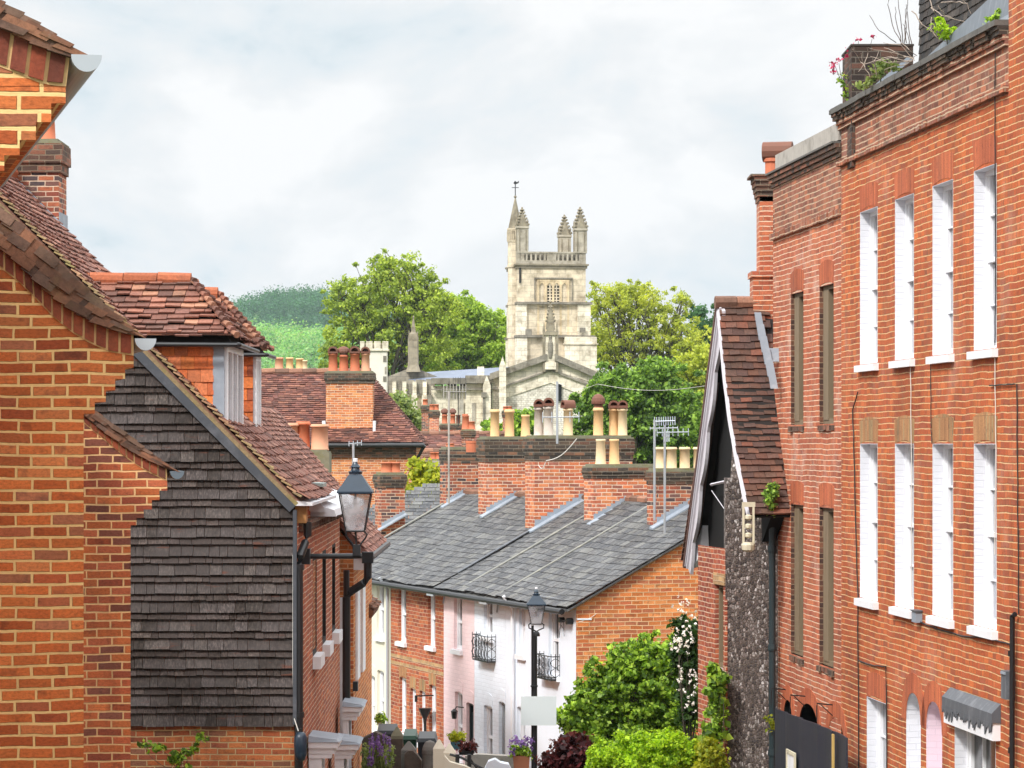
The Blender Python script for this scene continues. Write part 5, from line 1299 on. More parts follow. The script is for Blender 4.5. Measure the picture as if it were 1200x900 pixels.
# street wall of the shingled house: window slot, block at the eaves
cottage_sw = MB(); tC = 5.7
sl = [(42.6, -2.92, -1.56), (45.1, -2.92, -1.56), (47.9, -2.92, -1.56)]
hs = [(y-38.3-.5, y-38.3+.5, a, b) for y, a, b in sl]
XC = CX+.012
SW = Wall(XC, 38.3, TV, 'R')
mb = MB(); facade(mb, SW, 0.0, 5.72, -7.5, EZ-.18, hs[:1], depth=.05); mb.build('street_wall', M['brickL'], cottage)
nb = thing('lead_roofed_house', 'brick house with whitened lead roof edge just past the shingled gable', 'house', (-4, 47, -7.5))
mb = MB(); facade(mb, SW, 5.73, 11.6, -7.5, -1.1, hs[1:], depth=.05)
mb.face([SW.pt(11.6, -7.5), SW.pt(11.6, -1.1), SW.pt(11.6, -1.1, -3), SW.pt(11.6, -7.5, -3)]); mb.face([SW.pt(5.73, -7.5), SW.pt(5.73, -1.1), SW.pt(5.73, -1.1, -3), SW.pt(5.73, -7.5, -3)])
mb.build('wall', M['brickL'], nb)
SW.n = V((1, 0, 0))
for k, (y, a, b) in enumerate(sl):
    par = cottage if k == 0 else nb
    window(par, SW, y-38.3-.5, a, 1.0, b-a, .045, 'plain', False, 'darkwood', 'glassD', side='left', bars=(0, 0))
    mb = MB(); band(mb, SW, y-38.3-.52, y-38.3+.52, a-.17, a-.0, .115, -.002); mb.build('window_sill', M['wpaint'], par)
mb = MB(); mb.bx(CX-.05, CX+.145, 38.33, 38.6, -.99, -.775); mb.build('eaves_block', M['rustwood'], cottage)
mb = MB(); mb.hexa([(CX-.05, 38.22, -.772), (CX+.23, 38.22, -.772), (CX+.2, 44.0, -.772), (CX-.08, 44, -.772), (CX-.05, 38.22, -.70), (CX+.23, 38.22, -.735), (CX+.2, 44.0, -.735), (CX-.08, 44, -.70)]); mb.build('gutter', M['leadW'], cottage)
# dentils under the whitened lead edge
mb = MB(); y = 39.0
while y < 49.6: mb.bx(XC-.002, XC+.07+.02*R.random(), y, y+.11, -1.13, -1.04); y += .19
mb.bx(XC-.002, XC+.10, 39.0, 49.7, -1.035, -.99)
mb.build('dentil_course', M['brickDark'], nb)
mb = MB(); n = 14; ys = [41.6+ (49.8-41.6)*k/n for k in range(n+1)]
for a, b in zip(ys, ys[1:]):
    e1, e2 = R.uniform(-.02, .03), R.uniform(-.02, .03)
    mb.hexa([(-4.2, a, -.99), (XC+.30+e1, a, -.985), (XC+.30+e2, b, -.985), (-4.2, b, -.99), (-4.2, a, -.30), (XC+.27+e1, a, -.90), (XC+.27+e2, b, -.90), (-4.2, b, -.30)])
mb.hexa([(-3.2, 41.5, -.92), (XC+.2, 41.5, -.92), (XC+.05, 42.0, -.92), (-3.2, 42.0, -.92), (-3.2, 41.5, -.55), (XC-.05, 41.5, -.6), (XC-.1, 42.0, -.6), (-3.2, 42, -.55)])
rw = mb.build('roof', M['leadW'], nb)
sk = thing('skylight', 'small pale green-grey metal rooflight on the whitened lead roof', 'rooflight', (-2.75, 43, -.6))
mb = MB(); mb.hexa([(-2.98, 42.6, -.58), (-2.62, 42.6, -.6), (-2.62, 43.4, -.6), (-2.98, 43.4, -.58), (-2.98, 42.6, -.53), (-2.62, 42.6, -.55), (-2.62, 43.4, -.55), (-2.98, 43.4, -.53)]); mb.build('frame', M['skylight'], sk)
# corner drainpipe with swan neck, meter, box
dp = thing('drainpipe', 'black drainpipe with swan neck at the corner of the shingled wall', 'drainpipe', (CX+.09, 38.25, -7))
pz = lambda py, Y=38.25: (520-py)/F*Y
mb = MB(); mb.tube([(CX+.15, 38.5, pz(612)), (CX+.15, 38.5, pz(628)), (CX+.13, 38.4, pz(636)), (CX+.075, 38.25, pz(652)), (CX+.06, 38.25, pz(664)), (CX+.06, 38.25, -7)], .052, 10); mb.build('pipe', M['iron'], dp)
mb = MB(); mb.lathe(V((CX+.06, 38.25, pz(665))), [(.065, -.03), (.065, .04)], 10); mb.build('collar', M['iron'], dp)
mb = MB(); mb.lathe(V((CX+.06, 38.25, pz(838))), [(.065, -.03), (.065, .04)], 10); mb.build('collar', M['iron'], dp)
cb = MB(); cb.tube([(CX-.01, 38.2, pz(650)), (CX-.012, 38.2, pz(780)), (CX+.0, 38.2, pz(840)), (CX+.06, 38.15, pz(856))], .007, 5); single(cb, 'cable', M['wireW'], 'pale cable running down beside the corner drainpipe', 'cable')
bl = thing('alarm_dome', 'black rounded dome casing fixed low at the corner of the shingled house', 'wall casing', (CX+.09, 38.1, pz(885)))
mb = MB(); c = V((CX+.09, 38.12, pz(872))); mb.lathe(c, [(.0, -.20), (.05, -.19), (.075, -.12), (.085, 0), (.08, .1), (.05, .155), (0, .17)], 14); mb.build('casing', M['ironB'], bl, smooth=True)
mb = MB(); mb.lathe(c+V((0,0,.16)), [(.02, 0), (.02, .05)], 8); mb.build('cable_gland', M['iron'], bl)
# E: tile-roofed house
EYs = 50.0; EX = -2.58; eze = (520-650)/F*EYs
eh = thing('tile_roofed_house', 'narrow orange brick house with steep tiled roof seen behind the bracket lamp', 'house', (-4, 52.5, -8))
sl2 = math.tan(math.radians(50)); XT = (432-600)/F*EYs
mb = MB(); mb.prism([(EX, EYs, -8), (EX, EYs, eze+.1), (-4.4, EYs, eze+(XT+4.4)*sl2-.05), (-6.4, EYs, eze), (-6.4, EYs, -8)], (0, 6.5, 0)); mb.build('wall', M['brickG'], eh)
mb = MB(); Vs_ = V((-1, 0, sl2)).normalized(); O = V((XT, EYs-.15, eze)); 
tiles(mb, O, V((0, 1, 0)), Vs_, [(0, 0), (6.8, 0), (6.8, 3.2), (0, 3.2)], .165, .105, .016, jit=1.4)
mb.prism([O, O+Vs_*3.2, O+Vs_*3.2+V((0, 6.8, 0)), O+V((0, 6.8, 0))], V((-.05, 0, -.03)))
mb.prism([O+Vs_*3.2-V((0,0,.02)), O+Vs_*3.2+V((-2, 0, -2.2)), O+Vs_*3.2+V((-2, 6.8, -2.2)), O+Vs_*3.2+V((0, 6.8, -.02))], V((0, 0, .05)))
mb.build('roof', M['tileC'], eh)
mb = MB(); mb.tube([(XT+.04, EYs-.15, eze-.04), (XT+.04, EYs+6.6, eze-.04)], .06, 8); mb.build('gutter', M['iron'], eh)
mb = MB(); mb.bx(EX+.002, XT-.05, EYs+.0, EYs+.5, eze-.25, eze-.03); mb.build('boxed_eaves', M['wpaint'], eh)
for (y0, y1, z0, z1) in ((50.6, 51.5, -3.9, -2.4), (52.4, 53.3, -3.9, -2.4)): mb = MB(); mb.bx(EX+.002, EX+.04, y0, y1, z0, z1); mb.build('window', M['wpaint'], eh)
mb = MB(); mb.bx(EX-.45, EX-.15, EYs-.03, EYs, -5.4, -2.5); mb.build('side_window', M['wpaint'], eh)
dp = thing('drainpipe', 'fat black drainpipe with dog-leg hopper beneath the bracket lamp', 'drainpipe', (-2.66, 49.2, -7.5))
s_ = F/49.2; W2 = lambda px, py: V(((px-600)/s_, 49.2, (520-py)/s_))
mb = MB(); mb.tube([W2(431, 658), W2(431, 676), W2(425, 684), W2(410, 694), W2(406, 700), W2(406, 830)], .065, 10); mb.build('pipe', M['iron'], dp)
mb = MB(); p = W2(431, 657); mb.bx(p.x-.09, p.x+.09, p.y-.08, p.y+.08, p.z-.04, p.z+.14); mb.build('hopper', M['iron'], dp)
mb = MB(); p = W2(406, 668); mb.tube([p, W2(406, 700)], .05, 8); mb.build('upper_pipe', M['iron'], dp)
# little tiled canopy further along
cn = thing('tiled_canopy', 'small sloping tiled canopy jutting over the street past the drainpipe', 'canopy', (-2.4, 56, -3.6))
O = V(((439-600)/F*55.5, 55.3, (520-716)/F*55.5)); Vc = V((-1, 0, .75)).normalized()
mb = MB(); tiles(mb, O, V((0, 1, 0)), Vc, [(0, 0), (2.6, 0), (2.6, .65), (0, .65)], .165, .1, .02, jit=1.5); mb.prism([O, O+Vc*.65, O+Vc*.65-V((0, 0, .4)), O-V((.05, 0, .12))], (0, 2.6, 0)); mb.build('roof', M['tileA'], cn)
mb = MB(); p = at(423, 735, 55.4); mb.bx(p.x-.1, p.x+.12, 55.35, 55.6, p.z-.35, p.z+.1); mb.build('bracket', M['wpaint'], cn)
fw = thing('brick_pier', 'slim brick house end between the tiled canopy and the cream cottage', 'house', (-3.1, 58, -8.5))
p = at(431, 700, 58.5); mb = MB(); mb.bx(p.x-2.5, p.x, 56.5, 60, -8.5, -2.75); mb.build('wall', M['brickG'], fw)
mb = MB(); mb.bx(p.x-.2, p.x-.08, 56.46, 56.5, -6.2, -4.2); mb.build('window', M['wpaint'], fw)
# door hoods
def doorhood(label, Y, X0, X1, ztop, depth, zb):
    h = thing('door_hood', label, 'door hood', ((X0+X1)/2, Y+depth/2, zb), 'white door hoods with lead tops')
    mb = MB(); mb.hexa([(X0, Y-.06, ztop-.08), (X1+.05, Y-.06, ztop-.08), (X1+.05, Y+depth+.06, ztop-.08), (X0, Y+depth+.06, ztop-.08), (X0, Y-.02, ztop-.0), (X1, Y-.02, ztop-.05), (X1, Y+depth, ztop-.05), (X0, Y+depth, ztop-.0)])
    mb.build('lead_top', M['lead'], h)
    mb = MB(); mb.bx(X0, X1+.02, Y-.04, Y+depth+.04, ztop-.16, ztop-.083); mb.bx(X0, X1-.03, Y, Y+depth, ztop-.24, ztop-.163); mb.build('cornice', M['wpaint'], h)
    for k, y in enumerate((Y+.03, Y+depth-.2)):
        mb = MB(); mb.bx(X0+.0, X1-.2, y, y+.12, zb, ztop-.30); mb.bx(X0, X1-.07, y-.02, y+.18, ztop-.30, ztop-.243); mb.bx(X0, X1-.07, y-.02, y+.18, ztop-.75, ztop-.70); mb.build('pilaster', M['wpaint'], h)
    mb = MB(); mb.bx(X0-.01, X0+.03, Y+.2, Y+depth-.2, zb, ztop-.3); mb.build('door', M['ironB'], h)
doorhood('white door hood lowest and nearest, beside the black dome casing', 40.8, XC, -2.33, (520-864)/F*40.6, .85, -6.2)
doorhood('white door hood highest, directly below the fat black drainpipe', 48.4, XC+.03, -2.38, (520-822)/F*48.4, 1.1, -6.8)
doorhood('smaller white door hood low behind the nearest hood', 46.2, XC+.03, -2.33, (520-866)/F*46.2, 1.0, -6.6)
ab = thing('alarm_box', 'small black box on the wall above the highest door hood', 'alarm box', (-2.5, 49.9, -4.2))
mb = MB(); p = at(416, 808, 49.6); mb.bx(p.x-.03, p.x+.05, 49.5, 49.7, p.z-.02, p.z+.13); mb.build('case', M['iron'], ab)

# ================================================================== middle distance
def simple_house(name, label, cat, x0, x1, Y, depth, ze, zr, zb, wall, roofm, hip0=0, hip1=0, tw=.3, g=.2, parts=True):
    h = thing(name, label, cat, ((x0+x1)/2, Y+depth/2, zb)); ov = .25
    mb = MB(); mb.bx(x0, x1, Y, Y+depth, zb, ze); mb.build('wall', wall, h)
    rise = zr-ze; run = depth/2+ov; Vv = V((0, 1, rise/run)).normalized(); L = math.hypot(run, rise)
    mb = MB(); O = V((x0-ov*bool(hip0), Y-ov, ze)); W_ = x1-x0+ov*bool(hip0)+ov*bool(hip1)
    sf = lambda u, v: O+V((1, 0, 0))*u+Vv*v+V((0, 0, .06*(max(0, .6-v)/.6)**2-.05*math.sin(u*.9)*math.sin(min(1, v/L)*3.14)))
    tiles(mb, O, V((1, 0, 0)), Vv, [(0, 0), (W_, 0), (W_-hip1, L), (hip0, L)], tw, g, .02, jit=1.3, surf=sf)
    yb = Y+depth+ov
    a, b, c, d = V((x0-ov, Y-ov, ze-.02)), V((x1+ov, Y-ov, ze-.02)), V((x1+ov-hip1, Y+depth/2, zr-.03)), V((x0-ov+hip0, Y+depth/2, zr-.03))
    e, f_ = V((x1+ov, yb, ze-.02)), V((x0-ov, yb, ze-.02))
    mb.face([a, b, c, d]); mb.face([e, f_, d, c]); mb.face([b, e, c]); mb.face([f_, a, d]); mb.face([a, f_, e, b])
    if hip1:
        Vh = (c-b).normalized(); O2 = V((x1+ov, Y-ov, ze)); mid = (depth+2*ov)/2; Vq = V((-hip1, 0, zr-ze)); Lq = Vq.length
        tiles(mb, O2, V((0, 1, 0)), Vq, [(0, 0), (2*mid, 0), (mid+.01, Lq), (mid-.01, Lq)], tw, g, .02, jit=1.3)
    r = mb.build('roof', roofm, h)
    mb = MB(); x = x0-ov+hip0
    while x < x1+ov-hip1-.1: mb.tube([(x, Y+depth/2, zr+.02), (x+.45, Y+depth/2, zr+.03+.02*R.random())], .13, 7); x += .46
    mb.build('ridge_tiles', M['ridgeG'], r)
    return h
# big middle house, Y = 100
s1 = F/100.
g0 = (290-600)/s1; g1 = (487-600)/s1
gh = simple_house('middle_brick_house', 'orange brick house with broad brown tiled roof and massive mossy chimney', 'house', g0, g1, 100, 6.4, (520-521)/s1, (520-437)/(F/103.2), -10, M['brickM'], M['tileP'], 0, 1.9, tw=.2, g=.12)
xa, xb = (381-600)/s1*1.0, (436-600)/s1
stack(gh, xa, xb, 99.95+.5, 101.6, .15, (520-437)/(F/100.4), M['brickM'], M['brickSd'], corb=.09, caph=.34, capn=3,
      pots=[(.13, .5, .62, .15, 'potR', 'hood'), (.36, .5, .55, .15, 'potR', 'dome'), (.60, .5, .62, .16, 'potR', 'hood'), (.83, .5, .62, .14, 'potP', 'hood')])
mb = MB(); mb.bx(xa-.28, xb+.25, 100.1, 100.42, .03, .16); mb.bx(xa-.12, xa-.01, 100.3, 100.7, .1, .75); mb.bx(xb+.01, xb+.1, 100.3, 100.7, .1, .75); mb.build('flashing', M['leadW'], gh)
mb = MB(); mb.tube([(g0, 99.68, -.05), (g1+.3, 99.68, -.05)], .08, 8); mb.tube([(g1+.3, 99.68, -.05), (g1+.05, 99.9, -.5), (g1+.05, 99.9, -9)], .06, 8); mb.build('gutter', M['iron'], gh)
mb = MB(); mb.bx(g0, g1+.02, 99.93, 99.997, -.45, -.1); mb.build('eaves_course', M['brickDark'], gh)
st = thing('rear_chimney', 'row of three yellowish chimney pots behind the brown tiled ridge', 'chimney', ((337-600)/(F/108), 108, -2))
a, b = (318-600)/(F/108), (357-600)/(F/108)
stack(st, a, b, 108, 109, -2, (520-436)/(F/108), M['brickM'], M['brickSd'], corb=.05, caph=.2, pots=[(.2, .5, .48, .15, 'potP', ''), (.52, .5, .48, .13, 'potY', ''), (.82, .5, .45, .13, 'potY', ''), (.97, .5, .38, .1, 'potC', '')], name='stack')
# stack with three pots by the shingled roof
c3 = thing('mossy_chimney', 'grey mossy-capped chimney with two pale pots and a redder one, behind the shingled roof', 'chimney', ((362-600)/62, 58, -4))
sA = F/58.; a, b = (332-600)/sA, (384-600)/sA
stack(c3, a, b, 58, 58.7, -6, (520-531)/sA, M['brickN'], M['capstone'], corb=.05, caph=.55, capn=3, pots=[(.13, .4, .52, .16, 'potP', ''), (.42, .5, .55, .13, 'potR', ''), (.80, .4, .50, .165, 'potP', '')], name='stack')
# houses further back on the right of it
s2 = F/135.
h2 = simple_house('far_tiled_house', 'long purple-brown tiled roof below the church wall', 'house', (470-600)/s2, (586-600)/s2, 135, 7, (520-548)/s2, (520-509)/(F/138.5), -12, M['brickN'], M['tileP'] if 'tileP' in M else M['tileA'], 0, 0, tw=.35, g=.22)
def far_stack(label, px0, px1, pyt, pyb, Y, mt_, pots, capm='brickSd', caph=.3):
    s = F/Y; t = thing('far_chimney', label, 'chimney', ((px0+px1)/2/s-600/s, Y, (520-pyb)/s), 'small chimneys below the church')
    stack(t, (px0-600)/s, (px1-600)/s, Y, Y+.9, (520-pyb)/s, (520-pyt)/s, M[mt_], M[capm], corb=.08, caph=caph, pots=pots, name='stack'); return t
far_stack('pinkish chimney with two tiny red pots, leftmost of the small ones by the shrub', 503, 514, 482, 512, 142, 'brickS', [(.25, .5, .28, .11, 'potR', ''), (.75, .5, .28, .11, 'potR', '')])
far_stack('thin dark chimney with one red pot half hidden by the pale willow shrub', 494, 502, 476, 505, 150, 'brickN', [(.5, .5, .3, .13, 'potR', '')])
far_stack('low grey chimney with several orange pots and cowls in a row', 516, 548, 498, 512, 139, 'brickN', [(.15, .5, .42, .13, 'potR', 'dome'), (.45, .5, .42, .12, 'potR', 'dome'), (.65, .5, .42, .1, 'hood', ''), (.9, .5, .45, .13, 'potR', '')], caph=.2)
far_stack('flat-capped brick chimney with two tapering orange pots above the mossy stack', 541, 556, 505, 530, 118, 'brickN', [(.3, .5, .55, .15, 'potR', 'taper'), (.75, .5, .32, .15, 'potR', 'taper')], caph=.25)
far_stack('low chimney with two short orange pots beside the yellow-green shrub', 500, 519, 540, 560, 110, 'brickN', [(.4, .5, .26, .12, 'potR', ''), (.72, .5, .26, .12, 'potR', '')], capm='greycap', caph=.2)
far_stack('distant chimney with small pots standing just left of the buff pots', 589, 600, 482, 520, 150, 'brickN', [(.3, .5, .2, .12, 'potR', ''), (.75, .5, .2, .12, 'potR', '')])
h3 = simple_house('far_slate_house', 'low dark-roofed house under the purple-brown roof', 'house', (484-600)/(F/112), (520-600)/(F/112), 112, 6, (520-562)/(F/112), (520-530)/(F/115), -12, M['brickN'], M['tileA'], 0, 0, tw=.35, g=.22)
p5 = thing('chimney_pot', 'lone red chimney pot behind the moss-topped stack', 'chimney pot', at(552, 529, 70)); mb = MB(); mb.lathe(at(552, 530, 70), [(.115, 0), (.115, .2), (.125, .21), (.125, .26), (.1, .26)], 14); mb.build('pot', M['potR'], p5)

# aerials and poles
def yagi(label, px, pb, pt_, Y, arms, m_='alu'):
    s = F/Y; t = thing('tv_aerial', label, 'TV aerial', at(px, pb, Y))
    mb = MB(); mb.tube([at(px, pb, Y), at(px, pt_, Y)], .022, 6); mb.build('mast', M[m_], t)
    for (py, x0, x1, n, ln) in arms:
        mb = MB(); a, b = at(x0, py, Y), at(x1, py-1, Y); b.y += 1.2 if n < 9 else 0; mb.tube([a, b], .012, 5)
        for k in range(n):
            p = a.lerp(b, k/(n-1)); mb.tube([p+V((0, -ln*.3, -ln)), p+V((0, ln*.3, ln))], .007, 4)
        mb.build('antenna', M[m_], t)
    return t
yagi('striped pole with angled dark aerial left of the ridge chimneys', 526, 590, 458, 66, [(459, 520, 545, 8, .16)], 'greycap')
yagi('dark aerial on a mast above the far orange pots', 537, 500, 452, 136, [(455, 531, 545, 6, .5)], 'iron')
yagi('tall thin aerial pole among the ridge chimney pots', 653, 520, 447, 58, [(489, 636, 680, 5, .1)])
yagi('grey television aerial mast with a comb antenna by the last cream pots', 767, 610, 492, 57, [(494, 767, 791, 10, .08), (502, 762, 798, 7, .03)])
yagi('shorter aerial mast with double antenna beside the comb aerial', 779, 625, 498, 57, [(507, 770, 811, 7, .07), (512, 778, 788, 5, .1)])
yagi('small twin-arm aerial on the corner of the middle brick house', 414, 562, 519, 58, [(520, 409, 420, 4, .05)])
def wire(label, pts, r, m_='wireW'):
    mb = MB(); P_ = []
    for (a, b) in zip(pts, pts[1:]):
        for k in range(8): f = k/8; q_ = a.lerp(b, f); q_.z -= .10*math.sin(f*math.pi); P_.append(q_)
    P_.append(pts[-1]); mb.tube(P_, r, 4); single(mb, 'cable', M[m_], label, 'cable')
wire('pale overhead wire crossing between the ridge chimneys and the tall house', [at(654, 449, 58), at(700, 450, 57), at(828, 452, 52)], .0035)
wire('slack cable looped across the dark head of the widest ridge stack', [at(631, 545, 56.5), at(640, 540, 56.4), at(676, 514, 56.2)], .009)
wire('thin wire rising across the orange brick gable', [at(678, 729, 55.3), at(715, 700, 55.7), at(760, 655, 56.2)], .005)

# ================================================================== street lamps
def lantern(parent, c, w, h, glass='lampglass'):
    """four-sided tapering lantern; c = centre of its foot"""
    t = w*.5; b = t*.58; zt = h*.52
    tb_ = [V((sx*b, sy*b, 0))+c for sx, sy in ((-1,-1),(1,-1),(1,1),(-1,1))]; tp_ = [V((sx*t, sy*t, zt))+c for sx, sy in ((-1,-1),(1,-1),(1,1),(-1,1))]
    fr = MB(); r = w*.022
    for k in range(4): fr.tube([tb_[k], tp_[k]], r, 5); fr.tube([tb_[k], tb_[(k+1)%4]], r, 5); fr.tube([tp_[k], tp_[(k+1)%4]], r*1.3, 5)
    fr.bx(c.x-b, c.x+b, c.y-b, c.y+b, c.z-.012, c.z+.006)
    l = fr.build('lantern', M['iron'], parent)
    gl = MB()
    for k in range(4): gl.face([tb_[k], tb_[(k+1)%4], tp_[(k+1)%4], tp_[k]])
    gl.build('glass', M[glass], l)
    cp = MB(); e = t*1.13; n = 6; z0 = zt
    prof = [(e, z0), (e*1.0, z0+h*.025), (e*.72, z0+h*.12), (e*.42, z0+h*.235), (e*.33, z0+h*.26)]
    cp.lathe(c, [(a_*1.414, z_) for a_, z_ in prof], 4, math.pi/4); 
    cp.lathe(c, [(e*.36, z0+h*.262), (e*.40, z0+h*.30), (e*.26, z0+h*.315), (e*.22, z0+h*.35), (e*.30, z0+h*.36), (e*.16, z0+h*.40), (e*.1, z0+h*.43)], 12)
    cp.build('cap', M['ironB'], l)
    fn = MB(); fn.lathe(c, [(e*.06, z0+h*.42), (e*.08, z0+h*.43), (e*.13, z0+h*.435), (e*.13, z0+h*.475), (e*.1, z0+h*.48)], 10); fn.build('finial', M['wpaint'], l)
    bu = MB(); bu.lathe(c, [(.01, zt*.98), (w*.05, zt*.85), (w*.06, zt*.7), (w*.02, zt*.6)], 8); bu.build('bulb', M['bulb'], l)
    return l
m_, T_ = newmat('lamp_glass'); p_ = T_.n('ShaderNodeBsdfGlossy', {'Roughness': .08, 'Color': (.75, .78, .85, 1)}); q_ = T_.n('ShaderNodeBsdfTransparent', {'Color': (.93, .92, .92, 1)})
d_ = T_.n('ShaderNodeBsdfDiffuse', {'Color': (.62, .60, .62, 1)})
x1 = T_.n('ShaderNodeMixShader', {0: T_.smooth(T_.noise(pos(T_), 4, 3, .5), .35, .65), 1: q_.outputs[0], 2: d_.outputs[0]})
x1b = T_.n('ShaderNodeMixShader', {0: .65, 1: q_.outputs[0], 2: x1.outputs[0]})
x2 = T_.n('ShaderNodeMixShader', {0: .22, 1: x1b.outputs[0], 2: p_.outputs[0]}); o_ = T_.n('ShaderNodeOutputMaterial'); m_.node_tree.links.new(x2.outputs[0], o_.inputs[0]); M['lampglass'] = m_
M['bulb'] = plain('frosted_bulb', (.5, .48, .48), .3, .1)
YL = 39.4; sL = F/YL
la = thing('bracket_lamp', 'black wall-bracket street lamp with tapered lantern on the shingled house corner', 'street lamp', at(360, 655, YL))
c = at(416.5, 622, YL); lantern(la, c, 37/sL, 80/sL*1.06)
mb = MB(); a, b = at(359, 652, YL), at(424, 651.5, YL); mb.tube([a, b], .035, 8); mb.build('arm', M['iron'], la)
mb = MB(); p = at(360, 652, YL); mb.bx(XC, p.x+.04, YL-.1, YL+.1, p.z-.1, p.z+.1); mb.build('wall_plate', M['iron'], la)
mb = MB(); ft = at(418, 651, YL)
mb.bx(ft.x-.05, ft.x+.05, YL-.05, YL+.05, ft.z, ft.z+.14)
mb.tube([ft+V((0, 0, .1)), c+V((0, 0, -.01))], .014, 6)
for sx in (-1, 1):
    pts = [ft+V((sx*.045, 0, .12)), ft+V((sx*.06, 0, .16)), ft+V((sx*.11, 0, .22)), ft+V((sx*.135, 0, .27)), V((c.x+sx*.115, YL, c.z-.01))]
    mb.tube(pts, .013, 6)
mb.build('cradle', M['iron'], la)
YP = 50.5; sP = F/YP
lp = thing('post_lamp', 'tall black street lamp post with small lantern before the white cottages', 'street lamp', at(628.5, 1010, YP))
c = at(628.5, 731, YP); lantern(lp, c, 20.5/sP, 38*1.06/sP*1.06)
mb = MB(); bx_ = at(628.5, 900, YP); x = bx_.x
mb.tube([(x-.02, YP, gz(YP)), (x-.02, YP, (520-742)/sP)], .035, 8); mb.build('post', M['iron'], lp)
mb = MB(); mb.tube([(x-.062, YP+.02, gz(YP)), (x-.062, YP+.02, (520-733)/sP)], .022, 8); mb.build('conduit', M['iron'], lp)
mb = MB(); mb.lathe(V((x, YP, (520-742)/sP)), [(.06, -.05), (.055, 0), (.03, .03)], 10)
for sx in (-1, 1): mb.tube([V((x, YP, (520-740)/sP)), V((x+sx*.05, YP, (520-738)/sP)), V((x+sx*.12, YP, (520-736)/sP)), V((x+sx*.125, YP, (520-732)/sP)), V((x+sx*.085, YP, (520-730)/sP))], .012, 6)
mb.build('cradle', M['iron'], lp)
for py in (804, 835): mb = MB(); mb.bx(x-.095, x+.025, YP-.05, YP+.04, (520-py)/sP-.012, (520-py)/sP+.012); mb.build('clamp', M['iron'], lp)
sg = thing('blank_sign', 'blank white rectangular board fixed to the lamp post', 'sign', at(631, 850, YP-.08))
mb = MB(); a, b = at(610.5, 850, YP-.08), at(652, 816, YP-.08); mb.bx(a.x, b.x, YP-.10, YP-.085, a.z, b.z); mb.build('board', M['sign'], sg)
mb = MB()
for f in (.25, .75): zz_ = a.z+(b.z-a.z)*f; mb.bx(x-.09, x+.05, YP-.083, YP+.04, zz_-.015, zz_+.015)
mb.build('bracket', M['alu'], sg)
# small fittings on the end cottage
def bracket_lampy(label, px, py, name='wall_light', cat='wall light'):
    t = thing(name, label, cat, TW.pt(tt(px), TW.z(px, py), .0)); z_ = TW.z(px, py)
    mb = MB(); mb.tube([TW.pt(tt(px), z_+.1, 0), TW.pt(tt(px), z_+.12, .15), TW.pt(tt(px), z_+.05, .2)], .012, 5); mb.build('arm', M['iron'], t)
    mb = MB(); mb.lathe(TW.pt(tt(px), z_-.12, .2), [(.045, 0), (.065, .14), (.07, .15), (.02, .2)], 6); mb.build('lantern', M['iron'], t)
bracket_lampy('black carriage lantern by the pink cottage door', 543.5, 835)
hb = thing('wall_fitting', 'black iron fittings with a loop of cable high on the white end wall', 'wall fitting', TW.pt(tt(665), TW.z(665, 727)))
mb = MB(); z_ = TW.z(665, 727); mb.tube([TW.pt(tt(661), z_, 0), TW.pt(tt(661), z_, .1)], .05, 8); mb.tube([TW.pt(tt(671), z_, 0), TW.pt(tt(671), z_, .12)], .06, 8); mb.tube([TW.pt(tt(660), z_, .08), TW.pt(tt(672), z_, .08)], .012, 5); mb.build('fitting', M['iron'], hb)
mb = MB(); p = at(676, 726, 55.2); mb.tube([p, at(693, 726, 55.3)], .02, 6); mb.build('conduit', M['alu'], hb)
mb = MB(); mb.tube([TW.pt(tt(661), z_-.05, .06)]+[TW.pt(tt(661)+.15*math.sin(k), z_-.25-.15*math.cos(k), .05) for k in (1, 2, 3, 4, 5)]+[TW.pt(tt(664), z_, .06)], .006, 5); mb.build('cable_loop', M['wire'], hb)
hop = thing('rain_hopper', 'dark funnel-shaped hopper between the brick cottage windows', 'hopper', TW.pt(tt(505), TW.z(505, 838)))
mb = MB(); mb.lathe(TW.pt(tt(505.5), TW.z(505, 842), .14), [(.03, -.1), (.04, 0), (.13, .2), (.14, .22)], 8); mb.build('funnel', M['iron'], hop)
mb = MB(); mb.tube([TW.pt(tt(505.5), TW.z(505, 842), .14), TW.pt(tt(505.5), GRD+.5, .1)], .03, 7); mb.build('pipe', M['iron'], hop)
bk_ = MB(); bk_.tube([TW.pt(tt(508), TW.z(508, 815), 0), TW.pt(tt(508), TW.z(508, 815), .4)], .015, 5); bk_.tube([TW.pt(tt(508), TW.z(508, 815), .38), TW.pt(tt(508), TW.z(508, 822), .38)], .03, 5); single(bk_, 'hanging_bracket', M['iron'], 'empty iron basket bracket on the red brick cottage', 'bracket')
for (px, lab) in ((522, 'pale satellite-dish arm under the eaves at the pink cottage edge'), (641, 'pale bracket with cable under the eaves of the end cottage')):
    mb = MB(); t = tt(px if px < 600 else 585); z_ = EZT-.12; mb.prism([TW.pt(t-.1, z_-.1, .02), TW.pt(t+.35, z_-.1, .02), TW.pt(t+.35, z_-.14, .3), TW.pt(t-.1, z_-.14, .3)], (0, 0, .05)); mb.tube([TW.pt(t, z_-.1, .02), TW.pt(t, z_-.3, .05)], .02, 5)
    single(mb, 'eaves_bracket', M['gutterW'], lab if px < 600 else 'pale bracket under the eaves of the white painted brick cottage', 'bracket')
# ================================================================== church / college chapel
YC = 250.0; sC = F/YC
def C(px, py, Y=YC): return at(px, py, Y)
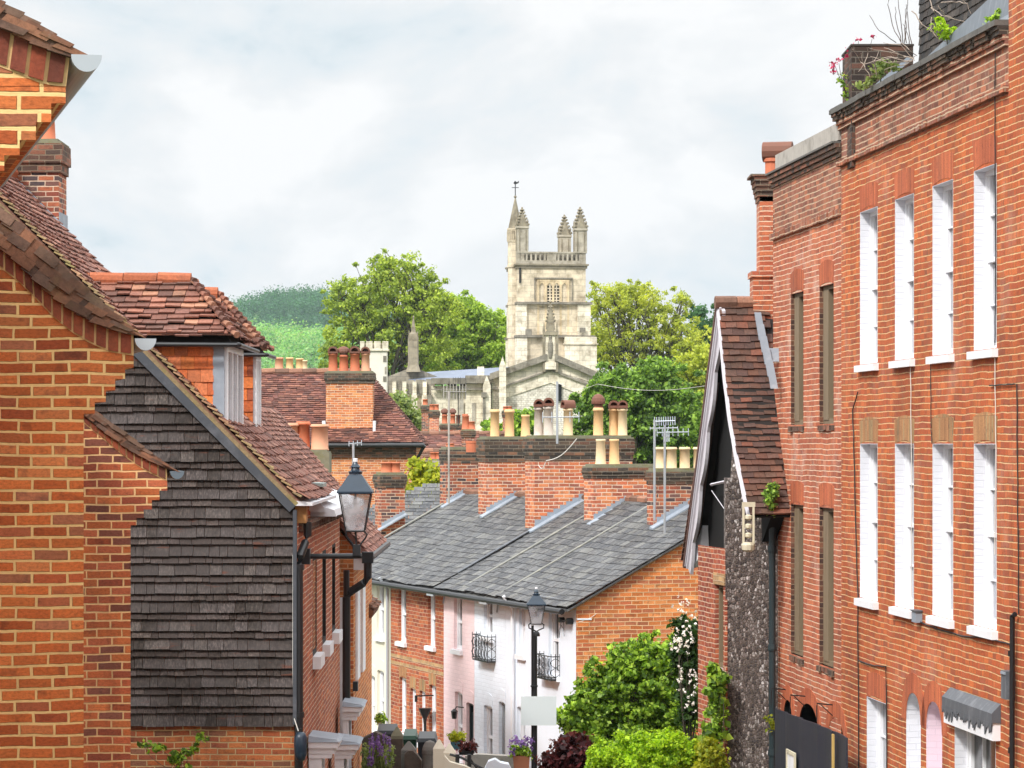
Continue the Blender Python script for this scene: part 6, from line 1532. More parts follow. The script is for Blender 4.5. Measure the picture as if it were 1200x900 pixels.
# ---- tower
tw = thing('church_tower', 'tall pale stone church tower with four pinnacles and a spired stair turret', 'tower', C(648, 640, 262))
YT = 262.0; sT = F/YT; th = math.radians(8)
TX = V((math.cos(th), math.sin(th), 0)); TY = V((-math.sin(th), math.cos(th), 0))
W0 = 80/sT/math.cos(th)            # width of the belfry stage
tc_ = at(646.5, 520, YT) + TY*W0/2; tc_.z = 0
zt_ = lambda py: (520-py)/sT
def tb(mb, u0, u1, v0, v1, z0, z1):
    p = lambda u, v, z: tc_ + TX*u + TY*v + V((0, 0, z))
    mb.hexa([p(u0,v0,z0),p(u1,v0,z0),p(u1,v1,z0),p(u0,v1,z0),p(u0,v0,z1),p(u1,v0,z1),p(u1,v1,z1),p(u0,v1,z1)])
h = W0/2
mb = MB(); tb(mb, -h, h, -h, h, zt_(395), zt_(308)); tb(mb, -h-.06, h+.30, -h-.28, h+.28, -12, zt_(395)); tb(mb, -h-.03, h+.15, -h-.12, h+.1, zt_(395), zt_(356))
mb.build('shaft', M['stoneP'], tw)
# buttresses, stepped
for sx in (-1, 1):
    for sy in (-1, 1):
        mb = MB(); w_ = .75
        for z0, z1, o in ((-12, zt_(396), .62), (zt_(395.5), zt_(357), .36)):
            ox = o if sx > 0 else o*.22
            a = sx*(h+ox); b = sx*(h-w_); tb(mb, min(a, b), max(a, b), min(sy*(h+o), sy*(h-w_)), max(sy*(h+o), sy*(h-w_)), z0, z1)
        mb.build('buttress', M['stone'], tw)
mb = MB()
for py, o in ((395, .72), (356, .5)): tb(mb, -h-o*.3, h+o, -h-o, h+o, zt_(py)-.05, zt_(py)+.14)
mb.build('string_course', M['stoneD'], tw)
# cornice and open parapet
mb = MB(); tb(mb, -h-.12, h+.12, -h-.12, h+.12, zt_(312)-.18, zt_(312)+.05); tb(mb, -h-.24, h+.24, -h-.24, h+.24, zt_(312)+.053, zt_(312)+.2); mb.build('cornice', M['stoneG'], tw)
z0, z1 = zt_(308)-.1, zt_(295)
par = MB(); tb(par, -h-.02, h+.02, -h-.02, -h+.22, z0-.02, z0+.3)
tb(par, -h-.04, h+.04, -h-.04, -h+.24, z1-.14, z1)
tb(par, -h-.04, -h+.22, -h+.245, h, z0-.02, z1); tb(par, h-.22, h+.04, -h+.245, h, z0-.02, z1); tb(par, -h+.23, h-.23, h-.2, h, z0-.02, z1)
n = 15; wgap = (2*h)/n
for k in range(n+1):
    u = -h + wgap*k; wide = .30 if k in (0, n) else (.20 if k == n//2+1 or k == n//2 else .075)
    u0, u1 = max(-h-.01, u-wide), min(h+.01, u+wide)
    if k in (1, n-1): u0, u1 = u-.2, u+.2
    tb(par, u0, u1, -h+.0, -h+.18, z0+.3, z1-.14)
    # little arched heads
    if k < n: tb(par, u, u+wgap, -h+.02, -h+.16, z1-.24, z1-.142)
par.build('parapet', M['stoneM'], tw)
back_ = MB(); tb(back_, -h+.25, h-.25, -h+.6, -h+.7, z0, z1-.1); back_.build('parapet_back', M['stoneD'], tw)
# pinnacles
def pinnacle(parent, u, v, zb, zs, ztp, w_, mat='stoneG', base=None, ctr=None, AX=None, AY=None):
    ctr = ctr or tc_; AX = AX or TX; AY = AY or TY
    c = ctr+AX*u+AY*v; c.z = 0; rot = math.atan2(AX.y, AX.x)+math.pi/4
    mb = MB(); r = w_*.72
    mb.lathe(c, [(r, zb), (r, zs-.05), (r*1.14, zs-.05), (r*1.14, zs+.12)], 4, rot)
    pn = mb.build('pinnacle', M['stoneM'], parent)
    mb = MB()
    for k in range(4):
        t = rot-math.pi/4+k*math.pi/2; d = V((math.cos(t), math.sin(t), 0)); s_ = V((-d.y, d.x, 0))
        for q in (-.3, 0.3): mb.box(c+d*(w_*.52)+s_*(w_*q)+V((0, 0, (zb+zs)/2)), s_*w_*.05, d*.03, V((0, 0, (zs-zb)*.42)))
        # gablet
        mb.prism([c+d*w_*.56-s_*w_*.5+V((0,0,zs-.1)), c+d*w_*.56+s_*w_*.5+V((0,0,zs-.1)), c+d*w_*.56+V((0,0,zs+w_*.8))], -d*.1)
    mb.build('tracery', M['stoneG'], pn)
    mb = MB(); mb.lathe(c, [(r*.98, zs+.1), (r*.5, zs+(ztp-zs)*.5), (r*.12, ztp-.35), (r*.10, ztp-.3)], 4, rot)
    nck = 5
    for k in range(nck):
        f = (k+.4)/nck; z_ = zs+.15+(ztp-.45-zs)*f; rr_ = r*(1-f*.9)
        for j in range(4):
            t = rot+j*math.pi/2; p = c+V((math.cos(t), math.sin(t), 0))*(rr_+w_*.07); p.z = z_
            mb.lathe(p, [(.01, -w_*.10), (w_*.13, -w_*.02), (w_*.10, w_*.10), (.01, w_*.14)], 5)
    mb.lathe(c, [(.03, ztp-.4), (w_*.10, ztp-.34), (w_*.26, ztp-.22), (w_*.10, ztp-.12), (w_*.08, ztp), (.02, ztp+.05)], 6)
    mb.build('spirelet', M[mat], pn)
pinnacle(tw, h-.42, -h+.42, z1-.1, zt_(269), zt_(242), 1.0)
pinnacle(tw, h-.98, h-.42, z1-1.2, zt_(272), zt_(246), .98)
pinnacle(tw, -h+.45, -h+.42, z1-.1, zt_(267), zt_(243), .92)
# stair turret with spire
tc2 = tc_ + TX*(-h+.15) + TY*(-h+1.6)
tc2 = at(603.8, 520, YT+1.0); tc2.z = 0
mb = MB(); r = 9.4/sT
mb.lathe(tc2, [(r*1.02, -12), (r*1.02, zt_(395)), (r, zt_(395)), (r, zt_(282))], 8, math.pi/8); tr = mb.build('stair_turret', M['stoneP'], tw)
mb = MB(); mb.lathe(tc2, [(r*1.08, zt_(283)), (r*1.12, zt_(281)), (r*.7, zt_(281)+.02), (r*.7, zt_(270)), (r*1.05, zt_(270)), (r*1.12, zt_(268)), (r*1.1, zt_(267))], 8, math.pi/8)
for k in range(24):
    t = 2*math.pi*k/24; d = V((math.cos(t), math.sin(t), 0)); mb.box(tc2+d*r*.98+V((0, 0, zt_(275.5))), V((-d.y, d.x, 0))*.035, d*.05, V((0, 0, (zt_(270)-zt_(281))/2)))
for py in (395, 356, 312): mb.lathe(tc2+V((0, 0, zt_(py))), [(r*1.12, -.05), (r*1.12, .12)], 8, math.pi/8)
mb.build('turret_parapet', M['stoneP'], tr)
mb = MB(); mb.lathe(tc2, [(r*.98, zt_(268)), (r*.08, zt_(231)), (r*.2, zt_(230)), (r*.2, zt_(229)), (.03, zt_(228))], 8, math.pi/8); mb.build('spire', M['stoneG'], tr)
mb = MB(); c = tc2+V((0, 0, 0)); mb.tube([c+V((0, 0, zt_(230))), c+V((0, 0, zt_(211)))], .045, 5); z_ = zt_(213.5)
mb.prism([c+V((-.16, 0, z_)), c+V((-.02, 0, z_-.12)), c+V((.3, 0, z_+.02)), c+V((.32, 0, z_+.22)), c+V((.15, 0, z_+.08)), c+V((-.03, 0, z_+.2))], (0, .05, 0))
mb.tube([c+V((-.3, 0, z_-.38)), c+V((.3, 0, z_-.38))], .03, 4); mb.build('weathervane', M['iron'], tr)
# belfry window in its panelled surround
fp = lambda u, z, o: tc_ + TX*u + TY*(-h-o) + V((0, 0, z))
def fb(mb, u0, u1, z0, z1, o0, o1): mb.hexa([fp(u0,z0,o1),fp(u1,z0,o1),fp(u1,z0,o0),fp(u0,z0,o0),fp(u0,z1,o1),fp(u1,z1,o1),fp(u1,z1,o0),fp(u0,z1,o0)])
uu = lambda px: (px-646.5)/sT/math.cos(th)
mb = MB()
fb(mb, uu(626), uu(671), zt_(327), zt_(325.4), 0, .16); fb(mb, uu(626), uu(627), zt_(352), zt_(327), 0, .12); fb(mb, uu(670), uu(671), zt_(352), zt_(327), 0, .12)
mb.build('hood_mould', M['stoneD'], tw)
mb = MB()
xs_ = [630.5, 639.3, 648.1, 656.9, 665.7]
for x in xs_: fb(mb, uu(x)-.09, uu(x)+.09, zt_(395), zt_(328), 0, .14)
for py in (329, 356, 360, 393): fb(mb, uu(630), uu(666), zt_(py)-.08, zt_(py)+.08, 0, .12)
for k in range(4):
    for (pa, pb) in ((331, 0), (362, 0)):
        a, b = uu(xs_[k]), uu(xs_[k+1]); m_ = (a+b)/2; z_ = zt_(pa)
        for q in range(5):
            f0, f1 = q/5, (q+1)/5
            for (s0, s1) in ((a, 1), (b, -1)):
                x0 = s0+s1*abs(m_-s0)*f0; x1_ = s0+s1*abs(m_-s0)*f1; y0 = z_-.75+.7*math.sin(f0*1.57)**.8; y1 = z_-.75+.7*math.sin(f1*1.57)**.8
                mb.prism([fp(x0, y0, .1), fp(x1_, y1, .1), fp(x1_, z_+.1, .1), fp(x0, z_+.1, .1)] if s1 > 0 else [fp(x1_, y1, .1), fp(x0, y0, .1), fp(x0, z_+.1, .1), fp(x1_, z_+.1, .1)], TY*.09)
mb.build('panelled_surround', M['stoneY'] if 'stoneY' in M else M['stoneP'], tw)
mb = MB(); fb(mb, uu(640.5), uu(656), zt_(354), zt_(335), .0, .012); bl_ = mb.build('belfry_opening', M['void'], tw)
mb = MB()
for x in (640.5, 644.4, 648.2, 652, 656): fb(mb, uu(x)-.05, uu(x)+.05, zt_(354), zt_(333), .013, .07)
for py in (338, 341.5, 345, 348.5, 352): fb(mb, uu(640.5), uu(656), zt_(py)-.05, zt_(py)+.05, .013, .06)
mb.build('louvre_tracery', M['stoneP'], bl_)
mb = MB(); fb(mb, uu(614.5), uu(622), zt_(396), zt_(386), .6, .63); mb.build('vent_louvre', M['stoneD'], tw)
mb = MB(); fb(mb, uu(678), uu(685), zt_(390), zt_(384), .6, .63); mb.build('vent_louvre', M['stoneD'], tw)
mb = MB(); mb.tube([fp(uu(683), zt_(405), .72), fp(uu(683), zt_(430), .72)], .07, 6); fb(mb, uu(681.5), uu(684.5), zt_(408), zt_(405), .65, .8); mb.build('downpipe', M['iron'], tw)
mb = MB(); fb(mb, uu(659), uu(699), zt_(404), zt_(402.5), .28, 1.0); fb(mb, uu(660), uu(697.5), -12, zt_(395), .3, .9); mb.build('stair_projection', M['stone'], tw)
mb = MB(); mb.tube([fp(-h+.2, zt_(314), .1), fp(-h+.2, zt_(332), .1)], .09, 5); mb.build('rainwater_head', M['iron'], tw)
# ---- chapel body: gabled east end on the right, long side running to the left
ch = thing('chapel', 'long pale stone chapel with low gable and dark battlements below the tower', 'chapel', C(600, 640))
g = C(645, 418, 247); gl = C(577, 441, 247); gr = C(712, 446, 247)
mb = MB(); mb.prism([V((gl.x, 247, -12)), gl, g, gr, V((gr.x, 247, -12))], (0, 10, 0)); mb.build('gable_wall', M['flintC'], ch)
mb = MB(); 
def cop(mb, a, b, up, dn, y0, y1): mb.hexa([(a.x, y0, a.z-dn), (b.x, y0, b.z-dn), (b.x, y1, b.z-dn), (a.x, y1, a.z-dn), (a.x, y0, a.z+up), (b.x, y0, b.z+up), (b.x, y1, b.z+up), (a.x, y1, a.z+up)])
cop(mb, C(574, 444, 247), C(641, 421, 247), .42, .1, 246.4, 247.6); cop(mb, C(650, 421, 247), C(716, 449, 247), .42, .1, 246.4, 247.6); mb.build('gable_coping', M['stoneD'], ch)
mb = MB(); cop(mb, C(592, 452, 247), C(645, 434, 247), .0, 1.0, 246.9, 246.999); cop(mb, C(645, 434, 247), C(700, 455, 247), .0, 1.0, 246.9, 246.999)
mb.prism([C(577, 444, 246.95), C(645, 421, 246.95), C(706, 446, 246.95), C(706, 452, 246.95), C(645, 433, 246.95), C(584, 456, 246.95)], (0, .04, 0)); mb.build('gable_band', M['stone'], ch)
mb = MB(); cop(mb, C(590, 454, 247), C(645, 434.5, 247), .12, .03, 246.7, 246.88); cop(mb, C(645, 434.5, 247), C(702, 456, 247), .12, .03, 246.7, 246.88); mb.build('hood_mould', M['stoneD'], ch)
mb = MB(); a, b = C(653, 470, 247), C(658, 450, 247); mb.bx(a.x, b.x, 246.8, 246.995, a.z, b.z); mb.build('lancet_window', M['void'], ch)
# niche pinnacle on the gable apex
c = C(645, 520, 246.9); c.z = 0; zz_ = lambda py: (520-py)/(F/246.9)
mb = MB(); mb.lathe(c, [(.62, zz_(433)), (.62, zz_(425)), (.52, zz_(424)), (.52, zz_(392))], 4, math.pi/4); pn = mb.build('niche', M['stone'], ch)
mb = MB()
for sx in (-1, 1): mb.lathe(c+V((sx*.52, -.3, 0)), [(.16, zz_(436)), (.16, zz_(388)), (.02, zz_(378))], 4, math.pi/4)
mb.prism([c+V((-.55, -.5, zz_(393))), c+V((.55, -.5, zz_(393))), c+V((0, -.5, zz_(380)))], (0, .9, 0)); mb.build('niche_canopy', M['stoneG'], pn)
mb = MB(); mb.lathe(c, [(.55, zz_(386)), (.40, zz_(375)), (.08, zz_(355)), (.16, zz_(354)), (.05, zz_(352))], 4, math.pi/4)
for k in range(5):
    for j in range(4): t = math.pi/4+j*math.pi/2; f = k/5; p = c+V((math.cos(t), math.sin(t), 0))*(.42*(1-f)+.08); p.z = zz_(376)+(zz_(356)-zz_(376))*f; mb.lathe(p, [(.01, -.1), (.09, 0), (.01, .12)], 5)
mb.build('niche_spirelet', M['stoneG'], pn)
mb = MB(); mb.lathe(c+V((0, -.35, 0)), [(.12, zz_(420)), (.22, zz_(412)), (.2, zz_(402)), (.12, zz_(398)), (.14, zz_(395)), (.05, zz_(392))], 8); mb.build('statue', M['stoneD'], pn)
# side wall: receding left; bays with battlements
NB = 246.0
def W_(px): return (px-600)/F*NB
mb = MB(); mb.bx(W_(545), W_(576), NB+1.2, NB+9, -12, zz_(443)); mb.bx(W_(505), W_(548), NB+1.5, NB+9, -12, zz_(452)); mb.bx(W_(436), W_(506), NB+2, NB+9, -12, zz_(461))
mb.build('side_wall', M['stone'], ch)
mb = MB(); mb.bx(W_(505), W_(592), NB+.8, NB+1.2, zz_(457), zz_(455.5)); mb.build('side_string_course', M['stoneD'], ch)
mb = MB()
for k, px in enumerate(range(438, 506, 12)):
    z_ = zz_(446.5-k*.5); mb.bx(W_(px), W_(px+10.6), NB+1.9, NB+2.6, zz_(461), z_); 
mb.bx(W_(436), W_(507), NB+1.7, NB+2.7, zz_(463.5), zz_(462)); mb.build('battlement', M['stoneD'], ch)
for px in (449, 461, 473, 485, 497): mb = MB(); mb.bx(W_(px)-.22, W_(px)+.22, NB+1.3, NB+2, -12, zz_(463)); mb.bx(W_(px)-.16, W_(px)+.16, NB+1.6, NB+2, zz_(463), zz_(447)); mb.build('buttress', M['stone'], ch)
mb = MB(); mb.bx(W_(500), W_(505.5), NB+1.0, NB+1.9, -12, zz_(463)); mb.build('downpipe', M['stoneD'], ch)
mb = MB(); mb.bx(W_(505), W_(560), NB+.7, NB+1.5, zz_(450), zz_(443)); mb.bx(W_(545), W_(577), NB+.6, NB+1.2, zz_(449), zz_(440)); mb.build('side_parapet', M['stoneD'], ch)
for (a, b, pt_) in ((566, 575, 452), (585, 593, 430)):
    mb = MB(); mb.bx(W_(a), W_(b), NB-.2, NB+1.2, -12, zz_(pt_)); mb.prism([(W_(a), NB-.2, zz_(pt_)), (W_(b), NB-.2, zz_(pt_)), ((W_(a)+W_(b))/2, NB-.2, zz_(pt_-12))], (0, 1.4, 0)); mb.build('buttress', M['stone'], ch)
mb = MB(); mb.tube([C(567, 463, 245.7), C(567, 500, 245.7)], .1, 6); mb.bx(W_(564), W_(570), 245.5, 245.9, zz_(466), zz_(460)); mb.build('downpipe', M['stoneD'], ch)
mb = MB()
for a in ((538, 495, 470, 543), (553, 495, 474, 557)): mb.bx(W_(a[0]), W_(a[3]), NB+1.1, NB+1.19, zz_(a[1]), zz_(a[2]-2))
mb.build('flint_panel', M['flint2'] if 'flint2' in M else M['flintC'], ch)
# low pitched roof behind the parapet, bluish lead
mb = MB(); mb.face([C(474, 447, 254), C(600, 440, 250), C(640, 424, 256), C(594, 430, 262), C(500, 436, 262)]); mb.face([C(474, 447.5, 254), C(500, 436.5, 262), C(500, 447, 262)])
mb.hexa([(W_(476), 251, zz_(450)), (W_(580), 251, zz_(446)), (W_(600), 262, zz_(440)), (W_(500), 262, zz_(440)), (W_(476), 251, zz_(445.5)), (W_(580), 251, zz_(440)), (W_(606), 262, zz_(429)-.1), (W_(500), 262, zz_(435)-.1)])
mb.build('roof', M['leadB'], ch)
mb = MB(); a = C(563, 440, 252); mb.bx(a.x-.25, a.x+.3, 251.5, 252.5, a.z-1, zz_(428)); mb.build('chimney', M['stone'], ch)
# left gable with tall pinnacle
lg = thing('gabled_pinnacle', 'tall thin stone pinnacle on a low dark gable left of the chapel roof', 'pinnacle', C(484, 640, 256))
sP_ = F/256.; z_ = lambda py: (520-py)/sP_; x_ = lambda px: (px-600)/sP_
mb = MB(); mb.prism([(x_(448), 256, z_(450)), (x_(520), 256, z_(450)), (x_(512), 256, z_(441)), (x_(484), 256, z_(430)), (x_(455), 256, z_(441))], (0, 3, 0)); mb.build('gable', M['stoneD'], lg)
c = V((x_(484.5), 255.8, 0)); mb = MB(); mb.lathe(c, [(.85, z_(436)), (.62, z_(428)), (.56, z_(424)), (.48, z_(400)), (.46, z_(392)), (.28, z_(389)), (.22, z_(383)), (.05, z_(373)), (.12, z_(372)), (.03, z_(370))], 4, math.pi/4)
for sx in (-1, 1): mb.lathe(c+V((sx*.34, -.25, 0)), [(.11, z_(432)), (.11, z_(397)), (.02, z_(388))], 4)
mb.build('shaft', M['stoneG'], lg)
# castellated turret
ct = thing('castellated_turret', 'small pale castellated turret behind the massive mossy chimney', 'turret', C(438, 640, 240))
s_ = F/240.; z_ = lambda py: (520-py)/s_; x_ = lambda px: (px-600)/s_
mb = MB(); mb.bx(x_(424), x_(453), 240, 242, -12, z_(411)); mb.build('wall', M['white3'] if 'white3' in M else M['cream'], ct)
mb = MB(); mb.bx(x_(422), x_(455), 239.85, 242.15, z_(411), z_(408.5))
for a, b in ((422, 427), (429, 436.5), (438.5, 446), (448, 455)): mb.bx(x_(a), x_(b), 239.85, 240.2, z_(408.5), z_(400))
mb.bx(x_(422.5), x_(454.5), 240.2, 240.4, z_(408.5), z_(402)); mb.build('battlement', M['stone'], ct)
mb = MB(); 
for k, (a, b, c1, d1) in enumerate(((449, 453, 424, 417), (451, 453, 438, 430), (449, 453, 447, 441))): mb.bx(x_(a), x_(b), 239.95, 240, z_(c1), z_(d1))
mb.build('quoins', M['stoneD'], ct)
# ================================================================== foliage
rng = np.random.default_rng(5)
def leafcloud(centres, radii, counts, size, flat=.0, updown=.35, squash=1.0, jit=.35):
    """quads scattered through clumps; returns vertex array and quad count"""
    C_ = np.repeat(np.asarray(centres, float), counts, axis=0); Rr = np.repeat(np.asarray(radii, float), counts, axis=0)
    n = len(C_); d = rng.normal(size=(n, 3)); d /= np.linalg.norm(d, axis=1)[:, None]
    rad = (rng.random(n)**.45)[:, None]*1.0
    p = C_ + d*rad*Rr*(1+.25*rng.normal(size=(n, 1))); 
    nrm = d*.6 + rng.normal(size=(n, 3))*.7 + np.array([0, -.15, updown]); nrm /= np.linalg.norm(nrm, axis=1)[:, None]
    a = np.cross(nrm, rng.normal(size=(n, 3))); a /= np.linalg.norm(a, axis=1)[:, None]; b = np.cross(nrm, a)
    s = size*(1+jit*rng.normal(size=(n, 1))).clip(.4, 2); a = a*s*.5; b = b*s*.36
    v = np.stack([p-a*1.0, p-b+a*.1, p+a*1.1, p+b+a*.1], 1)
    return v.reshape(-1, 3), n
def limb(mb, a, b, r0, r1, sag=.1, n=6):
    a = V(a); b = V(b); L = (b-a).length; o = V((R.uniform(-1, 1), R.uniform(-1, 1), R.uniform(-.3, 1)))*L*sag
    pts = [a.lerp(b, k/n) + o*math.sin(math.pi*k/n) for k in range(n+1)]; mb.tube(pts, r0, 6, r1); return pts
def tree(name, label, cat, lobes, base, Y, mat, leaf, nleaf, clump, nclump, trunk=.5, depth=1.0, limbs=True, group=None, split=None, up=.35, fill=.6, per=(.7, 1.3)):
    """lobes: (px, py, rx, ry) ellipses at distance Y give the crown its uneven shape"""
    s = F/Y; t = thing(name, label, cat, V(base), group); cs = []; rs = []
    area = [l[2]*l[3] for l in lobes]; tot = sum(area)
    for (px, py, rx, ry), ar in zip(lobes, area):
        k = max(2, int(nclump*ar/tot)); c0 = at(px, py, Y)
        for _ in range(k):
            d = rng.normal(size=3); d /= np.linalg.norm(d); r = rng.random()**fill; out_ = rng.random() < .16; r = rng.uniform(.98, 1.28) if out_ else r
            cs.append((c0.x+d[0]*r*rx/s, Y+d[1]*r*depth*(rx+ry)/2/s, c0.z+d[2]*r*ry/s)); q = clump*rng.uniform(*per)*(.5 if out_ else 1)
            rs.append((q, q, q*.75))
    cnt = np.maximum(3, (nleaf/len(cs)*rng.uniform(.5, 1.5, len(cs)))).astype(int)
    v, n = leafcloud(cs, rs, cnt, leaf, updown=up)
    mb = MB(); b = V(base); top = at(lobes[0][0], lobes[0][1], Y); hub = b.lerp(top, .55)
    tr = limb(mb, b, hub, trunk, trunk*.6, .03)
    if limbs:
        idx = rng.choice(len(cs), min(len(cs), 60 if limbs is True else limbs), replace=False)
        for (px, py, rx, ry) in lobes:
            e = at(px, py, Y); st_ = b.lerp(hub, rng.uniform(.75, 1)); P_ = limb(mb, st_, e, trunk*.45, trunk*.14, .12)
            mine = [i for i in idx if abs(cs[i][0]-e.x) < rx/s*1.2 and abs(cs[i][2]-e.z) < ry/s*1.2][:14]
            for i in mine: limb(mb, P_[rng.integers(2, 7)], cs[i], trunk*.13, trunk*.03, .15, 5)
    mb.build('trunk', M['bark'], t, uv=False)
    npmesh('crown', v, n, mat, t)
    return t
# ---- the wooded hill far off
def hillz(x, y):
    return -5 + 84*math.exp(-(((x+118)/120)**2) - ((y-1750)/200)**2) + 46*math.exp(-(((x+112)/170)**2) - ((y-1380)/190)**2)
mb = MB(); gx = [-900+45*k for k in range(41)]; gy = [900+60*k for k in range(24)]
for i in range(len(gx)-1):
    for j in range(len(gy)-1):
        q = [(gx[i+a], gy[j+b]) for a, b in ((0, 0), (1, 0), (1, 1), (0, 1))]
        mb.face([(x, y, hillz(x, y)) for x, y in q])
M['hillg'] = plain('hill_grass', (.10,.20,.06), .95, .3, .02)
mb.build('hill', M['hillg'], kind='structure', smooth=True)
def wood(name, label, mat, nc, cond, leafs, rad, per):
    cs = []; rs = []; k = 0
    while len(cs) < nc and k < 200000:
        k += 1; x = rng.uniform(-520, 60); y = rng.uniform(1120, 1850); px = 600+F*x/y
        if not (230 < px < 470 or (px > 470 and rng.random() < .2)): continue
        z = hillz(x, y); py = 520-F*z/y
        if not cond(px, py, x, y, z): continue
        r = rad*rng.uniform(.6, 1.4); cs.append((x, y, z+r*.8)); rs.append((r, r, r*1.05))
    v, n = leafcloud(cs, rs, np.full(len(cs), per), leafs, updown=.6)
    npmesh(name, v, n, mat, None, label=label, cat='wood', kind='stuff')
wood('hill_wood', 'light green wood covering the lower slopes of the distant hill', M['leafL'], 1500, lambda px, py, x, y, z: y < 1520 and z > -3, 1.0, 4.5, 240)
wood('hill_wood', 'dark blue-green wood along the top of the distant hill', M['leafK'], 700, lambda px, py, x, y, z: y > 1530 and z > 20, 1.0, 4.5, 240)

cs = []; rs = []
for k in range(420):
    x = rng.uniform(-150, 170); y = rng.uniform(390, 470); r = rng.uniform(2.5, 4.5); cs.append((x, y, gz(y)+rng.uniform(2, 9))); rs.append((r, r, r))
v, n = leafcloud(cs, rs, np.full(len(cs), 110), .9, updown=.6)
npmesh('far_wood', v, n, M['leafB2'], None, label='low green belt of woodland behind the chapel and its trees', cat='wood', kind='stuff')
GB = lambda px, Y: V(((px-600)/F*Y, Y, gz(Y)))
# ---- trees around the church
tree('broadleaf_tree', 'tall open-crowned green tree left of the church, top of the skyline', 'tree',
     [(455, 345, 42, 42), (425, 360, 34, 34), (466, 322, 26, 24), (448, 312, 16, 14), (400, 350, 20, 24), (490, 360, 34, 34), (450, 395, 56, 40), (402, 400, 26, 40), (500, 400, 40, 42), (410, 335, 14, 12), (482, 312, 14, 14), (392, 420, 20, 22), (500, 335, 18, 20), (512, 352, 22, 22), (525, 368, 24, 22)],
     GB(455, 300), 300, M['leafA'], .24, 52000, .55, 820, trunk=.6, limbs=260, fill=.42, per=(.5, 1.6))
tree('broadleaf_tree', 'dense green tree between the open-crowned tree and the church tower', 'tree',
     [(540, 385, 34, 36), (532, 362, 22, 16), (556, 368, 22, 16), (515, 375, 26, 28), (565, 395, 30, 32), (585, 400, 22, 30), (530, 420, 44, 30), (575, 425, 30, 20)],
     GB(545, 310), 310, M['leafB2'] if 'leafB2' in M else M['leafA'], .27, 52000, .7, 560, trunk=.6, limbs=80, fill=.45, per=(.5, 1.6))
tree('broadleaf_tree', 'yellow-green tree with bare branching top right of the church tower', 'tree',
     [(730, 375, 40, 44), (700, 360, 20, 30), (760, 370, 36, 36), (745, 350, 34, 22), (715, 415, 36, 34), (770, 410, 44, 40), (800, 385, 26, 34), (805, 415, 30, 34), (722, 340, 18, 12), (800, 350, 12, 12), (790, 445, 44, 34), (832, 425, 24, 36), (700, 400, 24, 30)],
     GB(745, 290), 290, M['leafB'], .21, 50000, .5, 860, trunk=.6, limbs=460, fill=.4, per=(.5, 1.6))
tree('broadleaf_tree', 'blue-green tree at the far right behind the yellow-green crown', 'tree',
     [(822, 385, 22, 26), (840, 400, 26, 30), (860, 395, 30, 40), (830, 420, 26, 26)], GB(838, 330), 330, M['leafD2'] if 'leafD2' in M else M['leafD'], .3, 20000, .8, 200, trunk=.5, limbs=20)
tree('broadleaf_tree', 'deep green rounded tree in front of the chapel gable', 'tree',
     [(745, 465, 46, 40), (715, 470, 36, 38), (780, 470, 42, 42), (700, 500, 34, 36), (740, 510, 56, 40), (790, 515, 48, 40), (690, 480, 22, 20), (765, 440, 26, 18)],
     GB(742, 150), 150, M['leafD'], .17, 80000, .42, 700, trunk=.35, limbs=40, fill=.5)
tree('broadleaf_tree', 'light green tree at the right edge of the deep green one', 'tree',
     [(812, 450, 30, 46), (830, 490, 30, 46), (800, 520, 26, 30), (820, 430, 22, 26), (845, 450, 24, 40)], GB(822, 190), 190, M['leafB'], .18, 36000, .45, 330, trunk=.3, limbs=40)
tree('willow_shrub', 'pale feathery shrub in front of the chapel side wall', 'shrub',
     [(472, 490, 24, 26), (458, 485, 14, 22), (484, 500, 18, 22), (466, 472, 12, 12), (470, 515, 26, 14)], GB(470, 180), 180, M['leafW'], .22, 7000, .55, 90, trunk=.12, limbs=40)
tree('yellow_shrub', 'bright yellow-green shrub beyond the slate roofs', 'shrub',
     [(500, 562, 17, 18), (490, 552, 8, 12), (512, 568, 14, 14), (495, 575, 20, 14)], GB(502, 92), 92, M['leafY'], .14, 4500, .35, 60, trunk=.08, limbs=20)
for k, (px, py, rx, lab) in enumerate(((578, 505, 9, 'small green bush between the chapel downpipe and the first buff pot'), (618, 490, 12, 'small green bush behind the third buff chimney pot'), (600, 500, 8, 'low bush peeping between the buff chimney pots'))):
    tree('bush', lab, 'bush', [(px, py, rx, rx*1.1), (px+rx*.5, py+8, rx, rx*.8)], GB(px, 160), 160, M['leafS'], .22, 1500, .4, 25, trunk=.08, limbs=6)
# ---- gardens below the orange gable
tree('garden_shrub', 'big glossy green shrub piled against the orange brick gable', 'shrub',
     [(745, 800, 52, 44), (790, 790, 30, 44), (760, 770, 34, 24), (715, 820, 40, 34), (690, 845, 36, 24), (770, 840, 56, 40), (670, 838, 18, 12), (728, 772, 16, 14), (700, 805, 14, 14), (740, 870, 70, 34), (800, 830, 18, 50)],
     GB(745, 51), 51, M['leafS'], .075, 60000, .14, 850, trunk=.07, limbs=60, depth=.7, per=(.6, 1.5))
tree('green_hedge', 'bright lime-green low bush at the bottom, right of the copper shrub', 'bush',
     [(735, 885, 42, 24), (775, 880, 42, 24), (710, 895, 24, 14), (805, 885, 22, 24), (750, 905, 60, 24)],
     GB(752, 47), 47, M['leafH'], .045, 42000, .10, 480, trunk=.06, limbs=20, depth=.8)
tree('copper_shrub', 'dark copper-red leaved shrub left of the bright lime bush', 'shrub',
     [(672, 885, 26, 22), (650, 893, 16, 14), (690, 880, 20, 14), (668, 905, 40, 20), (700, 895, 18, 14)],
     GB(672, 48.5), 48.5, M['leafR'], .085, 6500, .16, 90, trunk=.05, limbs=16, depth=.8)
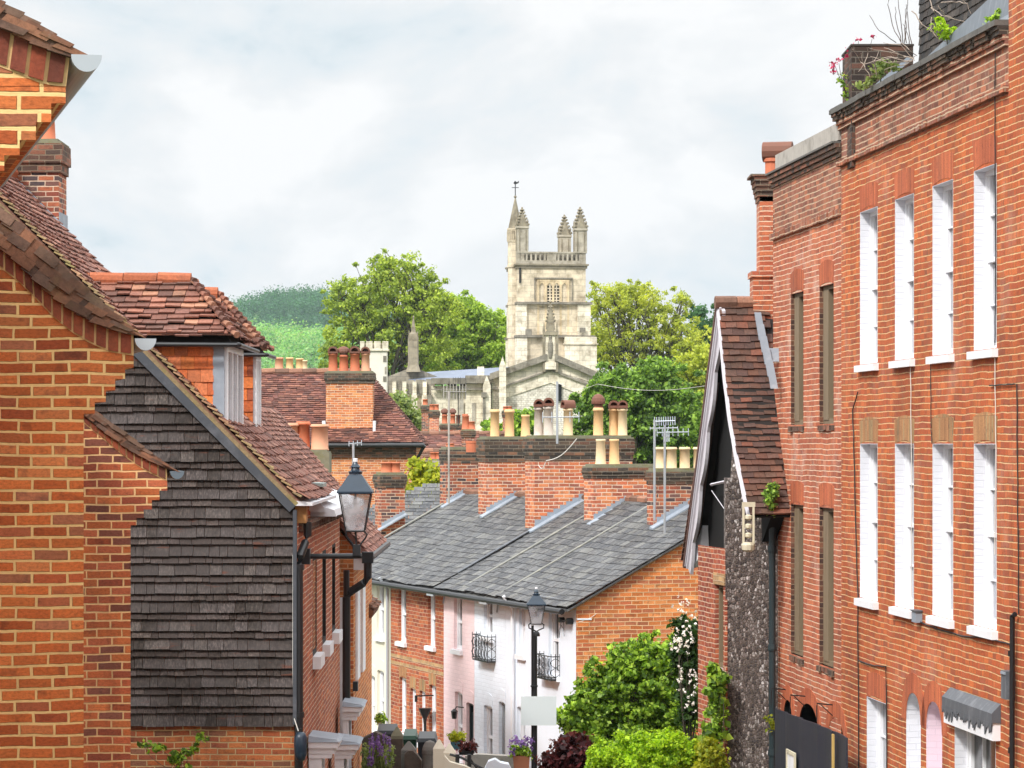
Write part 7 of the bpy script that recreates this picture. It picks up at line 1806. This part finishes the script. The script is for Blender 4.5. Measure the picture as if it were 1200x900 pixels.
rt = tree('climbing_rose', 'white-flowered climbing rose beside the narrow brick street wall', 'rose',
     [(806, 745, 13, 22), (812, 785, 10, 36), (798, 765, 10, 20), (806, 820, 14, 30), (795, 735, 8, 8)],
     GB(806, 49.8), 49.8, M['leafD3'] if 'leafD3' in M else M['leafS'], .07, 7000, .12, 110, trunk=.04, limbs=20, depth=.8)
s = F/49.5; pc = []
for (x0, y0, x1, y1, n) in ((783, 735, 815, 765, 22), (795, 712, 815, 735, 12), (792, 780, 818, 812, 24), (800, 812, 816, 835, 8), (786, 745, 800, 762, 12), (786, 696, 806, 712, 8)):
    for _ in range(n): p = at(rng.uniform(x0, x1), rng.uniform(y0, y1), 49.2+rng.uniform(-.15, .1)); pc.append((p.x, p.y-.12, p.z))
v, n = leafcloud(pc, [(.03, .03, .03)]*len(pc), np.full(len(pc), 7), .034, updown=0); npmesh('roses', v, n, M['petal'], rt)
tree('climbing_plant', 'leafy green climber on the flint house street wall', 'climber',
     [(838, 800, 8, 22), (842, 830, 8, 26), (836, 860, 9, 22), (844, 795, 5, 12)], GB(842, 45.2), 45.2, M['leafS'], .10, 1500, .12, 50, trunk=.03, limbs=10, depth=.6)
tree('yellow_shrub', 'yellow-green shrub at the foot of the brick street wall', 'shrub',
     [(834, 885, 13, 20), (830, 900, 14, 20), (840, 895, 12, 20)], GB(834, 44.6), 44.6, M['leafY'], .05, 6000, .12, 60, trunk=.03, limbs=8, depth=.8)
tree('roof_ivy', 'small dark green ivy clump where the dark tiles meet the tall house', 'ivy',
     [(903, 583, 7, 15), (905, 570, 4, 8), (902, 598, 5, 8)], at(905, 600, 44.7), 44.5, M['leafD'], .045, 1400, .07, 26, trunk=.015, limbs=4)
tree('wall_weed', 'small yellow-flowered weed beside the dark teal drainpipe', 'weed', [(902, 845, 5, 8), (906, 852, 4, 6)], at(905, 862, 45.0), 44.9, M['leafY'], .04, 160, .06, 8, trunk=.008, limbs=2)
tree('bramble', 'thin green bramble sprays against the brick plinth of the shingled house', 'bramble',
     [(208, 888, 14, 7), (222, 880, 10, 6), (236, 866, 6, 8), (185, 876, 12, 4), (168, 874, 8, 3), (214, 900, 8, 5)], at(210, 925, 37.6), 37.6, M['leafS'], .06, 330, .07, 28, trunk=.012, limbs=24)
tree('roof_weed', 'leafy weed with dry stems on the near parapet coping', 'weed', [(1032, 84, 14, 7), (1022, 92, 8, 6), (1046, 80, 10, 5), (1015, 98, 5, 4), (1008, 100, 6, 6), (1036, 76, 12, 6)], at(1032, 96, 38.2), 38.2, M['leafW'], .05, 420, .07, 26, trunk=.008, limbs=6)
tree('roof_weed', 'fresh green tuft on the parapet below the slate-hung roof structure', 'weed', [(1111, 40, 9, 8), (1100, 32, 5, 8), (1105, 26, 4, 5)], at(1110, 52, 35.3), 35.3, M['leafH'], .045, 260, .06, 14, trunk=.006, limbs=5)
tree('roof_weed', 'small green tuft close to the top right corner of the parapet', 'weed', [(1165, 22, 14, 4), (1174, 16, 7, 4)], at(1168, 28, 33.0), 33.0, M['leafS'], .035, 260, .05, 16, trunk=.005, limbs=3)
# dry stems
def stems(label, pts, Y, m_, r=.006):
    mb = MB()
    for P_ in pts:
        q_ = [at(x, y, Y+.2*(R.random()-.5)) for x, y in P_]; out_ = []
        for a, b in zip(q_, q_[1:]): out_ += [a.lerp(b, k/3)+V((R.uniform(-.01, .01), 0, R.uniform(-.01, .01))) for k in range(3)]
        mb.tube(out_+[q_[-1]], r, 4, r*.5)
    single(mb, 'dry_stems', M[m_], label, 'dry stems')
stems('tall thin dark dry stems standing up from the parapet against the sky', [[(1056, 52), (1046, 30), (1041, 5), (1043, -8)], [(1057, 52), (1050, 25), (1049, 8)], [(1060, 52), (1061, 25), (1064, -5)], [(1058, 52), (1055, 20), (1051, -10)], [(1050, 50), (1030, 35), (1019, 18)], [(1062, 50), (1062, 30), (1061, 10)], [(1066, 52), (1064, 40), (1058, 28)], [(1068, 52), (1063, 20), (1062, 5)]], 38.6, 'twigD')
stems('pale tangled dry stems fanning over the parapet coping', [[(1072, 68), (1050, 62), (1024, 58), (1018, 56)], [(1070, 70), (1055, 52), (1035, 50)], [(1068, 72), (1040, 74), (1020, 66)], [(1074, 66), (1065, 58), (1056, 50)], [(1066, 74), (1050, 78), (1030, 70)], [(1072, 70), (1060, 66), (1048, 60), (1036, 56)], [(1000, 58), (1008, 72), (1014, 78)], [(1060, 72), (1052, 68), (1040, 66), (1026, 72)], [(1070, 72), (1044, 68), (1014, 74), (1006, 84)], [(1072, 66), (1058, 76), (1036, 82)], [(1020, 92), (1012, 76), (1009, 62)], [(1028, 90), (1024, 72), (1030, 60)], [(1044, 84), (1048, 70), (1044, 58)], [(1012, 75), (1018, 62), (1016, 56)]], 38.1, 'straw')
stems('long pale dry stems arching over the slate-hung roof structure', [[(1089, -2), (1094, 12), (1100, 22), (1106, 33)], [(1092, 10), (1104, 18), (1118, 22)], [(1069, 12), (1080, 28), (1092, 38), (1108, 48)], [(1100, 8), (1108, 18), (1124, 24), (1142, 26)], [(1127, -2), (1134, 6), (1138, 16)], [(1091, 20), (1091, 34), (1098, 44), (1112, 50)], [(1102, 3), (1120, 2), (1134, 4)]], 35.4, 'straw', .007)
vr = thing('red_valerian', 'red-flowered valerian on dark stems at the far end of the near parapet', 'flowering plant', at(990, 118, 40.4))
mb = MB()
for P_ in ([(994, 118), (988, 100), (982, 86), (978, 76)], [(994, 116), (986, 92), (983, 74)], [(996, 116), (1000, 92), (997, 60)], [(998, 112), (1006, 80), (1006, 48)], [(1000, 108), (1014, 76), (1022, 46)]): mb.tube([at(x, y, 40.3) for x, y in P_], .006, 4, .003)
mb.build('stems', M['twigD'], vr, uv=False)
cs_ = [tuple(at(x, y, 40.3)) for x, y in ((977, 75), (983, 70), (997, 57), (1000, 66), (1006, 46), (1023, 43), (992, 66), (978, 84), (1001, 54), (995, 58), (976, 79))]
v, n = leafcloud(cs_, [(.045, .045, .03)]*len(cs_), np.full(len(cs_), 26), .028); npmesh('flowers', v, n, M['valer'], vr)
cs_ = [tuple(at(x, y, 40.3)) for x, y in ((990, 100), (985, 95), (994, 108), (992, 112), (988, 90), (998, 104), (1000, 116), (996, 118))]
v, n = leafcloud(cs_, [(.06, .06, .05)]*len(cs_), np.full(len(cs_), 12), .05); npmesh('leaves', v, n, M['leafS'], vr)

# ================================================================== garden fronts at the foot of the terrace
YG = 47.0; sG = F/YG
def GP(px, py, Y=YG): return at(px, py, Y)
def gpost(name, label, px0, px1, pyt, Y, mat, style, cat='gatepost'):
    a, b = at(px0, pyt, Y), at(px1, pyt, Y); w_ = b.x-a.x; zb = gz(Y)-.3; t = thing(name, label, cat, V(((a.x+b.x)/2, Y+w_/2, zb)))
    mb = MB(); c = V(((a.x+b.x)/2, Y+w_/2, 0)); zt = a.z
    if style == 'round':
        mb.lathe(c, [(w_/2, zb), (w_*.47, zt-.22), (w_*.5, zt-.21), (w_*.52, zt-.15), (w_*.46, zt-.10), (w_*.3, zt-.03), (w_*.02, zt)], 20); mb.build('shaft', M[mat], t)
    else:
        mb.bx(a.x, b.x, Y, Y+w_, zb, zt-.12); mb.build('shaft', M[mat], t)
        m2 = MB(); o = .03 if style == 'cap' else .0
        m2.lathe(c+V((0, 0, zt-.12)), [((w_/2+o)*1.414, .002), ((w_/2+o)*1.414, .05), (.02, .12 if style == 'cap' else .18)], 4, math.pi/4); m2.build('cap', M[mat if mat != 'brownstone' else 'capstone'], t)
    return t
gpost('gatepost', 'dark mossy gatepost with pyramid cap beside the lavender', 458, 472, 857, 47.5, 'brownstone', 'pyr')
gpost('gatepost', 'low pinkish-brown gatepost with flat pyramid cap left of the round stone one', 470, 487.5, 874, 47, 'greystone', 'pyr')
gpost('gatepost', 'round grey stone gatepost with shallow domed top', 494.5, 512.5, 868, 46.5, 'greystone', 'round')
gpost('gatepost', 'cream painted gatepost nearest the round grey stone one', 507.5, 521, 872, 46, 'creamwall', 'pyr')
gpost('gatepost', 'cream painted gatepost joined to the sloping cream wall', 519, 534, 877, 45.4, 'creamwall', 'pyr')
def gwall(name, label, P, Y, mat, th=.2, cat='garden wall'):
    mb = MB(); pts = [at(x, y, Y) for x, y in P]; zb = gz(Y)-.3; mb.prism([V((pts[0].x, Y, zb))]+pts+[V((pts[-1].x, Y, zb))], (0, th, 0)); single(mb, name, M[mat], label, cat)
gwall('garden_wall', 'dark brown stone garden wall behind the lavender', [(424, 866), (440, 858), (470, 872)], 49.3, 'brownstone', .3)
gwall('garden_wall', 'rounded brown stone wall end between two gateposts', [(474, 884), (478, 880), (484, 880), (489, 885), (494, 892)], 46.8, 'brownstone', .25)
gwall('garden_wall', 'cream painted garden wall sloping down to the right', [(521, 886), (527, 893), (545, 898), (560, 905)], 45, 'creamwall', .2)
gwall('garden_wall', 'rough white painted wall top at the bottom edge', [(566, 905), (572, 893), (580, 890), (586, 894), (596, 896), (600, 905)], 45, 'white2', .3)
gwall('garden_wall', 'long low beige wall in front of the white cottages', [(545, 886), (560, 884), (612, 887)], 52.2, 'greycap', .25)
def bin_(label, px0, px1, pyt, Y, mat, lid):
    a, b = at(px0, pyt, Y), at(px1, pyt, Y); zb = gz(Y); t = thing('wheelie_bin', label, 'bin', V(((a.x+b.x)/2, Y+.3, zb)), 'wheelie bins by the terrace')
    zt = a.z; mb = MB(); mb.hexa([(a.x+.07, Y+.07, zb), (b.x-.07, Y+.07, zb), (b.x-.07, Y+.5, zb), (a.x+.07, Y+.5, zb), (a.x+.02, Y, zt-.12), (b.x-.02, Y, zt-.12), (b.x-.02, Y+.6, zt-.12), (a.x+.02, Y+.6, zt-.12)]); mb.build('body', M[mat], t)
    mb = MB(); mb.hexa([(a.x, Y-.03, zt-.12), (b.x, Y-.03, zt-.12), (b.x, Y+.62, zt-.12), (a.x, Y+.62, zt-.12), (a.x+.03, Y+.0, zt-.06), (b.x-.03, Y+.0, zt-.06), (b.x-.03, Y+.6, zt), (a.x+.03, Y+.6, zt)]); mb.build('lid', M[lid], t)
    mb = MB(); mb.tube([(a.x+.05, Y+.64, zt-.05), (b.x-.05, Y+.64, zt-.05)], .015, 5); mb.build('handle', M[lid], t)
bin_('green wheelie bin with dark lid in front of the red brick cottage', 471, 489, 858, 50.6, 'binG', 'binG'); bin_('black wheelie bin right of the green one', 488, 512, 861, 50.2, 'binD', 'binD'); bin_('black wheelie bin before the cream cottage', 440, 466, 852, 51.5, 'binD', 'binD')
def planter(name, label, px0, px1, pyt, pyb, Y, mat, leaf, lsz, flower=None):
    a, b = at(px0, pyt, Y), at(px1, pyb, Y); t = thing(name, label, 'planter', V(((a.x+b.x)/2, Y+.15, b.z)))
    mb = MB(); e = (b.x-a.x)*.08; mb.hexa([(a.x+e, Y+.03, b.z), (b.x-e, Y+.03, b.z), (b.x-e, Y+.27, b.z), (a.x+e, Y+.27, b.z), (a.x, Y, a.z), (b.x, Y, a.z), (b.x, Y+.3, a.z), (a.x, Y+.3, a.z)]); mb.build('trough', M[mat], t)
    cs = [(rng.uniform(a.x, b.x), Y+rng.uniform(0, .3), a.z+rng.uniform(0, .12)) for _ in range(26)]
    v, n = leafcloud(cs, [(.07, .07, .07)]*len(cs), np.full(len(cs), 22), lsz); npmesh('foliage', v, n, M[leaf], t)
    if flower:
        cs = [(rng.uniform(a.x-.05, b.x+.05), Y+rng.uniform(-.1, .25), a.z+rng.uniform(.02, .28)) for _ in range(30)]
        v, n = leafcloud(cs, [(.035, .035, .05)]*len(cs), np.full(len(cs), 22), .03); npmesh('flowers', v, n, M[flower], t)
planter('planter', 'teal planter trough with lime-green leaves below the pink cottage window', 528, 541, 870, 879, 50, 'teal', 'leafY', .05)
planter('planter', 'brown terracotta planter of purple flowers by the lamp post foot', 601, 621, 886, 905, 46.5, 'terra', 'leafS', .05, 'lav')
planter('planter', 'small white pot of green leaves on the cream cottage sill', 443, 449, 846, 853, 58.0, 'wpaint', 'leafS', .06)
planter('planter', 'dark trough with dry plants on the iron rail', 537, 556, 880, 885, 46, 'binD', 'leafR', .04)
rl_ = MB(); rl_.tube([at(527, 884, 45.2), at(541, 888, 45.2), at(568, 902, 45.2)], .02, 6)
for px, py in ((536, 884), (550, 884)): rl_.tube([at(px, py, 45.2), V((at(px, py, 45.2).x, 45.2, gz(45)-.2))], .03, 6)
rl_.tube([at(550, 888, 45.2), at(562, 905, 45.2)], .015, 5); single(rl_, 'handrail', M['iron'], 'dark iron handrail stepping down beside the cream wall', 'handrail')
lv = thing('lavender', 'purple flowering lavender spilling over the brown garden wall', 'lavender', GB(445, 46.6))
cs = []; 
for _ in range(60): p = at(rng.uniform(426, 458), rng.uniform(880, 912), 46.6+rng.uniform(-.3, .3)); cs.append(tuple(p))
v, n = leafcloud(cs, [(.08, .08, .12)]*len(cs), np.full(len(cs), 40), .05); npmesh('foliage', v, n, M['leafW'], lv)
mb = MB(); cs = []
for _ in range(46):
    px = rng.uniform(430, 458); py = rng.uniform(864, 895); p = at(px, py, 46.4+rng.uniform(-.2, .2)); mb.tube([p, p-V((rng.uniform(-.1, .1), 0, .4))], .004, 3); cs += [tuple(p), tuple(p+V((0, 0, .05))), tuple(p-V((0, 0, .05)))]
mb.build('stems', M['leafW'], lv, uv=False)
v, n = leafcloud(cs, [(.02, .02, .035)]*len(cs), np.full(len(cs), 12), .026); npmesh('flowers', v, n, M['lav'], lv)

# ================================================================== air between the town and the hill
mb = MB(); mb.bx(-1000, 1000, -70, 2300, -12, 130); hz = single(mb, 'haze', M['lead'], 'thin pale haze over the valley', None, kind='stuff')
m, T = newmat('haze'); pv = T.n('ShaderNodeVolumePrincipled', {'Color': (.75, .86, .95, 1), 'Density': .0001, 'Anisotropy': .3})
o = T.n('ShaderNodeOutputMaterial'); m.node_tree.links.new(pv.outputs[0], o.inputs['Volume']); hz.data.materials.clear(); hz.data.materials.append(m)
